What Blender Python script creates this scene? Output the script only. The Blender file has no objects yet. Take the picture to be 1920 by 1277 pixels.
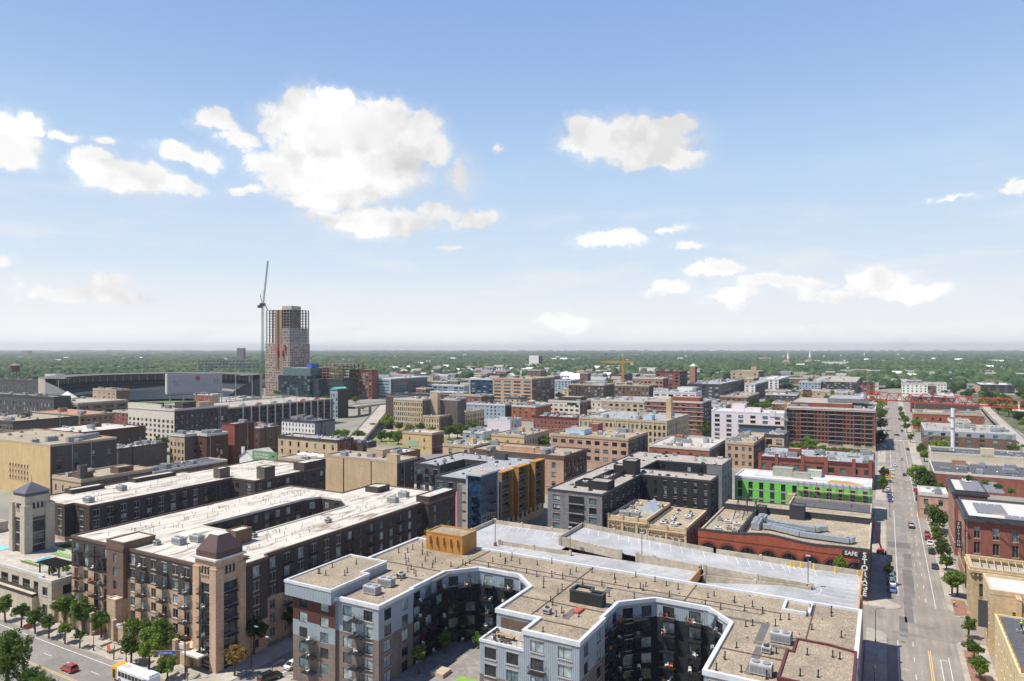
import bpy, math, random
import numpy as np
from mathutils import Vector, geometry
random.seed(7); rng = np.random.default_rng(7)
D = bpy.data; SC = bpy.context.scene; COL = SC.collection
# World axes follow the street grid: +Y runs along the long street, +X to its right.
CAMH = 68.0
YAW = math.atan(700/1280)
# ---------------------------------------------------------------- camera
cam = D.cameras.new("camera"); cam.sensor_width = 36; cam.lens = 24; cam.shift_y = 16/1920
cam.clip_start = 1; cam.clip_end = 90000
camo = D.objects.new("camera", cam); COL.objects.link(camo)
camo.location = (0, 0, CAMH); camo.rotation_euler = (math.pi/2, 0, YAW)
SC.camera = camo
# ---------------------------------------------------------------- light and sky
SC.view_settings.view_transform = 'Standard'; SC.view_settings.look = 'None'
SC.view_settings.gamma = 1; SC.view_settings.use_curve_mapping = False
SC.view_settings.exposure = 0.30
LDIR = Vector((0.40, 0.40, -1.0)).normalized()
sun = D.lights.new("sun", 'SUN'); sun.energy = 5.0; sun.angle = math.radians(0.53); sun.color = (1.0, 0.945, 0.85)
suno = D.objects.new("sun", sun); COL.objects.link(suno)
suno.rotation_euler = LDIR.to_track_quat('-Z', 'Y').to_euler(); suno.location = (0, 0, 300)
sun_el = math.asin(-LDIR.z); sun_az = math.atan2(-LDIR.x, -LDIR.y)

def world():
    w = D.worlds.new("World"); SC.world = w; w.use_nodes = True
    nt = w.node_tree; N = nt.nodes; L = nt.links; N.clear()
    out = N.new('ShaderNodeOutputWorld'); bg = N.new('ShaderNodeBackground')
    bg.inputs['Strength'].default_value = 1.0
    L.new(bg.outputs[0], out.inputs[0])
    sky = N.new('ShaderNodeTexSky'); sky.sky_type = 'NISHITA'; sky.sun_disc = False
    sky.sun_elevation = sun_el; sky.sun_rotation = sun_az
    sky.air_density = 1.0; sky.dust_density = 1.2; sky.ozone_density = 1.6; sky.altitude = 250
    tc = N.new('ShaderNodeTexCoord')
    sep = N.new('ShaderNodeSeparateXYZ'); L.new(tc.outputs['Generated'], sep.inputs[0])
    def M(op, a, b=None, c=None, clamp=False):
        n = N.new('ShaderNodeMath'); n.operation = op; n.use_clamp = clamp
        for i, v in enumerate((a, b, c)):
            if v is None: continue
            if isinstance(v, (int, float)): n.inputs[i].default_value = v
            else: L.new(v, n.inputs[i])
        return n.outputs[0]
    def MR(v, a, b, c=0.0, d=1.0, smooth=True):
        n = N.new('ShaderNodeMapRange'); n.clamp = True
        if smooth: n.interpolation_type = 'SMOOTHSTEP'
        L.new(v, n.inputs[0])
        for i, q in zip((1, 2, 3, 4), (a, b, c, d)): n.inputs[i].default_value = q
        return n.outputs[0]
    X, Y, Z = sep.outputs
    az = M('ARCTAN2', X, Y)                                 # compass angle of the view ray
    hr = M('SQRT', M('ADD', M('MULTIPLY', X, X), M('MULTIPLY', Y, Y)))
    el = M('ARCTAN2', Z, hr)
    comb = N.new('ShaderNodeCombineXYZ'); L.new(az, comb.inputs[0]); L.new(el, comb.inputs[1])
    P = comb.outputs[0]
    def noise(scale, detail, rough, off=(0, 0, 0), stretch=(1, 1, 1)):
        mp = N.new('ShaderNodeMapping'); mp.inputs['Scale'].default_value = stretch; mp.inputs['Location'].default_value = off
        L.new(P, mp.inputs[0])
        n = N.new('ShaderNodeTexNoise'); n.inputs['Scale'].default_value = scale
        n.inputs['Detail'].default_value = detail; n.inputs['Roughness'].default_value = rough
        L.new(mp.outputs[0], n.inputs['Vector']); return n
    nwarp = noise(9, 7, 0.62, (3.1, 1.7, 0))
    nfine = noise(30, 8, 0.68, (1.3, 4.2, 0))
    # warp the lookup so that the outlines billow
    sub = N.new('ShaderNodeVectorMath'); sub.operation = 'SUBTRACT'; L.new(nwarp.outputs['Color'], sub.inputs[0]); sub.inputs[1].default_value = (.5, .5, .5)
    sc_ = N.new('ShaderNodeVectorMath'); sc_.operation = 'MULTIPLY'; L.new(sub.outputs[0], sc_.inputs[0]); sc_.inputs[1].default_value = (.085, .055, 0)
    sub2 = N.new('ShaderNodeVectorMath'); sub2.operation = 'SUBTRACT'; L.new(nfine.outputs['Color'], sub2.inputs[0]); sub2.inputs[1].default_value = (.5, .5, .5)
    sc2 = N.new('ShaderNodeVectorMath'); sc2.operation = 'MULTIPLY'; L.new(sub2.outputs[0], sc2.inputs[0]); sc2.inputs[1].default_value = (.035, .026, 0)
    a1 = N.new('ShaderNodeVectorMath'); a1.operation = 'ADD'; L.new(P, a1.inputs[0]); L.new(sc_.outputs[0], a1.inputs[1])
    a2 = N.new('ShaderNodeVectorMath'); a2.operation = 'ADD'; L.new(a1.outputs[0], a2.inputs[0]); L.new(sc2.outputs[0], a2.inputs[1])
    PW = a2.outputs[0]
    # (azimuth deg, elevation deg, half width deg, half height deg, thickness)
    acc = None; shade = None
    for (ca, ce, ra, re, k) in CLOUDS:
        s = N.new('ShaderNodeVectorMath'); s.operation = 'SUBTRACT'; L.new(PW, s.inputs[0])
        s.inputs[1].default_value = (math.radians(ca), math.radians(ce), 0)
        m = N.new('ShaderNodeVectorMath'); m.operation = 'MULTIPLY'; L.new(s.outputs[0], m.inputs[0])
        m.inputs[1].default_value = (1/math.radians(ra), 1/math.radians(re), 0)
        ln = N.new('ShaderNodeVectorMath'); ln.operation = 'LENGTH'; L.new(m.outputs[0], ln.inputs[0])
        v = M('MULTIPLY', M('SUBTRACT', 1.0, ln.outputs['Value']), k)
        acc = v if acc is None else M('MAXIMUM', acc, v)
    sh = N.new('ShaderNodeVectorMath'); sh.operation = 'ADD'; L.new(PW, sh.inputs[0]); sh.inputs[1].default_value = (-.010, .026, 0); acc2 = None
    for i, (ca, ce, ra, re, k) in enumerate(CLOUDS):
        if i not in (0, 1, 2, 7, 13, 16, 18, 21, 24, 27, 36): continue
        s = N.new('ShaderNodeVectorMath'); s.operation = 'SUBTRACT'; L.new(sh.outputs[0], s.inputs[0]); s.inputs[1].default_value = (math.radians(ca), math.radians(ce), 0)
        m = N.new('ShaderNodeVectorMath'); m.operation = 'MULTIPLY'; L.new(s.outputs[0], m.inputs[0]); m.inputs[1].default_value = (1/math.radians(ra), 1/math.radians(re), 0)
        ln = N.new('ShaderNodeVectorMath'); ln.operation = 'LENGTH'; L.new(m.outputs[0], ln.inputs[0]); v = M('MULTIPLY', M('SUBTRACT', 1.0, ln.outputs['Value']), k)
        acc2 = v if acc2 is None else M('MAXIMUM', acc2, v)
    belly = MR(M('SUBTRACT', acc2, acc), .0, .5, 0, .10)
    body = MR(M('ADD', acc, M('ADD', M('MULTIPLY', M('SUBTRACT', nfine.outputs[0], .5), .95), M('MULTIPLY', M('SUBTRACT', nwarp.outputs[0], .5), .5))), -.03, 0.38)
    halo = MR(M('ADD', acc, M('ADD', M('MULTIPLY', M('SUBTRACT', nfine.outputs[0], .5), 1.1), M('MULTIPLY', M('SUBTRACT', nwarp.outputs[0], .5), 1.2))), -.36, .40, 0, .30)
    body = M('MAXIMUM', body, halo)
    # thin high veil low in the sky
    veil_n = noise(5, 5, .6, (7, 2, 0), (1, 4.5, 1))
    veil = M('MULTIPLY', MR(veil_n.outputs[0], .46, .72, 0, .7), MR(el, .30, .05))
    # cloud brightness: soft grey bellies, white tops
    ns = noise(14, 5, .55, (9, 9, 0))
    up = noise(14, 5, .55, (9.0, 8.965, 0))
    dsh = M('SUBTRACT', ns.outputs[0], up.outputs[0])
    n5 = noise(5.5, 3, .5, (2, 6, 0)); n5u = noise(5.5, 3, .5, (2.12, 5.80, 0))
    br = M('ADD', MR(dsh, -.07, .07, 0.74, 0.85, False), MR(M('SUBTRACT', n5.outputs[0], n5u.outputs[0]), -.14, .14, -.10, .07))
    thick = MR(acc, .3, .95, 0, .02)
    br = M('SUBTRACT', M('SUBTRACT', br, thick), belly)
    col = N.new('ShaderNodeCombineXYZ')
    L.new(br, col.inputs[0]); L.new(M('MULTIPLY', br, .99), col.inputs[1]); L.new(M('MULTIPLY', br, .985), col.inputs[2])
    skys = N.new('ShaderNodeVectorMath'); skys.operation = 'SCALE'; L.new(sky.outputs[0], skys.inputs[0]); skys.inputs['Scale'].default_value = SKY_K
    rp = N.new('ShaderNodeValToRGB'); cr = rp.color_ramp; f = 1.0/2**SC.view_settings.exposure
    lin = lambda c: tuple(f*(v/255)**2.2 for v in c)
    for i, (deg, c) in enumerate(SKY_STOPS):
        e = cr.elements[i] if i < 2 else cr.elements.new(.5)
        e.position = max(0, deg)/45; e.color = (*lin(c), 1)
    L.new(M('DIVIDE', el, math.radians(45)), rp.inputs[0])
    hz = N.new('ShaderNodeMix'); hz.data_type = 'RGBA'
    L.new(MR(el, math.radians(26), math.radians(50), 1.0, .8), hz.inputs[0]); L.new(skys.outputs[0], hz.inputs[6]); L.new(rp.outputs[0], hz.inputs[7])
    mx0 = N.new('ShaderNodeMix'); mx0.data_type = 'RGBA'; L.new(veil, mx0.inputs[0]); L.new(hz.outputs[2], mx0.inputs[6]); mx0.inputs[7].default_value = (.72, .73, .75, 1)
    mx = N.new('ShaderNodeMix'); mx.data_type = 'RGBA'; L.new(body, mx.inputs[0]); L.new(mx0.outputs[2], mx.inputs[6]); L.new(col.outputs[0], mx.inputs[7])
    L.new(mx.outputs[2], bg.inputs[0])
SKY_K = 0.10
SKY_STOPS = [(0, (272, 269, 264)), (45, (60, 97, 172)), (2.5, (246, 248, 250)), (6.9, (214, 231, 248)), (14.2, (184, 212, 244)), (20.7, (157, 190, 235)), (27, (140, 174, 227))]
CLOUDS = [(-44.8, 16.89, 4.75, 3.23, 1.3), (-40.16, 16.4, 5.59, 3.29, 1.3), (-42.71, 14.23, 8.0, 3.26, 1.2), (-46.03, 18.53, 1.71, 1.62, 1), (-36.68, 17.78, 2.41, 1.68, 1), (-42.92, 19.38, 2.12, 1.09, 1.1), (-38.86, 18.79, 1.82, 1.23, 1), (-44.38, 11.87, 3.11, 0.95, 0.9), (-48.44, 14.61, 2.38, 1.26, 0.8), (-35.14, 16.0, 1.77, 1.78, 0.8), (-51.93, 16.87, 1.96, 0.82, 1), (-50.4, 16.05, 1.74, 0.91, 0.9), (-53.79, 14.46, 2.2, 0.81, 1), (-57.69, 12.31, 3.42, 1.25, 1), (-59.7, 13.17, 1.58, 1.07, 1), (-54.88, 12.24, 1.87, 0.8, 0.9), (-50.2, 12.48, 1.86, 0.62, 0.8), (-65.54, 13.68, 2.86, 1.97, 1.1), (-63.79, 14.84, 1.35, 0.92, 1), (-64.97, 12.58, 2.04, 1.01, 1), (-61.63, 14.57, 1.01, 0.41, 0.7), (-59.37, 14.66, 1.06, 0.38, 0.8), (-40.16, 10.52, 6.23, 1.23, 1), (-34.92, 11.18, 2.43, 0.8, 0.9), (-31.58, 10.71, 1.96, 0.89, 0.9), (-18.92, 16.82, 6.3, 1.85, 1.1), (-21.99, 17.83, 2.21, 1.24, 1), (-15.06, 17.94, 2.11, 0.78, 1), (-17.19, 15.39, 4.73, 0.88, 1), (-15.48, 15.7, 3.18, 0.87, 1), (-20.67, 8.69, 3.34, 0.92, 1.05), (-12.14, 6.13, 3.32, 0.64, 0.95), (-14.22, 7.95, 1.6, 0.34, 0.65), (-15.91, 9.41, 2.09, 0.36, 0.65), (-7.34, 5.05, 4.13, 0.72, 1.05), (-0.69, 5.11, 2.93, 1.09, 1.1), (1.02, 4.13, 3.6, 0.85, 1.1), (-3.56, 4.31, 3.49, 0.56, 0.95), (-15.91, 4.77, 2.09, 0.6, 0.85), (-10.71, 4.02, 2.81, 0.78, 0.95), (-23.76, 2.3, 3.38, 0.87, 0.95), (-24.21, 0.56, 2.0, 0.31, 0.6), (-60.68, 3.88, 4.99, 0.76, 0.9), (-59.37, 4.97, 1.92, 0.77, 1), (-65.54, 5.69, 0.97, 0.57, 0.7), (7.91, 10.81, 0.98, 0.65, 0.9), (4.29, 10.49, 1.89, 0.26, 0.45), (-4.67, 1.33, 3.18, 0.37, 0.6), (1.02, 0.49, 2.2, 0.27, 0.5), (-32.7, 13.98, 1.34, 1.34, 0.35), (-29.7, 16.26, 0.45, 0.31, 0.6), (-33.58, 8.39, 1.42, 0.27, 0.5)]
world()
# ---------------------------------------------------------------- materials
def _nodes(name):
    m = D.materials.new(name); m.use_nodes = True
    nt = m.node_tree; b = nt.nodes['Principled BSDF']; return m, nt.nodes, nt.links, b
def _math(N, L, op, a, b=None):
    n = N.new('ShaderNodeMath'); n.operation = op
    for i, v in enumerate((a, b)):
        if v is None: continue
        if isinstance(v, (int, float)): n.inputs[i].default_value = v
        else: L.new(v, n.inputs[i])
    return n.outputs[0]
def _noise(N, L, vec, scale, detail=4, rough=.6):
    n = N.new('ShaderNodeTexNoise'); n.inputs['Scale'].default_value = scale; n.inputs['Detail'].default_value = detail
    n.inputs['Roughness'].default_value = rough; L.new(vec, n.inputs['Vector']); return n.outputs[0]
def _ramp(N, L, fac, stops):
    r = N.new('ShaderNodeValToRGB'); e = r.color_ramp.elements
    e[0].position, e[0].color = stops[0][0], (*stops[0][1], 1); e[1].position, e[1].color = stops[-1][0], (*stops[-1][1], 1)
    for p, c in stops[1:-1]:
        x = e.new(p); x.color = (*c, 1)
    L.new(fac, r.inputs[0]); return r.outputs[0]
def _mul(c, k): return tuple(min(1, max(0, v*k)) for v in c)
def _mixc(N, L, fac, a, b, blend='MIX'):
    n = N.new('ShaderNodeMix'); n.data_type = 'RGBA'; n.blend_type = blend
    if isinstance(fac, (int, float)): n.inputs[0].default_value = fac
    else: L.new(fac, n.inputs[0])
    for i, v in ((6, a), (7, b)):
        if isinstance(v, tuple): n.inputs[i].default_value = (*v, 1)
        else: L.new(v, n.inputs[i])
    return n.outputs[2]
MATS = {}
def plain(key, col, rough=.8, metal=0, var=.12, scale=.6):
    if key in MATS: return MATS[key]
    m, N, L, b = _nodes(key)
    g = N.new('ShaderNodeNewGeometry')
    f = _noise(N, L, g.outputs['Position'], scale, 6, .65)
    L.new(_ramp(N, L, f, [(.3, _mul(col, 1-var)), (.7, _mul(col, 1+var))]), b.inputs['Base Color'])
    b.inputs['Roughness'].default_value = rough; b.inputs['Metallic'].default_value = metal
    MATS[key] = m; return m
def brick(key, col, mortar=1.25, var=.3, course=.075*3):
    """masonry: courses, weather stains that run down, patches of re-laid brick"""
    if key in MATS: return MATS[key]
    m, N, L, b = _nodes(key)
    g = N.new('ShaderNodeNewGeometry'); s = N.new('ShaderNodeSeparateXYZ'); L.new(g.outputs['Position'], s.inputs[0])
    u = _math(N, L, 'ADD', s.outputs[0], s.outputs[1])
    c = N.new('ShaderNodeCombineXYZ'); L.new(u, c.inputs[0]); L.new(s.outputs[2], c.inputs[1])
    bt = N.new('ShaderNodeTexBrick'); L.new(c.outputs[0], bt.inputs['Vector'])
    bt.inputs['Scale'].default_value = 1; bt.inputs['Brick Width'].default_value = course*3; bt.inputs['Row Height'].default_value = course
    bt.inputs['Mortar Size'].default_value = .012
    bt.inputs['Color1'].default_value = (*_mul(col, 1-var*.45), 1); bt.inputs['Color2'].default_value = (*_mul(col, 1+var*.45), 1)
    bt.inputs['Mortar'].default_value = (*_mul(col, mortar), 1)
    n1 = _noise(N, L, g.outputs['Position'], .12, 6, .65)
    sv = N.new('ShaderNodeMapping'); sv.inputs['Scale'].default_value = (.7, .7, .09); L.new(g.outputs['Position'], sv.inputs[0])
    n2 = _noise(N, L, sv.outputs[0], 1.2, 5, .6)
    st = _ramp(N, L, n1, [(.3, (1-var*.6,)*3), (.7, (1+var*.35,)*3)])
    st2 = _ramp(N, L, n2, [(.32, (1-var*.7,)*3), (.6, (1.0,)*3)])
    L.new(_mixc(N, L, 1.0, _mixc(N, L, 1.0, bt.outputs[0], st, 'MULTIPLY'), st2, 'MULTIPLY'), b.inputs['Base Color'])
    b.inputs['Roughness'].default_value = .9
    MATS[key] = m; return m
def siding(key, col, pitch=.45, groove=.62):
    if key in MATS: return MATS[key]
    m, N, L, b = _nodes(key)
    g = N.new('ShaderNodeNewGeometry'); s = N.new('ShaderNodeSeparateXYZ'); L.new(g.outputs['Position'], s.inputs[0])
    u = _math(N, L, 'ADD', s.outputs[0], s.outputs[1])
    fr = _math(N, L, 'FRACT', _math(N, L, 'DIVIDE', u, pitch))
    gr = _math(N, L, 'LESS_THAN', fr, .2)
    n1 = _noise(N, L, g.outputs['Position'], .5, 4)
    base = _ramp(N, L, n1, [(.3, _mul(col, .9)), (.7, _mul(col, 1.08))])
    L.new(_mixc(N, L, gr, base, _mul(col, groove)), b.inputs['Base Color'])
    b.inputs['Roughness'].default_value = .5
    MATS[key] = m; return m
def gravel(key, col, amp=.35, scale=5.0, stain=.2):
    if key in MATS: return MATS[key]
    m, N, L, b = _nodes(key)
    g = N.new('ShaderNodeNewGeometry')
    v = N.new('ShaderNodeTexVoronoi'); v.inputs['Scale'].default_value = scale; L.new(g.outputs['Position'], v.inputs['Vector'])
    sepc = N.new('ShaderNodeSeparateXYZ'); L.new(v.outputs['Color'], sepc.inputs[0])
    c1 = _ramp(N, L, sepc.outputs[0], [(0, _mul(col, 1-amp)), (.75, _mul(col, 1.05)), (1, _mul(col, 1+amp*1.5))])
    n1 = _noise(N, L, g.outputs['Position'], .15, 6, .7)
    st = _ramp(N, L, n1, [(.35, (1-stain,)*3), (.62, (1+stain*.3,)*3)])
    v2 = N.new('ShaderNodeTexVoronoi'); v2.distance = 'CHEBYCHEV'; v2.inputs['Scale'].default_value = .11; L.new(g.outputs['Position'], v2.inputs['Vector'])
    sp2 = N.new('ShaderNodeSeparateXYZ'); L.new(v2.outputs['Color'], sp2.inputs[0]); pat = _ramp(N, L, sp2.outputs[0], [(0, (1-stain*.5,)*3), (1, (1.05,)*3)])
    L.new(_mixc(N, L, 1.0, _mixc(N, L, 1.0, c1, st, 'MULTIPLY'), pat, 'MULTIPLY'), b.inputs['Base Color'])
    b.inputs['Roughness'].default_value = .95
    MATS[key] = m; return m
def membrane(key, col, dirt=(.30, .22, .14), amount=.55, scale=.22, ridges=()):
    """roof sheet with ponding stains and seams"""
    if key in MATS: return MATS[key]
    m, N, L, b = _nodes(key)
    g = N.new('ShaderNodeNewGeometry')
    mp = N.new('ShaderNodeMapping'); mp.inputs['Scale'].default_value = (1.6, .35, 1); L.new(g.outputs['Position'], mp.inputs[0])
    n1 = _noise(N, L, mp.outputs[0], scale, 8, .72)
    n2 = _noise(N, L, g.outputs['Position'], scale*.5, 4, .6)
    d = _math(N, L, 'MULTIPLY', _ramp(N, L, n1, [(.52, (0,)*3), (.66, (1,)*3)]), amount)
    base = _ramp(N, L, n2, [(.3, _mul(col, .86)), (.7, _mul(col, 1.05))])
    s = N.new('ShaderNodeSeparateXYZ'); L.new(g.outputs['Position'], s.inputs[0])
    seam = _math(N, L, 'LESS_THAN', _math(N, L, 'FRACT', _math(N, L, 'DIVIDE', s.outputs[0], 3.0)), .03)
    base = _mixc(N, L, _math(N, L, 'MULTIPLY', seam, .35), base, _mul(col, .5))
    mp2 = N.new('ShaderNodeMapping'); mp2.inputs['Scale'].default_value = (1.0, .22, 1); L.new(g.outputs['Position'], mp2.inputs[0])
    n3 = _noise(N, L, mp2.outputs[0], .16, 3, .5); n4 = _noise(N, L, g.outputs['Position'], .09, 3, .5)
    ln = _math(N, L, 'MULTIPLY', _ramp(N, L, _math(N, L, 'ABSOLUTE', _math(N, L, 'SUBTRACT', n3, .5)), [(0, (1,)*3), (.030, (0,)*3)]), _ramp(N, L, n4, [(.42, (0,)*3), (.54, (.9,)*3)]))
    d = _math(N, L, 'MAXIMUM', d, ln)
    for rx in ridges:   # dirt that settles along the crickets of a long roof
        n6 = _noise(N, L, g.outputs['Position'], .13, 4, .6); n7 = _noise(N, L, g.outputs['Position'], .07, 2, .5)
        sx = N.new('ShaderNodeSeparateXYZ'); L.new(g.outputs['Position'], sx.inputs[0])
        dd = _math(N, L, 'ABSOLUTE', _math(N, L, 'ADD', _math(N, L, 'SUBTRACT', sx.outputs[0], rx), _math(N, L, 'MULTIPLY', _math(N, L, 'SUBTRACT', n6, .5), 5.0)))
        st = _math(N, L, 'MULTIPLY', _ramp(N, L, _math(N, L, 'DIVIDE', dd, 2.0), [(0, (1,)*3), (.14, (.75,)*3), (.42, (0,)*3)]), _ramp(N, L, n7, [(.38, (.08,)*3), (.56, (1,)*3)]))
        d = _math(N, L, 'MAXIMUM', d, _math(N, L, 'MULTIPLY', st, .8))
    L.new(_mixc(N, L, d, base, dirt), b.inputs['Base Color'])
    b.inputs['Roughness'].default_value = .75
    MATS[key] = m; return m
def glass(key, col, rough=.06, spec=.8):
    if key in MATS: return MATS[key]
    m, N, L, b = _nodes(key)
    g = N.new('ShaderNodeNewGeometry')
    f = _noise(N, L, g.outputs['Position'], .8, 3)
    L.new(_ramp(N, L, f, [(.35, _mul(col, .6)), (.65, _mul(col, 1.4))]), b.inputs['Base Color'])
    b.inputs['Roughness'].default_value = rough; b.inputs['Specular IOR Level'].default_value = spec
    MATS[key] = m; return m
def foliage(key, dark, light, scale=.35):
    if key in MATS: return MATS[key]
    m, N, L, b = _nodes(key)
    g = N.new('ShaderNodeNewGeometry')
    f = _noise(N, L, g.outputs['Position'], scale, 5, .7)
    oi = N.new('ShaderNodeObjectInfo')
    f2 = _math(N, L, 'ADD', _math(N, L, 'MULTIPLY', f, .75), _math(N, L, 'MULTIPLY', oi.outputs['Random'], .25))
    c = _ramp(N, L, f2, [(.3, dark), (.68, light)])
    L.new(c, b.inputs['Base Color']); b.inputs['Roughness'].default_value = .7; b.inputs['Specular IOR Level'].default_value = .2
    t = N.new('ShaderNodeBsdfTranslucent'); L.new(c, t.inputs[0])
    ms = N.new('ShaderNodeMixShader'); ms.inputs[0].default_value = .35
    L.new(b.outputs[0], ms.inputs[1]); L.new(t.outputs[0], ms.inputs[2]); L.new(ms.outputs[0], N['Material Output'].inputs[0])
    MATS[key] = m; return m
W = {  # wall masonry and claddings
 'yellow': brick('yellow_brick', (.60, .43, .21), 1.05, .18), 'tan': brick('tan_brick', (.50, .38, .25)),
 'tanpink': brick('peach_tan_brick', (.52, .35, .235)), 'beige': brick('beige_brick', (.58, .43, .26), 1.1, .22),
 'cream': plain('cream_render', (.64, .58, .48)), 'orange': brick('orange_brick', (.38, .20, .13)),
 'red': brick('red_brick', (.27, .075, .045)), 'maroon': brick('maroon_brick', (.25, .085, .06)),
 'redor': brick('red_orange_brick', (.33, .11, .06)), 'brown': brick('brown_brick', (.16, .10, .07)),
 'dkbrown': brick('dark_brown_brick', (.10, .065, .05)), 'greybr': brick('grey_brown_brick', (.115, .098, .085)),
 'dkgrey': brick('dark_grey_brick', (.07, .068, .072)), 'charcoal': brick('charcoal_brick', (.062, .050, .045), 1.2, .3),
 'black': brick('black_brick', (.022, .022, .026), 1.3, .3), 'grey': brick('grey_brick', (.20, .20, .205)),
 'white': plain('white_paint', (.74, .72, .68)), 'lgrey': siding('light_blue_grey_siding', (.34, .41, .48)),
 'fsiding': siding('pale_blue_siding', (.30, .345, .385), .42, .5), 'palepink': plain('pale_pink_sheathing', (.66, .59, .62)),
 'pink': plain('pink_panels', (.72, .30, .27)), 'green': None, 'concrete': gravel('concrete_wall', (.42, .38, .32), .1, 2, .25),
 'browncon': gravel('brown_concrete', (.25, .19, .15), .1, 2, .2), 'blueglass': glass('blue_curtain_glass', (.022, .06, .12), .08),
 'dkglass': glass('dark_curtain_glass', (.02, .035, .05), .08), 'greenglass': glass('green_grey_glass', (.10, .16, .16), .12),
 'mustard': plain('mustard_panels', (.42, .20, .045), .7, 0, .2), 'fbrick': brick('weathered_brown_brick', (.19, .15, .13), 1.25, .3),
 'peach': brick('peach_brick', (.50, .31, .22)), 'ochre': brick('ochre_stone', (.54, .42, .26)),
 'redpan': plain('rust_red_panels', (.075, .026, .018)), 'orwall': plain('orange_render', (.50, .25, .075)),
 'sidebr': brick('shade_toned_brick', (.085, .075, .07)), 'sidedk': brick('shade_toned_dark_brick', (.05, .045, .045)), 'sidered': brick('dark_red_brick', (.10, .042, .03)),  # side wall bricks, darkened to carry the shade on those sides
}
RF = {'tan': gravel('tan_gravel_roof', (.37, .305, .215), .3, 3.0), 'fgravel': gravel('pea_gravel', (.33, .268, .19), .30, 5.0, .25),
 'grey': gravel('grey_roof', (.33, .33, .34), .15, 2), 'dark': gravel('dark_tar_roof', (.10, .10, .11), .2, 2),
 'white': membrane('white_membrane', (.57, .54, .465), (.15, .09, .045), .7, .2, (-171.5, -133.5, -226.0, -218.0)), 'lwhite': membrane('pale_membrane', (.52, .48, .43), (.3, .25, .2), .4),
 'light': gravel('light_stone_roof', (.38, .34, .295), .15, 2), 'deck': gravel('parking_deck_concrete', (.385, .388, .39), .06, 2, .2),
 'rust': gravel('rusty_roof', (.45, .22, .13), .2, 2), 'cleanwhite': plain('clean_white_roof', (.56, .55, .51), .6, 0, .06)}
TRIM = {'white': plain('white_coping', (.56, .57, .58), .5), 'dark': plain('dark_metal_coping', (.05, .05, .055), .5),
 'tan': plain('tan_coping', (.45, .36, .26)), 'concrete': gravel('coping_concrete', (.46, .40, .31), .12, 2, .25), 'light': plain('pale_stone_trim', (.55, .52, .47)),
 'maroon': plain('maroon_coping', (.11, .022, .022), .5), 'brown': plain('brown_coping', (.12, .075, .055), .6)}
GD = glass('dark_window_glass', (.018, .022, .028)); GP = glass('blind_window_glass', (.30, .36, .36), .12); GT = glass('teal_window_glass', (.10, .17, .18), .08)
GM = glass('smoky_window_glass', (.05, .06, .065), .08)
FRD = plain('dark_window_frame', (.03, .03, .033), .5); FRW = plain('pale_window_frame', (.5, .48, .44), .6)
METAL = plain('black_metal', (.02, .02, .022), .45); STEEL = plain('galvanised_steel', (.42, .44, .46), .4, .5); UNITM = plain('unit_grey_paint', (.42, .42, .41), .5)
GREYP = plain('grey_paint', (.22, .23, .24), .6); CONC = gravel('sidewalk_concrete', (.40, .355, .30), .1, 1.5, .2)
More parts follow.
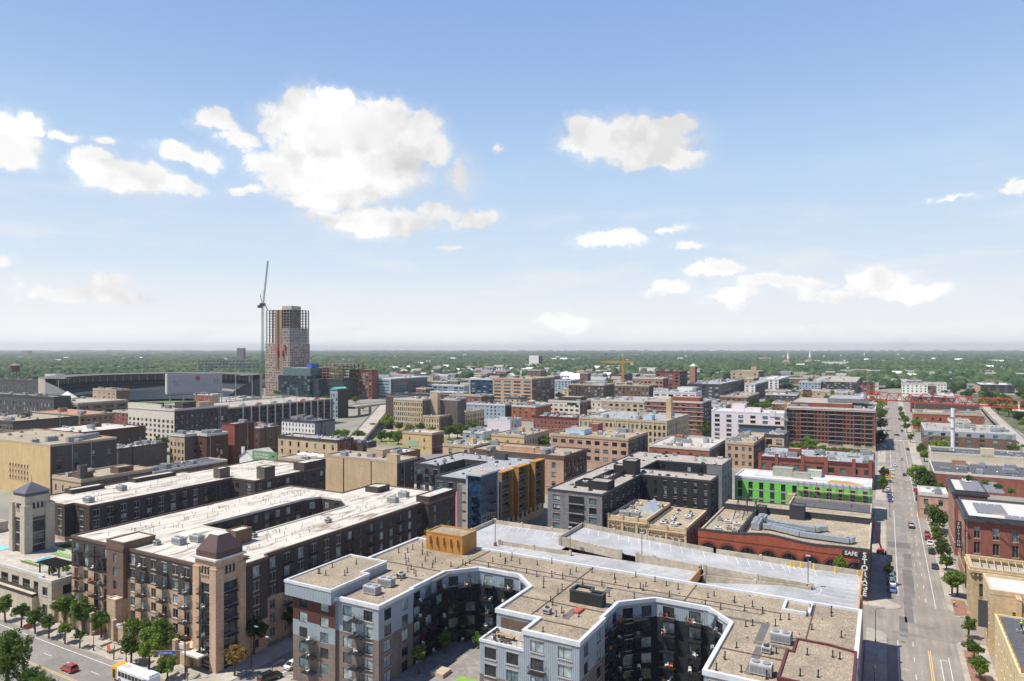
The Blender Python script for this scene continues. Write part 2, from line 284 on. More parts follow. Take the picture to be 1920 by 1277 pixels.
# ---------------------------------------------------------------- mesh builder
class MB:
    def __init__(s): s.v = []; s.f = []; s.m = []
    def quad(s, a, b, c, d, m=0):
        i = len(s.v); s.v += [a, b, c, d]; s.f.append((i, i+1, i+2, i+3)); s.m.append(m)
    def poly(s, pts, m=0):
        i = len(s.v); s.v += list(pts); s.f.append(tuple(range(i, i+len(pts)))); s.m.append(m)
    def box(s, x0, x1, y0, y1, z0, z1, m=0, top=None):
        i = len(s.v)
        s.v += [(x0, y0, z0), (x1, y0, z0), (x1, y1, z0), (x0, y1, z0), (x0, y0, z1), (x1, y0, z1), (x1, y1, z1), (x0, y1, z1)]
        s.f += [(i, i+3, i+2, i+1), (i+4, i+5, i+6, i+7), (i, i+1, i+5, i+4), (i+1, i+2, i+6, i+5), (i+2, i+3, i+7, i+6), (i+3, i, i+4, i+7)]
        s.m += [m, m if top is None else top, m, m, m, m]; return s
    def beam(s, p, q, r, n=4, r2=None, m=0, cap=True):
        p = Vector(p); q = Vector(q); d = (q-p).normalized(); a = d.orthogonal().normalized()
        if n == 4 and abs(d.z) < .99: a = d.cross(Vector((0, 0, 1))).normalized(); a = (a + d.cross(a)).normalized()
        b = d.cross(a); r2 = r if r2 is None else r2; i = len(s.v)
        for c, rr in ((p, r), (q, r2)):
            for k in range(n):
                t = 2*math.pi*(k+.5*(n == 4 and abs(d.z) >= .99))/n
                s.v.append(tuple(c+a*(math.cos(t)*rr)+b*(math.sin(t)*rr)))
        for k in range(n): s.f.append((i+k, i+(k+1) % n, i+n+(k+1) % n, i+n+k)); s.m.append(m)
        if cap: s.f += [tuple(i+k for k in reversed(range(n))), tuple(i+n+k for k in range(n))]; s.m += [m, m]
        return s
    def prism(s, pts, z0, z1, m=0, top=None):
        n = len(pts); i = len(s.v)
        s.v += [(x, y, z0) for x, y in pts] + [(x, y, z1) for x, y in pts]
        for k in range(n): s.f.append((i+k, i+(k+1) % n, i+n+(k+1) % n, i+n+k)); s.m.append(m)
        s.f += [tuple(i+k for k in reversed(range(n))), tuple(i+n+k for k in range(n))]; s.m += [m, m if top is None else top]
        return s
    def mesh(s, name, mats, o=(0, 0, 0)):
        me = D.meshes.new(name)
        v = [(x-o[0], y-o[1], z-o[2]) for x, y, z in s.v]
        me.from_pydata(v, [], s.f)
        for m in (mats if isinstance(mats, (list, tuple)) else [mats]): me.materials.append(m)
        me.polygons.foreach_set('material_index', s.m); me.update(); return me
    def build(s, name, mats, parent=None, label=None):
        o = ORG.get(parent.name if parent else None, (0, 0, 0))
        ob = D.objects.new(name, s.mesh(name, mats, o)); COL.objects.link(ob)
        if parent: ob.parent = parent; ORG[ob.name] = o
        if label: ob['label'] = label
        return ob
ORG = {None: (0, 0, 0)}
def thing(name, label, cat, loc=(0, 0, 0), rz=0, group=None):
    o = D.objects.new(name, None); COL.objects.link(o); o.location = loc; o.rotation_euler = (0, 0, rz)
    o['label'] = label; o['category'] = cat
    if group: o['group'] = group
    o.empty_display_size = .5
    ORG[o.name] = loc; return o
def single(name, mb, mats, label, cat, loc, group=None, rz=0):
    """a thing that is one mesh; mb in local coordinates"""
    ob = D.objects.new(name, mb if isinstance(mb, bpy.types.Mesh) else mb.mesh(name, mats)); COL.objects.link(ob); ob.location = loc; ob.rotation_euler = (0, 0, rz)
    ob['label'] = label; ob['category'] = cat
    if group: ob['group'] = group
    return ob
def structure(name, mb, mats):
    ob = mb.build(name, mats); ob['kind'] = 'structure'; return ob
def inst(name, me, parent, loc, rz=0, sc=None):
    """a part that shares mesh data; loc in world metres"""
    o = ORG[parent.name]; ob = D.objects.new(name, me); COL.objects.link(ob); ob.parent = parent
    ob.location = (loc[0]-o[0], loc[1]-o[1], loc[2]-o[2]); ob.rotation_euler = (0, 0, rz)
    if sc: ob.scale = sc
    return ob
def copy_tree(o, loc, rz, label, group=None):
    r = o.copy(); COL.objects.link(r); r.location = loc; r.rotation_euler = (0, 0, rz); r['label'] = label
    if group: r['group'] = group
    for ch in list(o.children):
        c = ch.copy(); COL.objects.link(c); c.parent = r
        for g in ch.children:
            d = g.copy(); COL.objects.link(d); d.parent = c
    return r
SILL = plain('stone_sill', (.36, .32, .27), .8, 0, .2)
_wm = {}; BL = (.3, .5, .65, .15)
def win_mesh(w, h, glassm, framem, split=True, panes=False):
    key = (round(w, 2), round(h, 2), glassm.name, framem.name, split, panes, random.randrange(4) if glassm is GP and not panes else 0)
    if key in _wm: return _wm[key]
    f = min(.09, w*.08); mb = MB()
    for a in ((-w/2, -w/2+f, 0, h), (w/2-f, w/2, 0, h), (-w/2+f, w/2-f, 0, f), (-w/2+f, w/2-f, h-f, h)):
        mb.box(a[0], a[1], -.07, 0, a[2], a[3])
    mb.box(-w/2-.12, w/2+.12, -.30, -.03, -.16, -.005, 3); mb.box(-w/2-.1, w/2+.1, -.26, -.03, h+.005, h+.17, 3)
    if split:
        x = -w*.12 if w > 1.8 else 0
        mb.box(x-f*.4, x+f*.4, -.06, 0, f, h-f)
    if panes:
        pm = MB(); pm.quad((-w/2+f, -.02, f), (w/2-f, -.02, f), (w/2-f, -.02, h-f), (-w/2+f, -.02, h-f))
        _wm[key] = (mb.mesh('window', [framem, SILL, SILL, SILL]), pm.mesh('pane', [glassm]))
    else:
        zc = f
        if glassm is GP: zc = f+(h-2*f)*BL[len(_wm) % 4]; mb.quad((-w/2+f, -.02, f), (w/2-f, -.02, f), (w/2-f, -.02, zc), (-w/2+f, -.02, zc), 2)
        mb.quad((-w/2+f, -.02, zc), (w/2-f, -.02, zc), (w/2-f, -.02, h-f), (-w/2+f, -.02, h-f), 1)
        _wm[key] = mb.mesh('window', [framem, glassm, GD, SILL])
    return _wm[key]
def arch_mesh(w, h, glassm, framem, ring=.35):
    key = ('arch', w, h, glassm.name, framem.name)
    if key in _wm: return _wm[key]
    def outline(r, hh): return [(-r, hh-r if hh > r else 0)]+[(-r*math.cos(t), hh-r+r*math.sin(t)) for t in np.linspace(.01, math.pi-.01, 10)]
    mb = MB(); r = w/2; base = max(0, h-r); n = 12
    inn = [(-r, 0)]+[(-r*math.cos(t), base+r*math.sin(t)) for t in np.linspace(0, math.pi, n)]+[(r, 0)]
    R = r+ring; outp = [(-R, 0)]+[(-R*math.cos(t), base+R*math.sin(t)) for t in np.linspace(0, math.pi, n)]+[(R, 0)]
    for k in range(len(inn)-1):
        a, b, c, d = inn[k], inn[k+1], outp[k+1], outp[k]
        mb.quad((a[0], -.12, a[1]), (b[0], -.12, b[1]), (c[0], -.12, c[1]), (d[0], -.12, d[1]))
        mb.quad((d[0], -.12, d[1]), (c[0], -.12, c[1]), (c[0], 0, c[1]), (d[0], 0, d[1]))
        mb.quad((b[0], -.12, b[1]), (a[0], -.12, a[1]), (a[0], 0, a[1]), (b[0], 0, b[1]))
    mb.poly([(x, -.03, z) for x, z in reversed(inn)], 1)
    for q in (-.3, .3): mb.box(q*r-.05, q*r+.05, -.08, -.031, 0, base+r*.85, 0)
    _wm[key] = mb.mesh('window', [framem, glassm]); return _wm[key]
def offset_poly(pts, d):
    """grow (d>0) a counter-clockwise outline"""
    n = len(pts); out = []
    for i in range(n):
        p0, p1, p2 = Vector(pts[i-1]), Vector(pts[i]), Vector(pts[(i+1) % n])
        a = (p1-p0).normalized(); b = (p2-p1).normalized()
        na = Vector((a.y, -a.x)); nb = Vector((b.y, -b.x)); k = 1+na.dot(nb)
        q = p1+(na+nb)*(d/max(k, .3)); out.append((q.x, q.y))
    return out
def ring(mb, pts, d0, d1, z0, z1, m=0):
    a = offset_poly(pts, d0); b = offset_poly(pts, d1); n = len(pts)
    for i in range(n):
        j = (i+1) % n
        o0, o1, i0, i1 = b[i], b[j], a[i], a[j]
        mb.quad((*o0, z0), (*o1, z0), (*o1, z1), (*o0, z1), m)
        mb.quad((*i1, z0), (*i0, z0), (*i0, z1), (*i1, z1), m)
        mb.quad((*o0, z1), (*o1, z1), (*i1, z1), (*i0, z1), m)
        mb.quad((*o1, z0), (*o0, z0), (*i0, z0), (*i1, z0), m)
FAR = 640
def cam_dist(x, y): return math.hypot(x, y)
def walls(root, loops, z0, z1, bands, facs, depth=.22, frame=FRD, cap=100, baked=False, panes=False, name='wall', basez=None):
    """loops: list of CCW outlines (holes CW). bands: [(z_from, material)...] low to high, or callable by edge.
    facs(edge index, A, B, normal) -> None or dict(sp,w,wh,fh,top,n,style,off). Returns windows placed."""
    mats = []; mb = MB(); wins = []
    def mi(m):
        if m not in mats: mats.append(m)
        return mats.index(m)
    ei = 0
    for loop in loops:
        n = len(loop)
        for i in range(n):
            A = Vector(loop[i]); B = Vector(loop[(i+1) % n]); Ln = (B-A).length; d = (B-A)/Ln; nv = Vector((d.y, -d.x))
            bd = bands(ei, nv) if callable(bands) else bands
            f = facs(ei, A, B, nv) if facs else None; ei += 1
            cols = []; rows = []
            if f:
                fl = f if isinstance(f, list) else [f]
                f = fl[0]
                k = f.get('cols') or max(1, int((Ln-f.get('mar', .6))/f['sp'])); g = Ln/k if not f.get('exact') else f['sp']
                st = (Ln-k*g)/2
                for c in range(k):
                    cx = st+g*(c+.5)
                    if 'pair' in f:
                        p = f['pair']; cols += [(cx-p/2-f['w']/2, cx-p/2+f['w']/2), (cx+p/2-f['w']/2, cx+p/2+f['w']/2)]
                    else: cols.append((cx-f['w']/2, cx+f['w']/2))
                if 'list' in f: cols = [(a-b/2, a+b/2) for a, b in f['list']]
                cols = [c for c in cols if c[0] > .15 and c[1] < Ln-.15]
                zt = z1-f['top']; cnt = 0
                while zt-f['wh'] > z0+.3 and cnt < f.get('n', 99):
                    rows.append((zt-f['wh'], zt)); zt -= f['fh']; cnt += 1
                rows.sort()
            zs = sorted({z0, z1, *[b[0] for b in bd if z0 < b[0] < z1], *[r for q in rows for r in q]})
            def P3(u, z, k=0.0): q = A+d*u-nv*k; return (q.x, q.y, z)
            for a, b in zip(zs[:-1], zs[1:]):
                if b-a < 1e-4: continue
                zc = (a+b)/2; mat = [bb[1] for bb in bd if bb[0] <= zc][-1]; m = mi(mat)
                inrow = any(r[0] <= zc <= r[1] for r in rows)
                if not inrow or not cols: mb.quad(P3(0, a), P3(Ln, a), P3(Ln, b), P3(0, b), m); continue
                u = 0
                for c0, c1 in cols:
                    mb.quad(P3(u, a), P3(c0, a), P3(c0, b), P3(u, b), m); u = c1
                mb.quad(P3(u, a), P3(Ln, a), P3(Ln, b), P3(u, b), m)
            for r0, r1 in rows:
                mat = [bb[1] for bb in bd if bb[0] <= (r0+r1)/2][-1]; m = mi(mat)
                for c0, c1 in cols:
                    k = depth
                    mb.quad(P3(c0, r0, k), P3(c0, r0), P3(c0, r1), P3(c0, r1, k), m); mb.quad(P3(c1, r0), P3(c1, r0, k), P3(c1, r1, k), P3(c1, r1), m)
                    mb.quad(P3(c0, r1), P3(c1, r1), P3(c1, r1, k), P3(c0, r1, k), m); mb.quad(P3(c0, r0, k), P3(c1, r0, k), P3(c1, r0), P3(c0, r0), m)
                    gsel = f.get('glass') or (GD, GD, GM, GP, GP, GT) ; gm = random.choice(gsel)
                    if baked: mb.quad(P3(c0, r0, k), P3(c1, r0, k), P3(c1, r1, k), P3(c0, r1, k), mi(gm)); continue
                    q = A+d*((c0+c1)/2)-nv*(k-.02)
                    wins.append((math.hypot(q.x, q.y), q.x, q.y, r0, math.atan2(d.y, d.x), c1-c0, r1-r0, gm, f.get('frame', frame), f.get('split', True)))
                    # dark back behind the unit
    ob = mb.build(name, mats, root)
    wins.sort(key=lambda w: w[0])
    for w in wins[:cap]:
        me = win_mesh(w[5], w[6], w[7], w[8], w[9], panes)
        if panes:
            wo = inst('window', me[0], root, (w[1], w[2], w[3]), w[4]); po = D.objects.new('pane', me[1]); COL.objects.link(po); po.parent = wo
        else: inst('window', me, root, (w[1], w[2], w[3]), w[4])
    if len(wins) > cap:
        wm = MB(); ms = []
        for w in wins[cap:]:
            if w[7] not in ms: ms.append(w[7])
            c, s = math.cos(w[4]), math.sin(w[4]); hw = w[5]/2; ins = .07
            def T(u, z, y=0): return (w[1]+c*u-s*y, w[2]+s*u+c*y, w[3]+z)
            fi = 0
            wm.quad(T(-hw, 0), T(hw, 0), T(hw, w[6]), T(-hw, w[6]), 0)
            wm.quad(T(-hw+ins, ins, -.03), T(-ins/2, ins, -.03), T(-ins/2, w[6]-ins, -.03), T(-hw+ins, w[6]-ins, -.03), 1+ms.index(w[7]))
            wm.quad(T(ins/2, ins, -.03), T(hw-ins, ins, -.03), T(hw-ins, w[6]-ins, -.03), T(ins/2, w[6]-ins, -.03), 1+ms.index(w[7]))
        so = wm.build('windows', [frame]+ms, root); so['kind'] = 'stuff'
    return ob
def roof(root, outer, z, mat, holes=(), name='roof'):
    mb = MB(); polys = [[Vector((x, y, z)) for x, y in outer]]+[[Vector((x, y, z)) for x, y in h] for h in holes]
    tri = geometry.tessellate_polygon(polys); vs = [tuple(v) for p in polys for v in p]
    mb.v = vs; 
    for t in tri:
        a, b, c = (Vector(vs[i]) for i in t)
        mb.f.append(tuple(t) if (b-a).cross(c-a).z > 0 else tuple(reversed(t))); mb.m.append(0)
    return mb.build(name, mat, root)
def parapet(root, outer, z, mat, hgt=.7, thick=.35, over=.06, holes=()):
    mb = MB(); ring(mb, outer, -thick, over, z-.35, z+hgt)
    for h in holes: ring(mb, h, -thick, over, z-.35, z+hgt)
    return mb.build('parapet', mat, root)
# shared roof equipment
def _unit(w, d, h, fans=2):
    mb = MB(); mb.box(-w/2, w/2, -d/2, d/2, .25, h); mb.box(-w/2+.15, w/2-.15, -d/2+.15, d/2-.15, 0, .25, 1)
    for k in range(fans):
        x = (k-(fans-1)/2)*w/fans; mb.beam((x, 0, h), (x, 0, h+.18), min(w/fans, d)*.36, 10, m=1)
    for k in range(5): mb.box(-w/2+.1+k*(w-.2)/5+.04, -w/2+.1+(k+1)*(w-.2)/5-.04, -d/2-.03, -d/2-.001, .5, h-.25, 1)
    mb.box(w/2+.001, w/2+.06, -d/2+.2, d/2-.2, .5, h-.3, 1)
    return mb
UNITS = [_unit(3.2, 2.0, 1.7).mesh('rooftop_unit', [UNITM, GREYP]), _unit(1.4, 1.3, 1.1, 1).mesh('rooftop_unit', [UNITM, METAL]),
         _unit(5.0, 2.4, 2.2, 3).mesh('rooftop_unit', [STEEL, GREYP]), _unit(2.0, 1.1, 1.0, 1).mesh('rooftop_unit', [plain('white_unit_paint', (.7, .7, .68), .5), METAL])]
_p = MB(); _p.beam((0, 0, 0), (0, 0, .95), .10, 8); _p.beam((0, 0, .95), (0, 0, 1.1), .13, 8); _p.beam((0, 0, 0), (0, 0, .06), .28, 8); PIPE = _p.mesh('vent_pipe', [METAL])
_p = MB(); _p.beam((0, 0, 0), (0, 0, .55), .05, 6); _p.beam((0, 0, .55), (.18, 0, .75), .05, 6); _p.beam((.18, 0, .75), (.3, 0, .55), .05, 6); PIPE2 = _p.mesh('vent_pipe', [plain('rusty_grey_pipe', (.16, .14, .13))])
_p = MB(); _p.box(-.6, .6, -.6, .6, 0, .25); _p.poly([(-.55, -.55, .25), (.55, -.55, .25), (.3, .3, .62), (-.3, .3, .62)]); _p.poly([(.55, -.55, .25), (.55, .55, .25), (.3, .3, .62)]); _p.poly([(.55, .55, .25), (-.55, .55, .25), (-.3, .3, .62), (.3, .3, .62)]); _p.poly([(-.55, .55, .25), (-.55, -.55, .25), (-.3, .3, .62)])
HATCH = _p.mesh('roof_vent', [METAL])
_p = MB(); _p.beam((0, 0, 0), (0, 0, .7), .3, 10); _p.beam((0, 0, .7), (0, 0, 1.05), .5, 10, .25); TURB = _p.mesh('roof_fan', [STEEL])
def inside(pt, loop):
    x, y = pt; c = False; n = len(loop)
    for i in range(n):
        x1, y1 = loop[i]; x2, y2 = loop[i-1]
        if (y1 > y) != (y2 > y) and x < (x2-x1)*(y-y1)/(y2-y1)+x1: c = not c
    return c
def clutter(root, outer, z, n, holes=(), kinds=None, mar=1.6):
    xs = [p[0] for p in outer]; ys = [p[1] for p in outer]; put = []; tries = 0
    while len(put) < n and tries < n*25:
        tries += 1; x = random.uniform(min(xs)+mar, max(xs)-mar) if max(xs)-min(xs) > 2*mar else sum(xs)/len(xs); y = random.uniform(min(ys)+mar, max(ys)-mar) if max(ys)-min(ys) > 2*mar else sum(ys)/len(ys)
        if not inside((x, y), outer) or any(inside((x, y), h) for h in holes): continue
        if any(abs(x-a) < 2.6 and abs(y-b) < 2.2 for a, b in put): continue
        put.append((x, y)); k = random.choice(kinds or 'uvvvpfswp')
        if k == 'u': inst('rooftop_unit', UNITS[0], root, (x, y, z), random.choice((0, math.pi/2)))
        elif k == 'v': inst('roof_vent', HATCH, root, (x, y, z), random.random()*6, (random.uniform(.7, 1.3),)*3)
        elif k == 'p': inst('vent_pipe', PIPE, root, (x, y, z))
        elif k == 'f': inst('roof_fan', TURB, root, (x, y, z))
        elif k == 's': inst('rooftop_unit', UNITS[1], root, (x, y, z), random.choice((0, math.pi/2)))
        elif k == 'w': inst('rooftop_unit', UNITS[3], root, (x, y, z), random.choice((0, math.pi/2)))
        elif k == 'b': inst('rooftop_unit', UNITS[2], root, (x, y, z), random.choice((0, math.pi/2)))
def ledge(root, x0, x1, y0, y1, z, mat, hgt=.3, out=.28, right=False, name='cornice'):
    mb = MB(); mb.box(x0-(out if right else .05), x1+(out if not right else .05), y0-out, y0-.01, z, z+hgt)
    if right: mb.box(x0-out, x0-.01, y0-.009, y1, z, z+hgt)
    else: mb.box(x1+.01, x1+out, y0-.009, y1, z, z+hgt)
    return mb.build(name, mat, root)
def subbox(root, name, x0, x1, y0, y1, z0, z1, wall, top=None, lip=.25, label=None):
    mb = MB(); mb.box(x0, x1, y0, y1, z0, z1, 0, 1 if top else None)
    if lip:
        ring(mb, [(x0, y0), (x1, y0), (x1, y1), (x0, y1)], -.25, .05, z1-.05, z1+lip, 0)
    return mb.build(name, [wall]+([top] if top else []), root, label)
def rect(x0, x1, y0, y1): return [(x0, y0), (x1, y0), (x1, y1), (x0, y1)]
# ---------------------------------------------------------------- ground, streets, pavements
def ground_mat():
    m, N, L, b = _nodes('city_ground'); g = N.new('ShaderNodeNewGeometry'); s = N.new('ShaderNodeSeparateXYZ'); L.new(g.outputs['Position'], s.inputs[0])
    n1 = _noise(N, L, g.outputs['Position'], .012, 6, .6); n2 = _noise(N, L, g.outputs['Position'], .15, 5, .6)
    city = _ramp(N, L, n1, [(.38, (.24, .22, .20)), (.54, (.31, .285, .25)), (.70, (.17, .19, .09))])
    green = _ramp(N, L, n2, [(.3, (.035, .06, .02)), (.7, (.09, .12, .04))])
    f = N.new('ShaderNodeMapRange'); dist = N.new('ShaderNodeVectorMath'); dist.operation = 'LENGTH'; L.new(g.outputs['Position'], dist.inputs[0])
    L.new(dist.outputs['Value'], f.inputs[0]); f.inputs[1].default_value = 1250; f.inputs[2].default_value = 1900
    L.new(_mixc(N, L, f.outputs[0], _mixc(N, L, .2, city, green), green), b.inputs['Base Color']); b.inputs['Roughness'].default_value = .95
    return m
_m = MB(); _m.quad((-28000, -3000, 0), (28000, -3000, 0), (28000, 29000, 0), (-28000, 29000, 0)); structure('ground', _m, ground_mat())
def road_mat():
    m, N, L, b = _nodes('street_concrete'); g = N.new('ShaderNodeNewGeometry'); s = N.new('ShaderNodeSeparateXYZ'); L.new(g.outputs['Position'], s.inputs[0])
    mp = N.new('ShaderNodeMapping'); mp.inputs['Scale'].default_value = (1, .08, 1); L.new(g.outputs['Position'], mp.inputs[0])
    n1 = _noise(N, L, mp.outputs[0], .8, 5, .6); n2 = _noise(N, L, g.outputs['Position'], 2.5, 5, .7); n3 = _noise(N, L, g.outputs['Position'], .09, 3, .5)
    c = _ramp(N, L, n1, [(.3, (.25, .222, .19)), (.7, (.34, .305, .265))])
    c = _mixc(N, L, 1.0, c, _ramp(N, L, n2, [(.3, (.86,)*3), (.7, (1.08,)*3)]), 'MULTIPLY'); c = _mixc(N, L, 1.0, c, _ramp(N, L, n3, [(.35, (.82,)*3), (.6, (1.04,)*3)]), 'MULTIPLY')
    lane = _math(N, L, 'ABSOLUTE', _math(N, L, 'SINE', _math(N, L, 'MULTIPLY', s.outputs[0], .93)))
    c = _mixc(N, L, _math(N, L, 'MULTIPLY', lane, .30), c, _mixc(N, L, 1.0, c, (.62, .60, .58), 'MULTIPLY'))
    nc = _noise(N, L, g.outputs['Position'], .35, 6, .6); ck = _ramp(N, L, _math(N, L, 'ABSOLUTE', _math(N, L, 'SUBTRACT', nc, .5)), [(0, (1,)*3), (.006, (0,)*3)])
    c = _mixc(N, L, _math(N, L, 'MULTIPLY', ck, .45), c, (.10, .09, .08))
    no = _noise(N, L, g.outputs['Position'], .9, 2, .5); c = _mixc(N, L, _ramp(N, L, no, [(.68, (0,)*3), (.76, (.5,)*3)]), c, (.12, .11, .10))
    jx = _math(N, L, 'LESS_THAN', _math(N, L, 'FRACT', _math(N, L, 'DIVIDE', s.outputs[0], 3.6)), .012); jy = _math(N, L, 'LESS_THAN', _math(N, L, 'FRACT', _math(N, L, 'DIVIDE', s.outputs[1], 7.5)), .008)
    c = _mixc(N, L, _math(N, L, 'MULTIPLY', _math(N, L, 'MAXIMUM', jx, jy), .5), c, (.12, .11, .10))
    L.new(c, b.inputs['Base Color']); b.inputs['Roughness'].default_value = .9; return m
ROAD = road_mat(); ASPH = gravel('patched_asphalt', (.17, .16, .15), .08, 3, .25); ASPH2 = gravel('avenue_asphalt', (.235, .22, .20), .08, 3, .2)
def sheet(name, rects, z, mat):
    mb = MB()
    for a, b, c, d in rects: mb.quad((a, c, z), (b, c, z), (b, d, z), (a, d, z))
    return structure(name, mb, mat)
sheet('long_street_road', [(.4, 14.2, 80, 1300)], .012, ROAD)
CROSS = [(190, 203.5), (335, 348), (452, 465), (590, 604), (730, 744), (900, 914), (1100, 1114)]
for a, b in CROSS: sheet('cross_street_road', [(-700, .4, a, b), (14.2, 120, a, b)], .008, ROAD)
sheet('avenue_road', [(-900, -117.5, 60, 88.6), (-117.5, .4, 60, 88.6)], .008, ASPH2)
sheet('side_street_road', [(-117.5, -109.2, 88.6, 560)], .008, ASPH2)
for xs in (-262, -420, -600): sheet('side_street_road', [(xs, xs+12, 210, 900)], .012, ASPH2)
# worn patches of darker paving
sheet('street_patch', [(4.6, 7.2, 216, 243), (4.3, 6.3, 196, 216), (3.0, 4.8, 186, 200), (5.2, 7.4, 246, 262), (.6, 7.5, 268, 276)], .017, ASPH)
sheet('street_lane_resurfaced', [(3.4, 6.9, 206, 330)], .0145, gravel('darker_lane', (.24, .222, .20), .06, 3, .2))
sheet('street_patch', [(5.4, 14.1, 193.5, 196.2), (1.5, 14.1, 187, 189)], .021, gravel('dark_cross_strip', (.24, .22, .20), .08, 2, .3))  # two darker strips across the junction
def slab(name, pts, h=.14, mat=CONC): mb = MB(); mb.prism(pts, 0.002, h); return structure(name, mb, mat)
def arc(cx, cy, r, a0, a1, n=10): return [(cx+r*math.cos(math.radians(a0+(a1-a0)*i/n)), cy+r*math.sin(math.radians(a0+(a1-a0)*i/n))) for i in range(n+1)]
slab('sidewalk', [(-4, 100), (.3, 100), (.3, 184)]+arc(-3.2, 184, 3.5, 0, 90)[1:]+[(-4, 187.6)])
slab('sidewalk', [(-4, 204.2), (-1.2, 204.2)]+arc(1.0, 206.8, 2.6, -90, 60)+[(.6, 211), (.3, 212.5), (.3, 334), (-4, 334)])
for a, b in zip(CROSS[1:-1], CROSS[2:]): slab('sidewalk', rect(-4, .3, a[1]+.5, b[0]-.5)); slab('sidewalk', rect(14.3, 19.2, a[1]+.5, b[0]-.5))
slab('sidewalk', [(14.3, 214)]+arc(18.6, 212, 4.3, 180, 235)+[(19.2, 205)]+[(22, 204.2), (60, 204.2), (60, 206), (19.2, 210), (19.2, 334), (14.3, 334)])
slab('sidewalk', [(14.3, 100), (20.3, 100), (20.3, 189)]+arc(17.6, 186.2, 3.3, 60, 180))
brickp = brick('red_paving', (.28, .15, .11), 1.2, .25)
slab('paving_strip', rect(15.4, 18.2, 120, 184), .146, brickp); slab('paving_strip', rect(15.6, 18.8, 207.5, 220), .146, brickp)
slab('sidewalk', [(-900, 88.8), (-119.5, 88.8)]+arc(-119.7, 91.0, 2.2, -90, 0)[1:]+[(-117.6, 200), (-123, 200), (-123, 96), (-181, 96), (-900, 96)])
slab('sidewalk', rect(-109, -107, 88.8, 200)); slab('sidewalk', rect(-107, -4, 88.8, 101)); slab('sidewalk', rect(-400, -123.3, 204, 206.5)); slab('sidewalk', rect(-105, -4.1, 204, 206.2))
WH = plain('road_paint_white', (.72, .72, .70), .6, 0, .1); YE = plain('road_paint_yellow', (.70, .48, .16), .6, 0, .12)
def marks(name, segs, mat, z=.026):
    mb = MB()
    for (x0, y0, x1, y1, w) in segs:
        A, B = Vector((x0, y0)), Vector((x1, y1)); d = (B-A).normalized(); n = Vector((-d.y, d.x))*w/2
        mb.quad((*(A-n), z), (*(B-n), z), (*(B+n), z), (*(A+n), z))
    return structure(name, mb, mat)
sg = [(2.55, 120, 2.55, 183, .14), (3.1, 216, 3.1, 330, .12), (2.9, 352, 2.9, 580, .14), (11.6, 210, 11.6, 330, .12), (11.6, 352, 11.6, 580, .14), (12.2, 120, 12.2, 178, .12)]
sg += [(5.6, y, 5.6, y+2.6, .12) for y in range(118, 184, 9)]+[(9.6, y, 9.6, y+3, .12) for y in range(214, 580, 12)]+[(10.6, 150, 10.6, 176, .12), (10.6, 163, 12.2, 163, .12), (10.6, 176, 12.2, 176, .12), (10.6, 150, 12.2, 150, .12)]
sg += [(6.9, y, 6.9, y+3, .1) for y in range(354, 900, 14)]+[(1.2+k*1.1, 582, 1.2+k*1.1, 586, .5) for k in range(12)]
marks('lane_markings', sg, WH); marks('centre_line', [(8.5, 110, 8.5, 180, .16), (8.85, 110, 8.85, 180, .16)]+[(8.1, y, 8.1, y+2.4, .12) for y in range(216, 330, 11)], YE)
marks('avenue_markings', [(-600, 87.2, -125, 87.2, .15), (-164.6, 80.3, -300, 80.3, 0.001)]+[(x, 83.7, x+3, 83.7, .13) for x in range(-300, -120, 9)]+[(-121, 89, -109, 101, .02)], WH)
marks('avenue_centre_line', [(-600, 79.9, -130, 79.9, .14), (-600, 79.5, -130, 79.5, .14)], YE)
marks('side_street_line', [(-112.8, 96, -112.8, 185, .12), (-113.2, 96, -113.2, 185, .12)], YE); marks('turn_arrow', [(-115.6, 104, -115.6, 107.4, .22), (-115.6, 107.4, -116.2, 106.2, .2), (-115.6, 107.4, -115, 106.2, .2), (-111, 101.4, -111, 104, .25), (-111, 101.4, -111.6, 102.4, .2)], WH)
for cx in (3.9,):  # bicycle symbol
    mb = MB()
    for ox in (-.32, .32):
        for i in range(12):
            a0, a1 = i*math.pi/6, (i+1)*math.pi/6; p = [(cx+ox+r*math.cos(a), 167.2+r*1.1*math.sin(a), .027) for a, r in ((a0, .24), (a1, .24), (a1, .31), (a0, .31))]; mb.quad(p[3], p[2], p[1], p[0])
    structure('bicycle_marking', mb, WH)
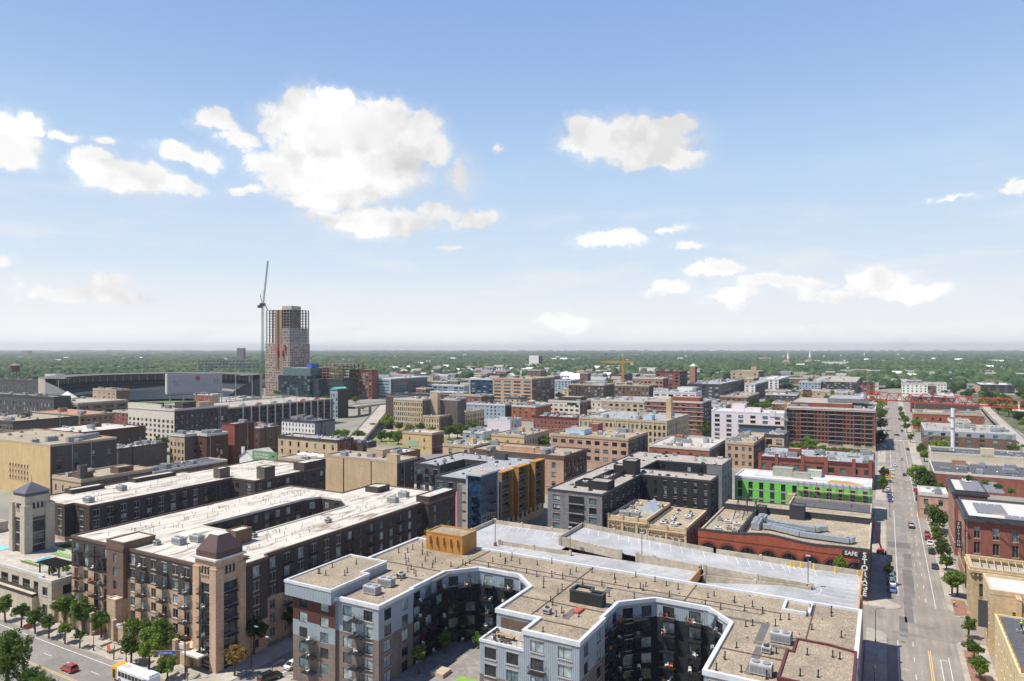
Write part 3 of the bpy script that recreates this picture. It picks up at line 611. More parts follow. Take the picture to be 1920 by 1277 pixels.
# parking lots, rail yard, grass
sheet('parking_lot_surface', [(-262, -130, 330, 372), (-300, -245, 285, 345), (-62, -5, 428, 505)], .006, ASPH2)
GRASS = gravel('dry_grass', (.24, .25, .09), .25, 1.2, .4); sheet('grass_lot', [(-345, -262, 380, 442)], .01, GRASS)
sheet('ramp_apron', [(-400, -262, 444, 456)], .009, CONC)
sheet('field_grass', [(-140, 40, 1320, 1480), (-60, 120, 1650, 1800)], .012, gravel('field_green', (.16, .22, .07), .2, .2, .3))
sheet('verge_grass', [(97, 420, 460, 1240)], .011, gravel('verge_green', (.13, .14, .075), .3, .3, .5))
sheet('rail_yard', [(76, 92, 500, 1100)], .012, gravel('rail_grey', (.22, .21, .20), .2, .6, .2))
CITY = [
  ('warehouse_building', 'sooty dark warehouse carrying a wooden water tank on its roof', -1051.3, -868.5, 441.4, 455.4, 30, 'dkgrey', 'dkgrey', 'tan', 'dark', (9, 1.6, 4.5, 2, 4), None, 6, 'tank', 0.7),
  ('warehouse_building', 'dark brick block with pale arched windows below the water tank building', -798.3, -627.9, 326.3, 340.3, 26, 'dkgrey', 'dkgrey', 'light', 'dark', (5.5, 2.2, 5, 3, 5), None, 5, '', 0.7),
  ('office_building', 'long grey wall building with white tanks and chillers on its tan roof', -560.4, -501.1, 235.3, 276.7, 20, 'greybr', 'greybr', 'tan', 'dark', (4, 2.6, 3.6, 2, 3), (9, 2, 4, 2, 5), 14, '', 0.7),
  ('brick_building', 'orange brick block with a pink edged pale roof', -594.3, -527.8, 292.6, 317.9, 18, 'orange', 'orange', 'rust', 'tan', (4, 1.8, 3.8, 2, 2.2), (4, 2, 3.8, 2, 2.2), 8, '', 0.7),
  ('parking_garage', 'low brown parking ramp with wide dark openings behind the orange brick block', -687.3, -618.5, 341, 386.0, 20, 'browncon', 'browncon', 'light', 'concrete', (9, 7.4, 4, 2.4, 2.5), (9, 7.4, 4, 2.4, 2.5), 4, '', 0.7),
  ('apartment_building', 'small pale block of twelve windows beside the ballpark end', -1243.6, -1209.6, 632.0, 646.0, 25, 'white', 'white', 'light', 'light', (8, 4, 4, 2.4, 3), None, 3, '', 0.7),
  ('brick_building', 'dark brick building with red stepped parapet and a white roof', -442.8, -401.2, 222.4, 261.6, 20, 'maroon', 'dkbrown', 'white', 'maroon', (6, 1.5, 4, 1.8, 5), (6, 1.6, 4.5, 2, 6), 7, '', 0.7),
  ('warehouse_building', 'tall warehouse with a blank yellow front and sooty side', -407.0, -331.8, 170.9, 201.4, 24, 'yellow', 'sidebr', 'tan', 'tan', None, (6.5, 2.0, 4.6, 2.4, 4.4), 9, 'yellow', 0.7),
  ('brick_building', 'low tan brick building with a square chimney beside the yellow warehouse', -315.6, -294.1, 163.4, 195.1, 13, 'tan', 'greybr', 'tan', 'tan', (5, 1.3, 4, 2.6, 3), (8, 2.4, 4, 2.2, 3.5), 5, 'chimney', 0.7),
  ('low_building', 'flat black tar roof building behind the white roofed apartments', -325.8, -310.6, 206.6, 248.7, 8, 'brown', 'brown', 'dark', 'light', None, (9, 1.6, 4, 2, 3), 7, '', 0.7),
  ('brick_building', 'windowless grey brick hall with a cluttered roof', -366.1, -353.8, 215.6, 243.3, 15, 'greybr', 'greybr', 'lwhite', 'dark', None, None, 14, '', 0.7),
  ('brick_building', 'narrow grey brick building with a tan windowed front and curved gable', -353.5, -340.5, 244.7, 258.7, 20, 'tan', 'greybr', 'light', 'light', (3, 1.4, 4, 2.2, 4), (10, 1.4, 4, 2.4, 4), 5, '', 0.7),
  ('brick_building', 'sooty brick loft with few windows next to the red stair tower', -341.7, -331.7, 252.2, 266.2, 20, 'sidered', 'sidered', 'lwhite', 'light', (5, 1.6, 4, 2, 4), (7, 1.6, 4, 2, 4), 6, '', 0.7),
  ('stair_tower', 'windowless red painted brick stair tower', -341.5, -330.5, 269.7, 283.7, 24, 'red', 'sidered', 'light', 'maroon', None, None, 1, '', 0.7),
  ('brick_building', 'weathered brown brick building right of the red stair tower', -371.6, -348.8, 303.7, 321.6, 17, 'sidered', 'brown', 'white', 'brown', (5, 1.6, 4, 2, 3), (9, 1.4, 4, 2.6, 3), 8, '', 0.7),
  ('hotel_building', 'tall cream front building with a dark brick side and rooftop sheds', -470.1, -418.8, 293.4, 335.8, 27, 'cream', 'charcoal', 'tan', 'light', (4.4, 2.4, 3.4, 2, 7), (3.6, 1.5, 3.6, 2, 4), 8, 'cream', 0.7),
  ('parking_garage', 'long multi storey parking ramp with thin pale columns', -500, -446.3, 357.8, 472.3, 22, 'dkgrey', 'dkgrey', 'light', 'concrete', None, (6.4, 5.9, 3.5, 2.5, 1.6), 0, 'ramp', 0.7),
  ('stair_tower', 'glazed blue grey stair tower with a teal gabled top', -481.1, -471.1, 505.2, 520.3, 28, 'lgrey', 'sidedk', 'light', 'dark', (3, 1.6, 4, 3, 4), None, 0, 'teal', 0.7),
  ('office_building', 'small white block with four rows of narrow windows and a blank side', -381.4, -349.2, 351.7, 371.7, 17, 'white', 'grey', 'dark', 'dark', (2.9, 1.2, 3.5, 2, 1.8), None, 9, '', 0.7),
  ('loft_building', 'pale tan brick loft with a dark red arcaded side', -330.0, -281.4, 301.5, 315.5, 14, 'beige', 'maroon', 'light', 'dark', (6.5, 1.7, 5, 3, 2.4), (3.4, 1.7, 5, 3, 1.8), 12, '', 0.7),
  ('loft_building', 'dark brick loft attached behind the pale tan loft', -284.4, -274.4, 315.6, 328.2, 11, 'dkbrown', 'dkbrown', 'grey', 'dark', None, (3.2, 1.6, 4.4, 2.8, 1.8), 5, '', 0.7),
  ('warehouse_building', 'blank beige brick wall warehouse with a sooty side', -222.0, -180.6, 229.2, 243.2, 20, 'beige', 'sidebr', 'light', 'tan', None, (4.5, 1.6, 4.2, 2.4, 3), 5, 'beige', 0.7),
  ('restaurant_building', 'low tan brick building with white umbrellas on its roof terrace', -288.5, -256.3, 263.0, 277.0, 9, 'beige', 'beige', 'light', 'tan', (9, 1.2, 4, 2, 3), None, 2, 'umbrellas', 0.7),
  ('office_building', 'yellow stone office with five rows of paired windows and a dark left wing', -364.8, -334.9, 458.4, 484.6, 26, 'ochre', 'greybr', 'light', 'light', (2.0, 1.1, 4.2, 2.8, 2.6), None, 6, 'pair', 0.7),
  ('office_building', 'three storey yellow stone wing attached to the tall paired window office', -333.8, -317.6, 457.6, 487.3, 13, 'ochre', 'greybr', 'grey', 'tan', (2.5, 1.1, 4.2, 2.7, 2.2), (4, 1.3, 4.2, 2.6, 2.2), 4, 'pair', 0.7),
  ('office_building', 'ochre building with dark punched windows on its long side', -322.4, -312.4, 488.4, 519.9, 14, 'ochre', 'ochre', 'tan', 'tan', None, (3.6, 1.8, 4, 2.4, 2.4), 3, '', 0.7),
  ('brick_building', 'yellow brick building with a faded green wall panel', -281.0, -257.3, 362.4, 376.4, 13, 'yellow', 'maroon', 'lwhite', 'tan', (8, 1.3, 5, 2.4, 3), (4, 1.5, 4, 2.4, 2), 3, 'mural', 0.7),
  ('shop_building', 'single storey shop with a bright red side and white roof', -266.3, -249.9, 319.0, 339.9, 6, 'dkgrey', 'redor', 'white', 'dark', None, (5, 2.4, 4, 1.8, 2.4), 7, '', 0.7),
  ('brick_building', 'pale yellow three storey corner building beside the orange brick loft', -224.0, -202.9, 326.3, 348.1, 13, 'ochre', 'ochre', 'lwhite', 'tan', (7.5, 2.4, 4.6, 3, 2), None, 14, '', 0.7),
  ('office_building', 'glass and grey panel office with a dark corner fin beyond the highway ramp', -622.8, -590.2, 735.9, 819.7, 27, 'lgrey', 'greybr', 'cleanwhite', 'white', (30, 26, 4, 2, 2.5), (34, 31, 4, 2, 2.5), 3, '', 0.7),
  ('office_building', 'dark red brick grid office beside the glass construction block', -650.6, -610.8, 720.6, 734.6, 38, 'maroon', 'maroon', 'dark', 'maroon', (5.5, 4, 4.2, 2.6, 3), None, 3, '', 0.7),
  ('office_building', 'low white roofed office with grey framed bays', -592.9, -528.6, 823.5, 837.5, 15, 'lgrey', 'lgrey', 'cleanwhite', 'white', (9, 7.5, 4, 2.6, 2), None, 4, '', 0.7),
  ('office_building', 'white framed glass building in front of the low white roofed office', -532.3, -480.1, 745.4, 759.4, 11, 'blueglass', 'blueglass', 'cleanwhite', 'white', (10, 7, 4, 2.4, 2), None, 3, '', 0.7),
  ('apartment_tower', 'blue glass apartment tower left of the big brick office', -483.9, -448.6, 769.6, 783.6, 28, 'blueglass', 'blueglass', 'grey', 'white', (7, 5, 3.3, 2, 1.5), (7, 5, 3.3, 2, 1.5), 4, '', 0.7),
  ('brick_building', 'dark brown brick block behind the yellow stone office', -522.6, -449.5, 671.2, 700.3, 13, 'dkbrown', 'dkbrown', 'dark', 'dark', (6, 1.6, 4, 2.4, 3), None, 5, '', 0.7),
  ('brick_building', 'low maroon brick building with arched windows below the blue glass tower', -450.0, -405.3, 668.6, 682.6, 14, 'maroon', 'dkbrown', 'tan', 'tan', (4.5, 1.8, 4, 2.6, 3), None, 6, '', 0.7),
  ('office_building', 'massive tan and brown brick office with eight bands of wide windows', -433.3, -377.9, 742.0, 806.8, 31, 'tanpink', 'brown', 'tan', 'tan', (12.5, 9.5, 4.2, 2.3, 2.5), (11, 8, 4.2, 2.2, 2.5), 8, '', 0.7),
  ('apartment_building', 'pale blue grey apartment block with dark balconies', -363.8, -320.2, 571.6, 587.7, 14, 'lgrey', 'sidedk', 'grey', 'white', (4.2, 1.9, 3.2, 1.9, 1.6), None, 10, '', 0.7),
  ('apartment_building', 'orange red brick apartments left of the curved cream building', -312.0, -286.5, 569.4, 603.1, 14, 'redor', 'redor', 'light', 'light', (6, 2, 3.2, 1.9, 1.6), (5, 1.8, 3.2, 1.9, 1.6), 6, '', 0.7),
  ('shop_building', 'low pale pink painted building with a lavender side', -292.5, -270.6, 492.0, 511.8, 9, 'palepink', 'palepink', 'light', 'white', None, None, 4, '', 0.7),
  ('shop_building', 'flat grey roof shop left of the pale pink building', -278.0, -260.8, 431.7, 455.5, 6, 'lgrey', 'white', 'lwhite', 'white', (7, 3, 4, 2, 2), None, 8, '', 0.7),
  ('brick_building', 'cream brick building with a dark penthouse and a rooftop sign band', -291.2, -257.7, 606.9, 635.4, 17, 'cream', 'brown', 'dark', 'light', (5, 3.4, 4.2, 2.2, 3), (6, 2.4, 4.2, 2.2, 3), 5, 'darkpent', 0.7),
  ('brick_building', 'dark maroon brick hall with corbelled cornice', -252.8, -212.4, 498.7, 523.7, 13, 'maroon', 'sidered', 'grey', 'maroon', (3.0, 1.3, 4, 2.0, 3.4), None, 16, '', 0.7),
  ('brick_building', 'small yellow brick building with a sooty side and cluttered gravel roof', -234.3, -209.5, 399.8, 438.4, 10, 'yellow', 'tan', 'tan', 'tan', (8, 1.6, 4, 2, 3), (3.6, 1.4, 4, 3, 2.4), 13, '', 0.7),
  ('brick_building', 'long orange brown brick loft with a low roof shed', -181.3, -130.0, 287.4, 315.3, 18, 'peach', 'sidered', 'tan', 'brown', (9, 2, 4.4, 2.6, 2.6), (4.2, 2.6, 4.4, 2.8, 2.6), 8, 'shed', 0.7),
  ('factory_building', 'peach brick factory with large dark square windows', -172.0, -124.8, 362.1, 398.1, 18, 'peach', 'greybr', 'tan', 'tan', (4.9, 3.0, 4.4, 2.3, 2.2), (4.6, 3.0, 4.4, 2.3, 2.2), 14, 'bluebox', 0.7),
  ('factory_building', 'long yellow stone factory with triple arched windows', -187.6, -126.1, 441.8, 499.3, 20, 'ochre', 'tan', 'grey', 'tan', (2.9, 1.7, 4.4, 2.7, 2.6), (5, 1.6, 4.4, 2.4, 2.6), 20, 'pilaster', 0.7),
  ('apartment_building', 'wide maroon brick apartments with white balcony bands', -172.0, -125.8, 540.9, 572.9, 26, 'maroon', 'sidedk', 'tan', 'light', (5.2, 2.4, 3.5, 2, 1.6), (7, 5, 3.5, 2.4, 1.6), 10, 'mband', 0.7),
  ('office_building', 'grey tan warehouse with rows of double windows', -231.8, -191.3, 599.2, 652.8, 20, 'tan', 'tan', 'grey', 'light', (5.4, 3.2, 4, 2.3, 2.6), None, 7, '', 0.7),
  ('office_building', 'cream low building between the curved cream building and the grey tan warehouse', -255.4, -244.2, 629.6, 643.6, 17, 'cream', 'tan', 'light', 'light', (5, 1.6, 4, 2.3, 2.6), None, 4, '', 0.7),
  ('warehouse_building', 'wide brown warehouse with a blank dark side', -282.8, -240.5, 771.1, 805.0, 25, 'brown', 'sidedk', 'tan', 'tan', (4.6, 2.2, 4, 2.4, 3), None, 6, '', 0.7),
  ('warehouse_building', 'long dark brown brick warehouse near the orange crane', -376.7, -326.0, 848.5, 888.8, 20, 'dkbrown', 'dkbrown', 'grey', 'tan', (4.4, 2.6, 4, 2.6, 2.6), (5, 3, 4, 2.4, 2.4), 16, '', 0.7),
  ('office_building', 'white concrete grid office with letters standing on its roof', -219.3, -173.7, 718.5, 744.6, 22, 'white', 'white', 'grey', 'white', (7.4, 5.6, 4.4, 2.4, 2.2), (6, 4, 4.4, 2.4, 2.2), 14, 'sign', 0.7),
  ('office_building', 'tall dark maroon office with a stepped top floor', -276.7, -243.2, 916.3, 957.0, 37, 'maroon', 'sidedk', 'tan', 'maroon', (7.5, 4.5, 4.4, 2.6, 3), (6, 3.6, 4.4, 2.4, 3), 6, '', 0.7),
  ('factory_building', 'orange brown brick factory with a white roof edge below the maroon office', -291.1, -250.5, 861.9, 886.4, 30, 'orange', 'brown', 'light', 'light', (5, 3.2, 5, 2.6, 4), (6, 3, 5, 2.6, 4), 9, '', 0.7),
  ('clock_tower', 'slender square brick tower with a small pyramid cap', -250.8, -243.1, 999.3, 1013.3, 42, 'orange', 'brown', 'light', 'tan', None, None, 0, 'pyr', 0.7),
  ('warehouse_building', 'sooty grey loft with a pale grid bay on its side', -216.4, -177.3, 854.0, 1019.8, 24, 'dkgrey', 'greybr', 'grey', 'dark', (7, 4, 4, 2.4, 2.4), (7, 5, 4, 2.4, 2.4), 18, '', 0.7),
  ('apartment_building', 'white apartments with a black glazed stair bay', -168.4, -154.5, 968.5, 1085, 20, 'white', 'greybr', 'light', 'white', (5, 2.4, 3.2, 2, 1.6), (5, 2.4, 3.2, 2, 1.6), 3, '', 0.7),
  ('apartment_building', 'white and grey stepped apartments behind the black bay apartments', -168.6, -140.4, 1090.4, 1220.2, 22, 'white', 'blueglass', 'cleanwhite', 'white', (6, 3, 3.4, 2, 1.6), (5, 2.4, 3.4, 2, 1.6), 5, '', 0.7),
  ('warehouse_building', 'tan block with an off centre roof tower and dark windows', -256.2, -206.4, 1328.9, 1399.0, 26, 'tan', 'greybr', 'tan', 'tan', (10, 3, 6, 3, 4), None, 3, 'towerbox', 0.7),
  ('warehouse_building', 'tan building of tall narrow windows below the tower roofed block', -207.0, -184.9, 1138.3, 1201.7, 20, 'tan', 'greybr', 'tan', 'tan', (6, 2.4, 4.4, 2.8, 2.4), None, 3, '', 0.7),
  ('brick_building', 'low grey roofed row beside the tree lined side street', -174.6, -142.6, 840.9, 926.7, 11, 'brown', 'brown', 'light', 'tan', (6, 2, 3.6, 2, 2), (6, 2, 3.6, 2, 2), 18, '', 0.7),
  ('apartment_building', 'pale pink sheathed apartment block with black square windows', -112.8, -62.6, 513.6, 537.7, 22, 'palepink', 'palepink', 'cleanwhite', 'white', (7.2, 3.6, 3.4, 2.1, 1.9), None, 3, 'pinkapt', 0.7),
  ('brick_building', 'red orange brick building with a green trimmed roof deck', -118.3, -84.5, 379.4, 422.1, 13, 'redor', 'greybr', 'lwhite', 'light', (6, 1.6, 5, 2.8, 2.6), (7, 1.6, 4, 2.2, 2.6), 14, '', 0.7),
  ('brick_building', 'tan brick building with paired sash windows behind the black courtyard apartments', -80.6, -65.6, 405.5, 459.9, 14, 'tanpink', 'greybr', 'tan', 'tan', (3.4, 1.7, 4.2, 2.2, 2), (3.8, 1.7, 4.2, 2.2, 2), 8, '', 0.7),
  ('brick_building', 'tan brick building with tall paired windows beside the pink block', -65.4, -54.0, 443.4, 469.3, 15, 'beige', 'greybr', 'light', 'dark', (5, 3.4, 5, 3.4, 2.2), None, 9, '', 0.7),
  ('apartment_building', 'large red brown brick apartment block with stacked dark balconies', -61.8, -5.8, 514.7, 581.3, 27, 'maroon', 'maroon', 'light', 'light', (6.4, 5.0, 2.95, 2.05, 1.6), None, 40, 'bigred', 1.0),
  ('brick_building', 'dark red brick building with gabled parapet piers and a cluttered roof', -57.8, -5.0, 371.8, 413.0, 12, 'maroon', 'maroon', 'grey', 'maroon', (5, 2.6, 5, 2.6, 2.6), None, 30, 'piers', 0.7),
  ('apartment_building', 'long black and brown apartment block with a white roof edge', -102.1, -38.5, 1165.0, 1341.0, 18, 'dkgrey', 'maroon', 'light', 'light', (5, 3, 3.2, 2, 1.6), None, 8, '', 0.7),
  ('brick_building', 'red brick framed apartment block with dark metal penthouse right of the black block', -30.6, -13.8, 1141.2, 1171.2, 18, 'maroon', 'maroon', 'dark', 'dark', (8, 4, 3.2, 2, 1.6), None, 4, '', 0.7),
  ('warehouse_building', 'very long low reddish brick warehouse beside the green field', -191.5, -19.0, 1571.2, 1601.2, 10, 'peach', 'peach', 'tan', 'tan', (14, 3, 8, 3, 3), None, 8, '', 0.7),
  ('low_building', 'grey flat roof industrial building behind the large red brown apartments', -106.5, -38.6, 1048.2, 1078.2, 9, 'tan', 'tan', 'light', 'light', (9, 3, 8, 2.6, 3), None, 26, '', 0.7),
  ('house_block', 'low brick house with a steep grey roof beside the black block', -101.0, -90.8, 1028.3, 1042.3, 10, 'maroon', 'maroon', 'dark', 'dark', None, None, 0, '', 0.7),
  ('brick_building', 'very long red orange brick warehouse with a corbelled front', 21.0, 70.7, 670.7, 700.7, 14, 'redor', 'redor', 'light', 'tan', (5, 1.6, 4.4, 2.6, 3.4), (5, 1.6, 4.4, 2.6, 3), 16, '', 0.7),
  ('brick_building', 'brown brick block with a white roof shed behind the long red warehouse', 25.9, 78.3, 782.7, 812.7, 14, 'dkbrown', 'redor', 'light', 'brown', None, (6, 2, 4, 2.4, 2.4), 9, '', 0.7),
  ('apartment_building', 'dark apartment block striped with maroon panels behind the red crane jib', 24.1, 63.5, 846.8, 876.8, 18, 'dkgrey', 'maroon', 'cleanwhite', 'white', (6, 3.4, 3.3, 2.1, 1.6), None, 6, '', 0.7),
  ('apartment_building', 'blue grey topped brick apartments with dark recessed balconies', 23.3, 74.0, 542.4, 591.0, 13, 'fsiding', 'lgrey', 'light', 'white', (6.5, 2.6, 3.2, 2, 1.4), (6, 3, 3.2, 2.2, 1.4), 34, 'bluebands', 0.7),
  ('warehouse_building', 'blank beige panel warehouse with a notched parapet tower', 21.3, 69.7, 424.2, 448.9, 13, 'beigepan', 'cream', 'dark', 'light', None, (6, 2, 4, 2.4, 3), 8, 'notch', 0.7),
  ('brick_building', 'low brown red brick building with planters on its black roof', 20.5, 63.4, 386.2, 424, 8.5, 'maroon', 'orange', 'dark', 'light', None, (6, 1.6, 4, 2.2, 2.4), 12, '', 0.7),
  ('apartment_building', 'dark red brick lofts with solar panels and a roof garden', 20.0, 29.0, 267.3, 292.8, 21, 'maroon', 'orange', 'cleanwhite', 'dark', (4.2, 2, 4.2, 3, 2.2), (4.2, 1.4, 4.2, 2.4, 2.2), 2, 'solar', 0.7),
  ('apartment_building', 'near red brick lofts with solar panels and tall tan framed windows', 20.1, 37.4, 227.6, 255.0, 21, 'maroon', 'orange', 'cleanwhite', 'dark', (3.9, 1.5, 4.2, 3.2, 2.2), (3.6, 1.4, 4.2, 2.6, 2.2), 0, 'solar2', 0.7),
  ('brick_building', 'narrow orange brick building wedged before the dark red lofts', 11.8, 21.8, 319.6, 333.6, 10, 'peach', 'orange', 'cleanwhite', 'light', (3.4, 1.5, 4, 2.4, 2), (4, 1.4, 4, 2.2, 2), 2, '', 0.7),
  ('parking_garage', 'low dark edged office ramp with a pale deck beyond the trees', 129.6, 173.4, 1281.2, 1376.9, 12, 'dkgrey', 'tan', 'cleanwhite', 'dark', (9, 6, 3.5, 2, 2), (6, 4, 3.5, 2, 1.5), 8, '', 0.7),
  ('apartment_building', 'long white apartment row far right beneath the wooded ridge', 193.7, 328.9, 1837.4, 1867.4, 14, 'white', 'white', 'cleanwhite', 'white', (9, 3.4, 3.2, 1.8, 1.6), None, 0, '', 0.7),
  ('low_building', 'pale industrial shed in front of the long white row', 139.5, 194.0, 1572.6, 1602.6, 8, 'white', 'white', 'light', 'white', None, None, 4, '', 0.7),
  ('brick_building', 'brown industrial block with roof stacks beyond the dark apartment block', 28.1, 66.2, 1182.5, 1212.5, 14, 'brown', 'brown', 'grey', 'tan', (6, 2.4, 4.4, 2.4, 3), None, 8, '', 0.7),
  ('apartment_tower', 'far off pale grey residential tower standing alone in the trees', -1133.8, -1095.0, 2202.3, 2228.5, 44, 'white', 'greybr', 'light', 'white', None, None, 0, '', 0.7),
  ('office_building', 'small pale building with a flat roof behind the ballpark', -2236.4, -2107.6, 1286.2, 1300.2, 12, 'greenglass', 'greenglass', 'light', 'white', None, None, 0, '', 0.7),
  ('office_building', 'dark ribbed box building behind the ballpark roof', -1833.4, -1804.5, 1190.6, 1204.6, 18, 'dkgrey', 'dkgrey', 'light', 'dark', None, None, 0, '', 0.7),
  ('low_building', 'orange roofed building near the highway ramp end', -1794.4, -1720.2, 2026.5, 2040.5, 8, 'orange', 'orange', 'rust', 'tan', None, None, 0, '', 0.7),
  ('apartment_building', 'white and turquoise panelled block on the wooded hill', -199.4, -113.7, 2677.0, 2718.1, 22, 'white', 'blueglass', 'light', 'white', (12, 5, 5, 2.6, 3), None, 0, '', 0.7),
  ('apartment_building', 'tan brick housing block near the far church spires', -609.7, -548.8, 3944.0, 3964.1, 20, 'tan', 'greybr', 'light', 'light', (10, 4, 5, 2.6, 3), None, 0, '', 0.7),
  ('office_building', 'flat white institutional building on the far ridge', -16466.8, -12971.1, 115454.4, 115484.4, 26, 'white', 'white', 'cleanwhite', 'white', None, None, 0, '', 0.7),
  ('office_building', 'second dark green glass slab far off on the left horizon', -16096.0, -15740.0, 8899.0, 8913.0, 50, 'greybr', 'greybr', 'grey', 'dark', None, None, 0, '', 0.7),
  ('office_building', 'faint brown slab far off at the left horizon', -7366.9, -7251.1, 3537.5, 3570.3, 50, 'brown', 'greybr', 'grey', 'dark', None, None, 0, '', 0.7),
  ('office_building', 'blocky blue grey tower on the horizon left of the construction crane', -2863.7, -2816.9, 2349.9, 2363.9, 72, 'greybr', 'greybr', 'grey', 'dark', None, None, 0, '', 0.7),
  ('low_building', 'white sawtooth roofed hall beyond the orange crane', -601.1, -552.6, 1834.8, 1848.8, 16, 'white', 'white', 'cleanwhite', 'white', None, None, 5, '', 0.7),
  ('brick_building', 'dark green roofed hall left of the orange crane', -509.4, -483.5, 1359.9, 1431.7, 14, 'dkgrey', 'dkgrey', 'dark', 'dark', None, None, 3, '', 0.7),
  ('brick_building', 'small brick house block right of the eight band office', -489.1, -473.4, 1151.9, 1165.9, 24, 'brown', 'dkbrown', 'light', 'tan', (6, 2, 3.6, 2, 2), None, 2, '', 0.7),
  ('apartment_building', 'grey white panelled apartments right of the eight band office', -462.8, -435.0, 988.1, 1026.7, 18, 'lgrey', 'blueglass', 'light', 'white', (5, 2.4, 3.3, 2, 1.6), (5, 3, 3.3, 2, 1.6), 10, '', 0.7),
  ('low_building', 'tan flat roof building in front of the white letter sign office', -158.3, -131.3, 768.0, 782.0, 9, 'tanpink', 'brown', 'tan', 'tan', None, None, 8, '', 0.7),
  ('brick_building', 'red brick building with a round white roof tank near the ballpark scoreboard', -671.0, -640.0, 493.3, 507.3, 18, 'redor', 'tan', 'light', 'light', (3, 1.2, 3.4, 1.4, 2), None, 2, '', 0.7),
  ('brick_building', 'brown block with satellite dishes before the stadium seats', -743.9, -702.0, 425.6, 439.6, 25, 'tanpink', 'brown', 'light', 'tan', (7, 4, 4, 2, 3), None, 7, '', 0.7),
]
# ---------------------------------------------------------------- the city blocks
W['beigepan'] = plain('beige_panels', (.58, .49, .36), .7, 0, .06)
PANEL = glass('solar_panel', (.05, .06, .08), .15); PLANT = foliage('planter_green', (.03, .07, .012), (.12, .22, .04), 1.5)
LET = plain('white_letters', (.75, .75, .73), .5, 0, .03)
def letters(txt, parent, loc, size, mat, rz=0, ext=.05, bold=0, name='sign_lettering', align='CENTER', rx=math.pi/2, vertical=False):
    cu = D.curves.new(name, 'FONT'); cu.body = txt; cu.size = size; cu.extrude = ext; cu.offset = bold; cu.align_x = align; cu.align_y = 'CENTER'; cu.materials.append(mat); cu.resolution_u = 2
    if vertical: cu.space_line = .8
    tmp = D.objects.new(name, cu); me = D.meshes.new_from_object(tmp); D.objects.remove(tmp); D.curves.remove(cu)
    ob = D.objects.new(name, me); COL.objects.link(ob); o = ORG.get(parent.name, (0, 0, 0)) if parent else (0, 0, 0)
    if parent: ob.parent = parent
    ob.location = (loc[0]-o[0], loc[1]-o[1], loc[2]-o[2]); ob.rotation_euler = (rx, 0, rz); return ob
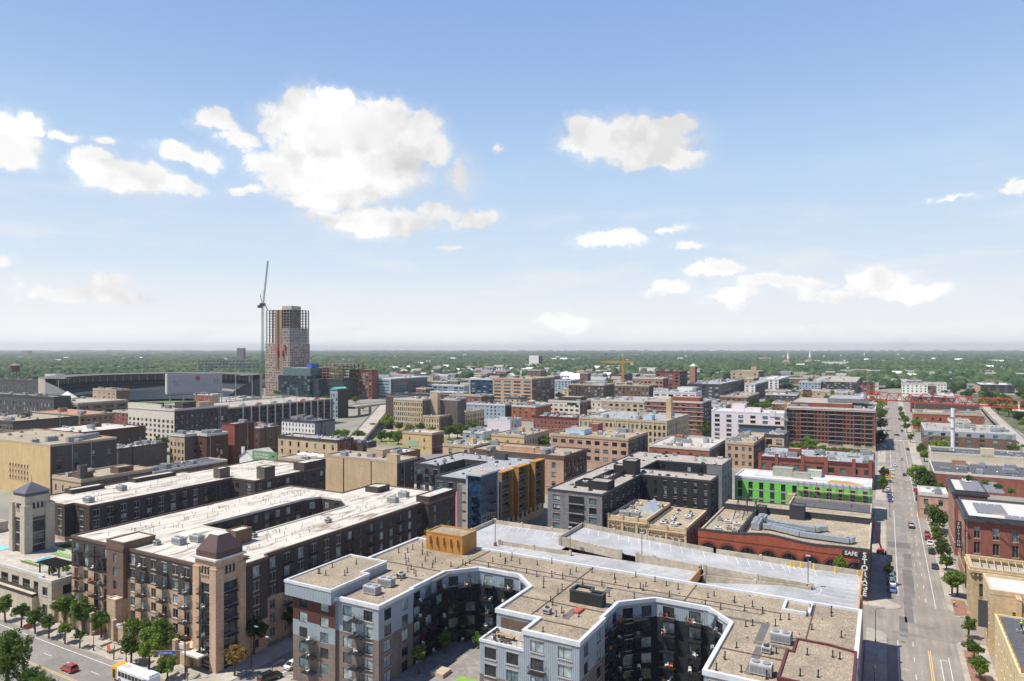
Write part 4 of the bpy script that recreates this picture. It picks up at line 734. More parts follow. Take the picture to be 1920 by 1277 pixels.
def city_building(row):
    (name, label, x0, x1, y0, y1, h, wall, sidew, rf, trim, ff, sf, ncl, extra, par) = row
    cat = {'parking_garage': 'parking ramp', 'stair_tower': 'stair tower', 'clock_tower': 'tower', 'house_block': 'house', 'low_building': 'building'}.get(name, 'building')
    cx, cy = (x0+x1)/2, (y0+y1)/2
    t = thing(name, label, cat, (cx, cy, 0)); pts = rect(x0, x1, y0, y1)
    right = x0 > 15; baked = cam_dist(cx, cy) > FAR
    def bands(ei, nv):
        if extra == 'bluebands': return [(0, W['brown']), (h-3.6, W['fsiding'])]
        return [(0, W[wall] if nv.y < -.5 else W[sidew])]  # many sides get a darker brick, their shade coloured in
    def facs(ei, A, B, nv):
        s = ff if nv.y < -.5 else (sf if (nv.x > .5) != right or (nv.x < -.5 and right) else None)
        if nv.y > .5 or not s: return None
        if nv.x > .5 and right: return None
        if nv.x < -.5 and not right: return None
        d = dict(sp=s[0], w=s[1], fh=s[2], wh=s[3], top=s[4])
        if 'pair' in extra or extra == 'pilaster': d['mar'] = .8
        if extra == 'ramp' or name == 'parking_garage': d['glass'] = (GD,); d['split'] = False
        if s[1] > 8: d['glass'] = (GT, GM)
        if extra.startswith('solar'): d['frame'] = plain('tan_window_surround', (.42, .32, .2))
        if extra == 'bigred' and nv.y < -.5:
            d['glass'] = (GD, GD, GM); d['split'] = False; u = 1.2; ls = []
            for kind in 'bwwbbwwwwbbwwwbwb':
                wd_ = 5.2 if kind == 'b' else 2.0; u += wd_/2; ls.append((u, wd_)); u += wd_/2+(.55 if kind == 'b' else .75)
            k_ = (x1-x0-1.4)/u; d['list'] = [(a*k_, b*k_) for a, b in ls]
        return d
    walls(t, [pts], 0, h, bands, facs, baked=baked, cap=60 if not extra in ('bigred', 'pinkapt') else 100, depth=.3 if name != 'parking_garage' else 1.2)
    roof(t, pts, h, RF[rf]); parapet(t, pts, h, TRIM[trim], hgt=par if not baked else 1.0, thick=.35 if not baked else .7)
    n = int(ncl*1.5) if not baked else min(ncl, 16)
    if ff and extra not in ('ramp', 'bigred', 'pinkapt', 'bluebands'):
        ledge(t, x0, x1, y0, y1, h-.75, TRIM[trim] if trim != 'white' else TRIM['light'], right=right)
        if (label.count('brick') or label.count('stone') or label.count('loft') or label.count('factory')) and not baked: ledge(t, x0, x1, y0, y1, 4.1, TRIM['tan'], .22, .12, right, 'belt_course')
    if ncl >= 6 and (x1-x0) > 18 and (y1-y0) > 16 and extra in ('', 'filler'):
        sx, sy = x0+(x1-x0)*random.uniform(.2, .6), y0+(y1-y0)*random.uniform(.3, .6); subbox(t, 'stair_head', sx, sx+random.uniform(3, 6), sy, sy+random.uniform(3, 6), h, h+random.uniform(2.2, 3.6), W[random.choice((wall, sidew))], RF['tan'])
    clutter(t, pts, h, n, kinds='uvfswpb' if not baked else 'ubuwb')
    if not baked and sidew != 'blueglass' and extra not in ('ramp',) and name != 'parking_garage':
        xs = x0-.22 if right else x1+.02
        for _ in range(random.randint(1, 3)):
            yy = random.uniform(y0+1, y1-1); subbox(t, 'drain_pipe', xs, xs+.2, yy, yy+.2, 0, h-.3, METAL if random.random() < .5 else STEEL, lip=0)
        for _ in range(random.randint(1, 3)):
            if y1-y0 > 12:
                yy = random.uniform(y0+2, y1-5); zz = random.uniform(1.5, max(2, h-6)); subbox(t, 'wall_patch', xs+.12 if right else x1+.01, xs+.2 if right else x1+.06, yy, yy+random.uniform(1.2, 3), zz, zz+random.uniform(1.4, 3), W[random.choice(('greybr', 'brown', 'grey', 'tan'))], lip=0)
        for _ in range(random.randint(1, 3)):
            if (x1-x0) > 16 and (y1-y0) > 14:
                a, b = random.uniform(x0+2, x1-9), random.uniform(y0+3, y1-5); Lr = random.uniform(3, 7)
                if random.random() < .5: subbox(t, 'roof_duct', a, a+Lr, b, b+.7, h+.3, h+1.0, STEEL, lip=0)
                else: subbox(t, 'roof_curb', a, a+Lr, b, b+.25, h+.005, h+.3, TRIM['tan'], lip=0)
    if extra == 'filler': t['group'] = label.replace(' building,', ' buildings,')
    if extra == 'tank':
        tk = thing('water_tank', 'rusty wooden water tank on steel legs above the dark warehouse roof', 'water tank', (-982, y0+22, h))
        mb = MB(); mb.beam((-982, y0+22, h+9), (-982, y0+22, h+17), 5.4, 18); mb.build('barrel', plain('rusty_tank', (.10, .05, .04)), tk)
        mb = MB(); mb.beam((-982, y0+22, h+17), (-982, y0+22, h+19.5), 5.8, 18, .3); mb.build('tank_roof', plain('tank_cap', (.28, .2, .17)), tk)
        for dx, dy in ((-4, -4), (4, -4), (4, 4), (-4, 4)):
            mb = MB(); mb.beam((-982+dx*1.3, y0+22+dy*1.3, h), (-982+dx*.8, y0+22+dy*.8, h+9), .35, 6); mb.build('leg', METAL, tk)
    if extra == 'chimney':
        subbox(t, 'chimney', x1-3.4, x1-.9, y0+.3, y0+3.2, h, h+6, W['greybr'])
        subbox(t, 'roof_shed', x1-12, x1-5, y0+3, y0+8, h, h+2.4, W['brown'], RF['tan']); subbox(t, 'roof_shed', x1-8, x1-2, y0+17, y0+24, h, h+2.6, W['brown'], RF['tan'])
    if extra == 'yellow':
        for q in range(6): inst('rooftop_unit', UNITS[2], t, (x1-8-q*1.2, y0+14+q*2.6, h), math.pi/2)
        wm = win_mesh(.8, 1.4, GD, FRD, False)
        for r in range(3):
            for c in range(7): inst('window', wm, t, (x1-19-c*2.6, y0-.02, 12.4-r*2.8))
    if extra == 'cream':
        subbox(t, 'roof_shed', x1-14, x1-5, y0+10, y0+20, h, h+4, W['charcoal'], RF['dark']); subbox(t, 'roof_shed', x1-12, x1-4, y0+22, y0+34, h, h+3.4, W['tan'], RF['tan'])
        subbox(t, 'roof_shed', x0+10, x0+20, y0+6, y0+14, h, h+2.6, W['charcoal'], RF['dark'])
        subbox(t, 'parapet_block', x0, x1-14, y0-.08, y0+1, h-.4, h+3, W['cream'])
    if extra == 'ramp':
        yy = y0+14
        while yy < y1: subbox(t, 'column', x1+.02, x1+.7, yy-.45, yy+.45, 0, h+.3, TRIM['light'], lip=0); yy += 8.1
        for k in range(16): inst('deck_lamp', LAMP_ME, t, (x1-6-(k % 2)*8, y0+6+k*7, h))
    if extra == 'teal':
        g = MB(); a, b, c_, d = x0, x1, y0, y1; m_ = (a+b)/2
        g.poly([(a-.4, c_-.5, h), (m_, c_-.5, h+2.4), (m_, d+.5, h+2.4), (a-.4, d+.5, h)]); g.poly([(m_, c_-.5, h+2.4), (b+.4, c_-.5, h), (b+.4, d+.5, h), (m_, d+.5, h+2.4)]); g.poly([(a-.4, c_-.5, h), (b+.4, c_-.5, h), (m_, c_-.5, h+2.4)])
        g.build('gable_roof', plain('teal_roof', (.10, .42, .36)), t)
    if extra == 'beige':
        for q in (.28, .66): subbox(t, 'drain_pipe', x0+(x1-x0)*q, x0+(x1-x0)*q+.22, y0-.22, y0-.01, 2, h-.4, METAL, lip=0)
        subbox(t, 'parapet_block', x1-5.5, x1+.05, y0-.08, y0+2.2, h-.4, h+3.2, W['beige']); subbox(t, 'roof_shed', x1-24, x1-15, y0+9, y0+14, h, h+3, W['tan'], RF['tan'])
    if extra == 'umbrellas':
        for k in range(4):
            u = thing('parasol', 'large square white parasol on the roof terrace, number %s from the green billboard' % ('first', 'second', 'third', 'fourth')[k], 'parasol', (x0+12+k*7.4, y0+7, h))
            u['label'] = 'square white parasol on the restaurant roof terrace, %s counting away from the green billboard' % ('first', 'second', 'third', 'fourth')[k]; u['group'] = 'parasols on the restaurant roof terrace'
            ox, oy = x0+12+k*7.4, y0+7
            m_ = MB(); m_.beam((ox, oy, h), (ox, oy, h+2.6), .06, 6); m_.build('pole', METAL, u)
            m_ = MB()
            for i in range(4):
                p = [(-2.6, -2.6), (2.6, -2.6), (2.6, 2.6), (-2.6, 2.6)]; a, b = p[i], p[(i+1) % 4]
                m_.poly([(ox+a[0], oy+a[1], h+2.3), (ox+b[0], oy+b[1], h+2.3), (ox, oy, h+3.4)])
            m_.build('canopy', plain('white_canvas', (.8, .8, .8)), u)
    if extra == 'mural':
        subbox(t, 'wall_panel', x0+4, x0+13, y0-.15, y0-.01, 4, 8, plain('faded_green_paint', (.30, .42, .26)), lip=0)
    if extra == 'pair' and h > 20:
        subbox(t, 'dark_wing', x0-11, x0-.05, y0+3, y1, 0, h+1, W['dkbrown'], RF['dark']); subbox(t, 'rear_tower', x1+.05, x1+24, y0+16, y1, 0, h-1, W['greybr'], RF['grey'])
        subbox(t, 'stair_shaft', x1-.5, x1+7, y0+11.5, y0+15.9, 0, h+5, W['tan'], RF['tan'])
    if extra == 'darkpent':
        subbox(t, 'penthouse', x0+9, x1-1.5, y0+5, y1-8, h, h+4, W['charcoal'], RF['light']); subbox(t, 'sign_band', x1-13, x1-3, y0-.2, y0-.02, h-3.1, h-1, plain('black_sign', (.02, .02, .02)), lip=0)
    if extra == 'shed':
        subbox(t, 'roof_shed', x0+14, x0+33, y0+6, y0+12, h, h+2.2, W['peach'], RF['tan']); subbox(t, 'roof_shed', x1-18, x1-12, y0+6, y0+11, h, h+1.8, W['peach'], RF['tan'])
    if extra == 'bluebox':
        subbox(t, 'roof_shed', x0+7, x0+19, y0+5, y0+17, h, h+3, plain('pale_blue_render', (.42, .55, .66)), RF['tan']); subbox(t, 'roof_shed', x0+14, x0+20, y0+24, y0+32, h, h+4.5, W['maroon'], RF['tan'])
    if extra == 'pilaster':
        k = int((x1-x0)/8.7); g = (x1-x0)/k
        for i in range(k+1): subbox(t, 'pilaster', x0+i*g-.45, x0+i*g+.45, y0-.35, y0-.01, 0, h, W['ochre'], lip=0)
        subbox(t, 'roof_shed', x0+44, x0+50, y0+6, y0+13, h, h+3.4, plain('pale_blue_render', (.42, .55, .66)), RF['light']); subbox(t, 'roof_shed', x0+38, x0+43, y0+16, y0+22, h, h+3.4, W['tan'], RF['tan'])
        subbox(t, 'chimney', x1-7, x1-3.6, y0+24, y0+28, h-2, h+13, W['beige'])
    if extra == 'mband':
        for q in range(1, 7): subbox(t, 'balcony_band', x0-.05, x1+.9, y0-.5, y0-.02, h-1.6-3.5*q+.9, h-1.6-3.5*q+1.15, TRIM['light'], lip=0)
        subbox(t, 'penthouse', x0+19, x0+42, y0+8, y0+22, h, h+3, W['red'], RF['light'])
    if extra == 'sign':
        letters('PATTON', t, (x0+8, y0+1, h+2.8), 4.0, LET, bold=.08)
        subbox(t, 'penthouse', x0+24, x0+40, y0+8, y1-2, h, h+5, W['white'], RF['light'])
    if extra == 'pyr':
        mb = MB(); m_ = (cx, cy, h+5.5); q = [(x0-.5, y0-.5, h+.8), (x1+.5, y0-.5, h+.8), (x1+.5, y1+.5, h+.8), (x0-.5, y1+.5, h+.8)]
        for i in range(4): mb.poly([q[i], q[(i+1) % 4], m_])
        mb.build('cap_roof', plain('pale_green_copper', (.45, .50, .38)), t)
    if extra == 'towerbox': subbox(t, 'roof_tower', x1-13, x1-4, y0+.5, y0+9, h, h+9, W['tan'], RF['tan'])
    if extra == 'pinkapt':
        subbox(t, 'stair_head', x0+13, x0+22, y0+9, y0+16, h, h+5, W['palepink'], RF['cleanwhite']); subbox(t, 'stair_head', x0+22.2, x0+33, y0+9, y0+16, h, h+2.6, W['palepink'], RF['cleanwhite'])
        subbox(t, 'scaffold_wrap', x0+20, x1+.6, y0-1.5, y0-.4, 0, h-8.5, plain('blue_grey_wrap', (.07, .10, .14)), lip=0)
        subbox(t, 'mast_climber_deck', x0+19, x1+1, y0-2.4, y0-.5, h-8.4, h-8.1, plain('scaffold_plank', (.34, .27, .17)), lip=0)
        subbox(t, 'end_block', x1-9.5, x1-5.6, y0-.4, y0+3, h-2, h+1.6, W['palepink'])
    if extra == 'bigred':
        # penthouse strip, cream base, balcony slabs
        subbox(t, 'penthouse', x0+3, x1-14, y0+5, y1-4, h, h+3.2, W['maroon'], RF['light']); subbox(t, 'penthouse', x0+26, x1-4, y0+16, y1-6, h+3.46, h+6, W['grey'], RF['grey'])
        subbox(t, 'stone_base', x0-.1, x1+.1, y0-.3, y0-.05, 0, 3.3, TRIM['tan'], lip=0); subbox(t, 'cornice', x0-.4, x1+.4, y0-.7, y0-.05, h-1.25, h-.95, TRIM['light'], lip=0)
        bm = MB(); bm.box(-2.3, 2.3, -.55, 0, -.12, .08); bm.box(-2.3, 2.3, -.55, -.5, .1, .75, 1); me = bm.mesh('balcony', [TRIM['light'], METAL])
        BX = []; u = 1.2
        for kind in 'bwwbbwwwwbbwwwbwb':
            wd_ = 5.2 if kind == 'b' else 2.0; u += wd_/2
            if kind == 'b': BX.append(u)
            u += wd_/2+(.55 if kind == 'b' else .75)
        BX = [b*(x1-x0-1.4)/u for b in BX]
        for f in range(8):
            for c in BX: inst('balcony', me, t, (x0+c, y0-.02, h-1.6-2.05-.12-f*2.95))
        for xx in (x0+5, x0+12): inst('rooftop_unit', UNITS[2], t, (xx, y0+3, h))
        mb = MB(); mb.beam((x1-8, y0+26, h+6), (x1-8, y0+26, h+9.5), 3, 14, 1.6); mb.beam((x1-8, y0+26, h+9.5), (x1-8, y0+26, h+10.3), 1.6, 14); mb.build('cooling_tower', STEEL, t)
    if extra == 'piers':
        for q in (0, .16, .40, .61, .85, .99): subbox(t, 'parapet_pier', x0+(x1-x0-1.6)*q, x0+(x1-x0-1.6)*q+1.6, y0-.35, y0+.7, 0, h+2.2, W['maroon'], lip=.1)
        subbox(t, 'gable_wall', x0+(x1-x0)*.42, x0+(x1-x0)*.6, y0-.1, y0+.5, h-.4, h+2, W['maroon'], lip=.1)
        for xx, yy in ((x1-26, y0+22), (x1-10, y0+24)):
            g = MB(); g.poly([(xx-2.4, yy, h), (xx+2.4, yy, h), (xx+2.4, yy, h+.2)]); g.poly([(xx-2.4, yy-1.5, h+.2), (xx+2.4, yy-1.5, h+2.8), (xx+2.4, yy+1.5, h+2.8), (xx-2.4, yy+1.5, h+.2)]); g.box(xx+2.1, xx+2.4, yy-1.5, yy+1.5, h, h+2.7)
            g.build('skylight', plain('green_copper_sheet', (.12, .28, .2)), t)
        subbox(t, 'roof_shed', x0+13, x0+19, y0+12, y0+18, h, h+3.6, W['red'], RF['tan'])
    if extra == 'solar' or extra == 'solar2':
        for bx0, bx1, by0, by1 in (((x0+3, x0+14, y0+3, y1-3),) if extra == 'solar' else ((x0+3, x0+11, y0+8, y1-5), (x0+9, x0+36, y0+2, y0+8))):
            yy = by0
            while yy+1.9 < by1:
                xx = bx0
                while xx+1.7 < bx1:
                    inst('solar_panel', SOLAR_ME, t, (xx, yy, h)); xx += 1.85
                yy += 2.2
        subbox(t, 'cornice', x0-.9, x1+.5, y0-.9, y0-.05, h-.7, h-.05, TRIM['dark'], lip=0); subbox(t, 'cornice', x0-.9, x0-.05, y0-.05, y1+.2, h-.7, h-.05, TRIM['dark'], lip=0)
        if extra == 'solar2':
            subbox(t, 'cornice', x0-.9, x0-.05, y0-.9, y0-.05, h-3.6, h-3.4, TRIM['maroon'], lip=0)
    if extra == 'bluebands':
        subbox(t, 'brick_base', x0+10, x1-18, y0-.25, y0-.03, 0, h-3.6, W['brown'], lip=0) if False else None
    if extra == 'notch':
        subbox(t, 'parapet_tower', x0+22, x0+27.5, y0-.06, y0+4, h-.4, h+3.6, W['beigepan']); subbox(t, 'parapet_block', x0, x0+11, y0+.4, y0+.9, h, h+1.4, TRIM['dark'], lip=0)
    return t
_p = MB(); _p.beam((0, 0, 0), (0, 0, 7), .09, 6); _p.beam((-.8, 0, 7), (.8, 0, 7), .07, 5); _p.box(-1.1, -.5, -.18, .18, 6.9, 7.08); _p.box(.5, 1.1, -.18, .18, 6.9, 7.08); LAMP_ME = _p.mesh('deck_lamp', [plain('lamp_bronze', (.12, .08, .06))])
_p = MB(); _p.poly([(0, 0, .18), (1.7, 0, .18), (1.7, 1.5, .62), (0, 1.5, .62)], 0); _p.poly([(0, 1.5, .6), (1.7, 1.5, .6), (1.7, 0, .16), (0, 0, .16)], 1)
_p.box(.1, .2, 1.4, 1.48, 0, .58, 1); _p.box(1.5, 1.6, 1.4, 1.48, 0, .58, 1); _p.box(.1, .2, .05, .12, 0, .17, 1); _p.box(1.5, 1.6, .05, .12, 0, .17, 1)
_p.box(-.04, 0, 0, 1.5, .16, .2, 1); SOLAR_ME = _p.mesh('solar_panel', [plain('pale_panel', (.20, .20, .21), .25), STEEL])
OCC = [r[2:6] for r in CITY]+[(-181, -123, 98, 187), (-240, -200, 118, 208), (-107, -4, 100, 172), (-166, -124, 200, 255), (-100, -3, 204, 302), (-62, -3, 300, 326), (-306, -273, 248, 268)]
def fillers(n):
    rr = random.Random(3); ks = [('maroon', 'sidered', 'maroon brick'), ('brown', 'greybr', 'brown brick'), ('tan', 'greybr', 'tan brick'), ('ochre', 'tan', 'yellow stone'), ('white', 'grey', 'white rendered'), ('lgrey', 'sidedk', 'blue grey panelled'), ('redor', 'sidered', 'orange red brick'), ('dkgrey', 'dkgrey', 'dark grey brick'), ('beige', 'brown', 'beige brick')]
    rf = [('tan', 'tan roof'), ('grey', 'grey roof'), ('cleanwhite', 'white roof'), ('dark', 'black roof'), ('light', 'pale stone roof')]; bad = [(-900, -640, 395, 645), (-800, -590, 665, 765), (-420, -255, 375, 560), (-520, -440, 500, 690)]; out = []
    for _ in range(20000):
        if len(out) >= n: break
        d = rr.uniform(440, 1750) if rr.random() < .8 else rr.uniform(700, 1300); u = rr.uniform(-.74, .80)
        if u < -.35 and d > 1250: continue
        x0 = d*(u*math.cos(YAW)-math.sin(YAW)); y0 = d*(u*math.sin(YAW)+math.cos(YAW)); x1 = x0+rr.uniform(13, 36); y1 = y0+rr.uniform(14, 36); h = rr.choice((6, 8, 10, 12, 14, 16)) if d < 900 else rr.choice((8, 10, 12, 15, 18))
        if (x0 < 18 and x1 > -6) or (x0 > 60 and y0 > 470) or any(min(y1, b)+2 > max(y0, a) for a, b in CROSS) or any(min(x1, b[1])+7 > max(x0, b[0]) and min(y1, b[3])+7 > max(y0, b[2]) for b in OCC+bad): continue
        k = rr.choice(ks); r = rr.choice(rf); OCC.append((x0, x1, y0, y1))
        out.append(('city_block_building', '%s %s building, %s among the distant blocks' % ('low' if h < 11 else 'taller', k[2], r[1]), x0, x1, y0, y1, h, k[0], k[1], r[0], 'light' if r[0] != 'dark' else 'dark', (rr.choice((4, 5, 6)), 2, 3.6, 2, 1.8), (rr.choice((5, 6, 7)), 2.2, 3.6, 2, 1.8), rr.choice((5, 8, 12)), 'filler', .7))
    return out
CITY += fillers(165)
for _row in CITY: city_building(_row)
# ---------------------------------------------------------------- balconies for the near apartment blocks
def balcony_mesh(w=2.6, d=1.35, bars=9):
    mb = MB(); mb.box(-w/2, w/2, -d, 0, -.16, 0)
    mb.beam((-w/2, -d, 1.05), (w/2, -d, 1.05), .035, 4); mb.beam((-w/2, -d, 1.05), (-w/2, 0, 1.05), .035, 4); mb.beam((w/2, -d, 1.05), (w/2, 0, 1.05), .035, 4)
    for k in range(bars+1):
        x = -w/2+w*k/bars; mb.beam((x, -d, 0), (x, -d, 1.05), .018, 4, cap=False)
    for k in range(1, 5):
        for s in (-1, 1): mb.beam((s*w/2, -d*k/5, 0), (s*w/2, -d*k/5, 1.05), .018, 4, cap=False)
    return mb.mesh('balcony', [METAL])
BALC = balcony_mesh()
_p = MB(); _p.box(-.3, .3, -.3, .3, .38, .44); _p.box(-.3, .3, .24, .3, .44, .95)
for _a in (-.26, .26):
    for _b in (-.26, .26): _p.box(_a-.03, _a+.03, _b-.03, _b+.03, 0, .38)
CHAIRS = [_p.mesh('balcony_chair', [plain(n, c, .6)]) for n, c in (('white_plastic', (.75, .74, .7)), ('orange_plastic', (.6, .16, .05)), ('dark_wicker', (.08, .06, .05)), ('teal_plastic', (.1, .4, .5)))]
NCH = [0]
def chair(x, y, z, where, rz=None, kind=None):
    k = kind if kind is not None else random.choice((0, 0, 2, 2, 0, 2, 0, 2, 2, 1)); col = ('white', 'orange', 'dark', 'teal')[k]
    o = single('patio_chair', CHAIRS[k], None, '%s patio chair on a balcony of the %s' % (col, where), 'chair', (x, y, z), '%s patio chairs on the %s' % (col, where), rz if rz is not None else random.random()*6)
# ---------------------------------------------------------------- FB1: white roofed apartments around a courtyard
def white_roof_apartments():
    h = 20.5; t = thing('apartment_building', 'white roofed dark and tan brick apartment building around a closed courtyard', 'building', (-152, 142, 0))
    outer = [(-181, 98.3), (-164.2, 98.3), (-164.2, 97.2), (-157.6, 97.2), (-157.6, 98.3), (-130.2, 98.3), (-130.2, 103.2), (-123.3, 103.2), (-123.3, 109.6), (-125.2, 110.6), (-125.2, 171.7), (-123.2, 171.7), (-123.2, 186.8), (-157, 186.8), (-157, 170.5), (-181, 170.5)]
    hole = [(-161, 120.5), (-161, 157.3), (-158.6, 162.6), (-149.8, 162.6), (-142.5, 157), (-142.5, 120.5)]
    ch, tn = W['charcoal'], W['tanpink']
    def bands(ei, nv):
        if ei in (1, 2, 3): return [(0, tn), (9.0, W['brown'])]
        if nv.y < -.5 and ei in (0, 4): return [(0, tn), (13.6, ch)]
        if nv.x > .5 and ei == 9: return [(0, tn), (10.5, ch)]
        if ei >= 16: return [(0, tn), (13.6, ch)]
        return [(0, tn), (7, ch)] if nv.x > .5 else [(0, ch)]
    def facs(ei, A, B, nv):
        Ln = (B-A).length
        base = dict(fh=3.25, wh=2.15, top=1.1, w=1.8, sp=3.3, glass=(GD, GD, GP, GT, GM))
        if ei in (0, 4): return dict(base, sp=3.5)
        if ei == 2: return dict(base, w=1.3, sp=6, n=6)
        if ei in (7,): return dict(base, sp=3.2)
        if ei == 9: return dict(base, sp=4.3, w=1.7)
        if ei == 11: return dict(base, sp=6, w=1.8)
        if ei >= 16: return dict(base, sp=4.0)
        if Ln < 3 or nv.y > .5 or nv.x < -.5: return None
        return dict(base)
    walls(t, [outer, hole], 0, h, bands, facs, cap=100, panes=True, frame=FRW)
    roof(t, outer, h, RF['white'], [hole]); parapet(t, outer, h, TRIM['brown'], .35, .3, .12); 
    mb = MB(); ring(mb, hole, -.3, .12, h-.3, h+.35); mb.build('parapet', TRIM['light'], t)
    mb = MB(); mb.poly([(x, y, 1.0) for x, y in reversed(hole)]); mb.build('courtyard_floor', CONC, t)
    n = 0
    while n < 150:
        x = random.choice((random.uniform(-176, -165), random.uniform(-139, -129), random.uniform(-178, -128))); y = random.uniform(102, 184)
        if inside((x, y), outer) and not inside((x, y), offset_poly(hole[::-1], 1.5)): inst('vent_pipe', PIPE2, t, (x, y, h), random.random()*6, (1, 1, random.uniform(.8, 1.5))); n += 1
    subbox(t, 'stair_head', -164.2, -157.4, 97.15, 105.2, h, h+1.6, W['brown'], RF['white'])
    subbox(t, 'stair_head', -141, -137.6, 112.6, 117.4, h, h+3.2, W['brown'], RF['white'])
    subbox(t, 'raised_corner', -128.2, -123.15, 172.2, 186.9, h, h+1.7, ch, RF['white']); subbox(t, 'stair_head', -152, -146.5, 176, 182, h, h+1.7, ch, RF['white'])
    subbox(t, 'skylight', -128, -126.4, 105.2, 107.2, h+.36, h+.6, W['redpan'], lip=0)
    for x, y in ((-151, 107), (-149, 110.5), (-136, 176), (-134, 168)): inst('rooftop_unit', UNITS[0], t, (x, y, h))
    for x, y in ((-155, 104), (-140, 120), (-134, 140)): inst('rooftop_unit', UNITS[1], t, (x, y, h))
    for ei, xs in ((0, (-177.5, -170.5, -167.2)), (4, (-151.6, -143.9, -136.1))):
        for fl in range(5):
            for x in xs:
                z = h-1.2-2.05-3.25*fl
                inst('balcony', BALC, t, (x, 98.28, z), 0)
                if random.random() < .6: chair(x+random.uniform(-.7, .7), 97.4, z, 'white roofed apartments')
    for fl in range(5):
        for y in (117, 125.5, 138, 147, 160): inst('balcony', BALC, t, (-125.18, y, h-3.25-3.25*fl), math.pi/2)
    for fl in range(4):
        for y in (128, 145): inst('balcony', BALC, t, (-160.98, y, h-3.25-3.25*fl), math.pi/2)
    # terrace colonnade along the avenue
    for a, b in ((-181, -165.2), (-156.5, -130.6)):
        k = int((b-a)/3.3)
        mb = MB(); mb.box(a, b, 94.6, 98.25, 0, 3.6); mb.build('terrace', W['tan'], t)
        mb = MB(); mb.box(a, b, 94.5, 94.85, 3.605, 4.6); mb.build('terrace_wall', TRIM['light'], t)
        for i in range(k+1):
            x = a+(b-a)*i/k; subbox(t, 'pillar', x-.45, x+.45, 93.9, 94.75, 0, 5.3, W['tan'], TRIM['light'], .12)
    subbox(t, 'stair_pier', -160.7, -157.7, 95.4, 97.15, 0, 9.2, W['tan'], TRIM['light'])
    # corner tower
    x0, x1, y0, y1 = -130.1, -122.7, 95.4, 103.1
    tw = W['tanpink']
    for a, b, c, d, nm in ((x0, x0+2, y0, y0+2, 0), (x1-2, x1, y0, y0+2, 0), (x1-2, x1, y1-2, y1, 0), (x0, x0+2, y1-2, y1, 0)):
        subbox(t, 'tower_pier', a, b, c, d, 0, 21.6, tw, TRIM['light'], .2)
    mb = MB(); mb.box(x0+.5, x1-.5, y0+.7, y1-.7, 0, 18.4); mb.build('tower_recess', W['charcoal'], t)
    mb = MB(); mb.box(x0+.35, x1-.35, y0+.35, y1-.35, 18.42, 23.4); mb.build('tower_head', tw, t)
    wm = win_mesh(.5, 1.7, GD, FRD, False)
    for k in (-1, 0, 1):
        inst('window', wm, t, ((x0+x1)/2+k*.95, y0+.36, 20.3)); inst('window', wm, t, (x1-.36, (y0+y1)/2+k*.95, 20.3), math.pi/2)
    mb = MB(); mb.box(x0-.1, x1+.1, y0-.1, y1+.1, 23.41, 23.8); mb.build('cornice', TRIM['light'], t)
    mb = MB(); a = .25; z0, z1 = 23.81, 28.2; q = [(x0+.5, y0+.5), (x1-.5, y0+.5), (x1-.5, y1-.5), (x0+.5, y1-.5)]; r_ = [(x0+2.4, y0+2.4), (x1-2.4, y0+2.4), (x1-2.4, y1-2.4), (x0+2.4, y1-2.4)]
    for i in range(4): j = (i+1) % 4; mb.poly([(*q[i], z0), (*q[j], z0), (*q[j], z0+1.3), (*q[i], z0+1.3)]); mb.poly([(*q[i], z0+1.3), (*q[j], z0+1.3), (*r_[j], z1), (*r_[i], z1)])
    mb.build('tower_roof', siding('ribbed_brown_metal', (.10, .055, .05), .4, .6), t); mb = MB(); mb.poly([(*p, z1) for p in r_]); mb.build('tower_roof_cap', TRIM['light'], t)
    wt = win_mesh(3.0, 2.3, GM, FRD, True)
    for f in range(6):
        z = 1.2+3.05*f if f else 1.0
        inst('window', wt, t, ((x0+x1)/2, y0+.69, z)); inst('window', wt, t, (x1-.49, (y0+y1)/2, z), math.pi/2)
        if f: inst('balcony', BALC, t, ((x0+x1)/2-.2, y0+.5, z-.15)); inst('balcony', BALC, t, (x1-.3, (y0+y1)/2, z-.15), math.pi/2); chair((x0+x1)/2, y0-.3, z-.15, 'tan corner tower')
    mb = MB(); mb.box(x0-.6, x1-2.4, y0-2.4, y0-.02, 3.6, 3.95); mb.build('entrance_canopy', TRIM['light'], t)
    mb = MB()
    for k in range(4): mb.box(x0-1+k*0, x1-2, y0-2.6-k*.45, y0-2.2-k*.45+.04, 0, .75-k*.17)
    mb.build('entrance_steps', CONC, t)
white_roof_apartments()
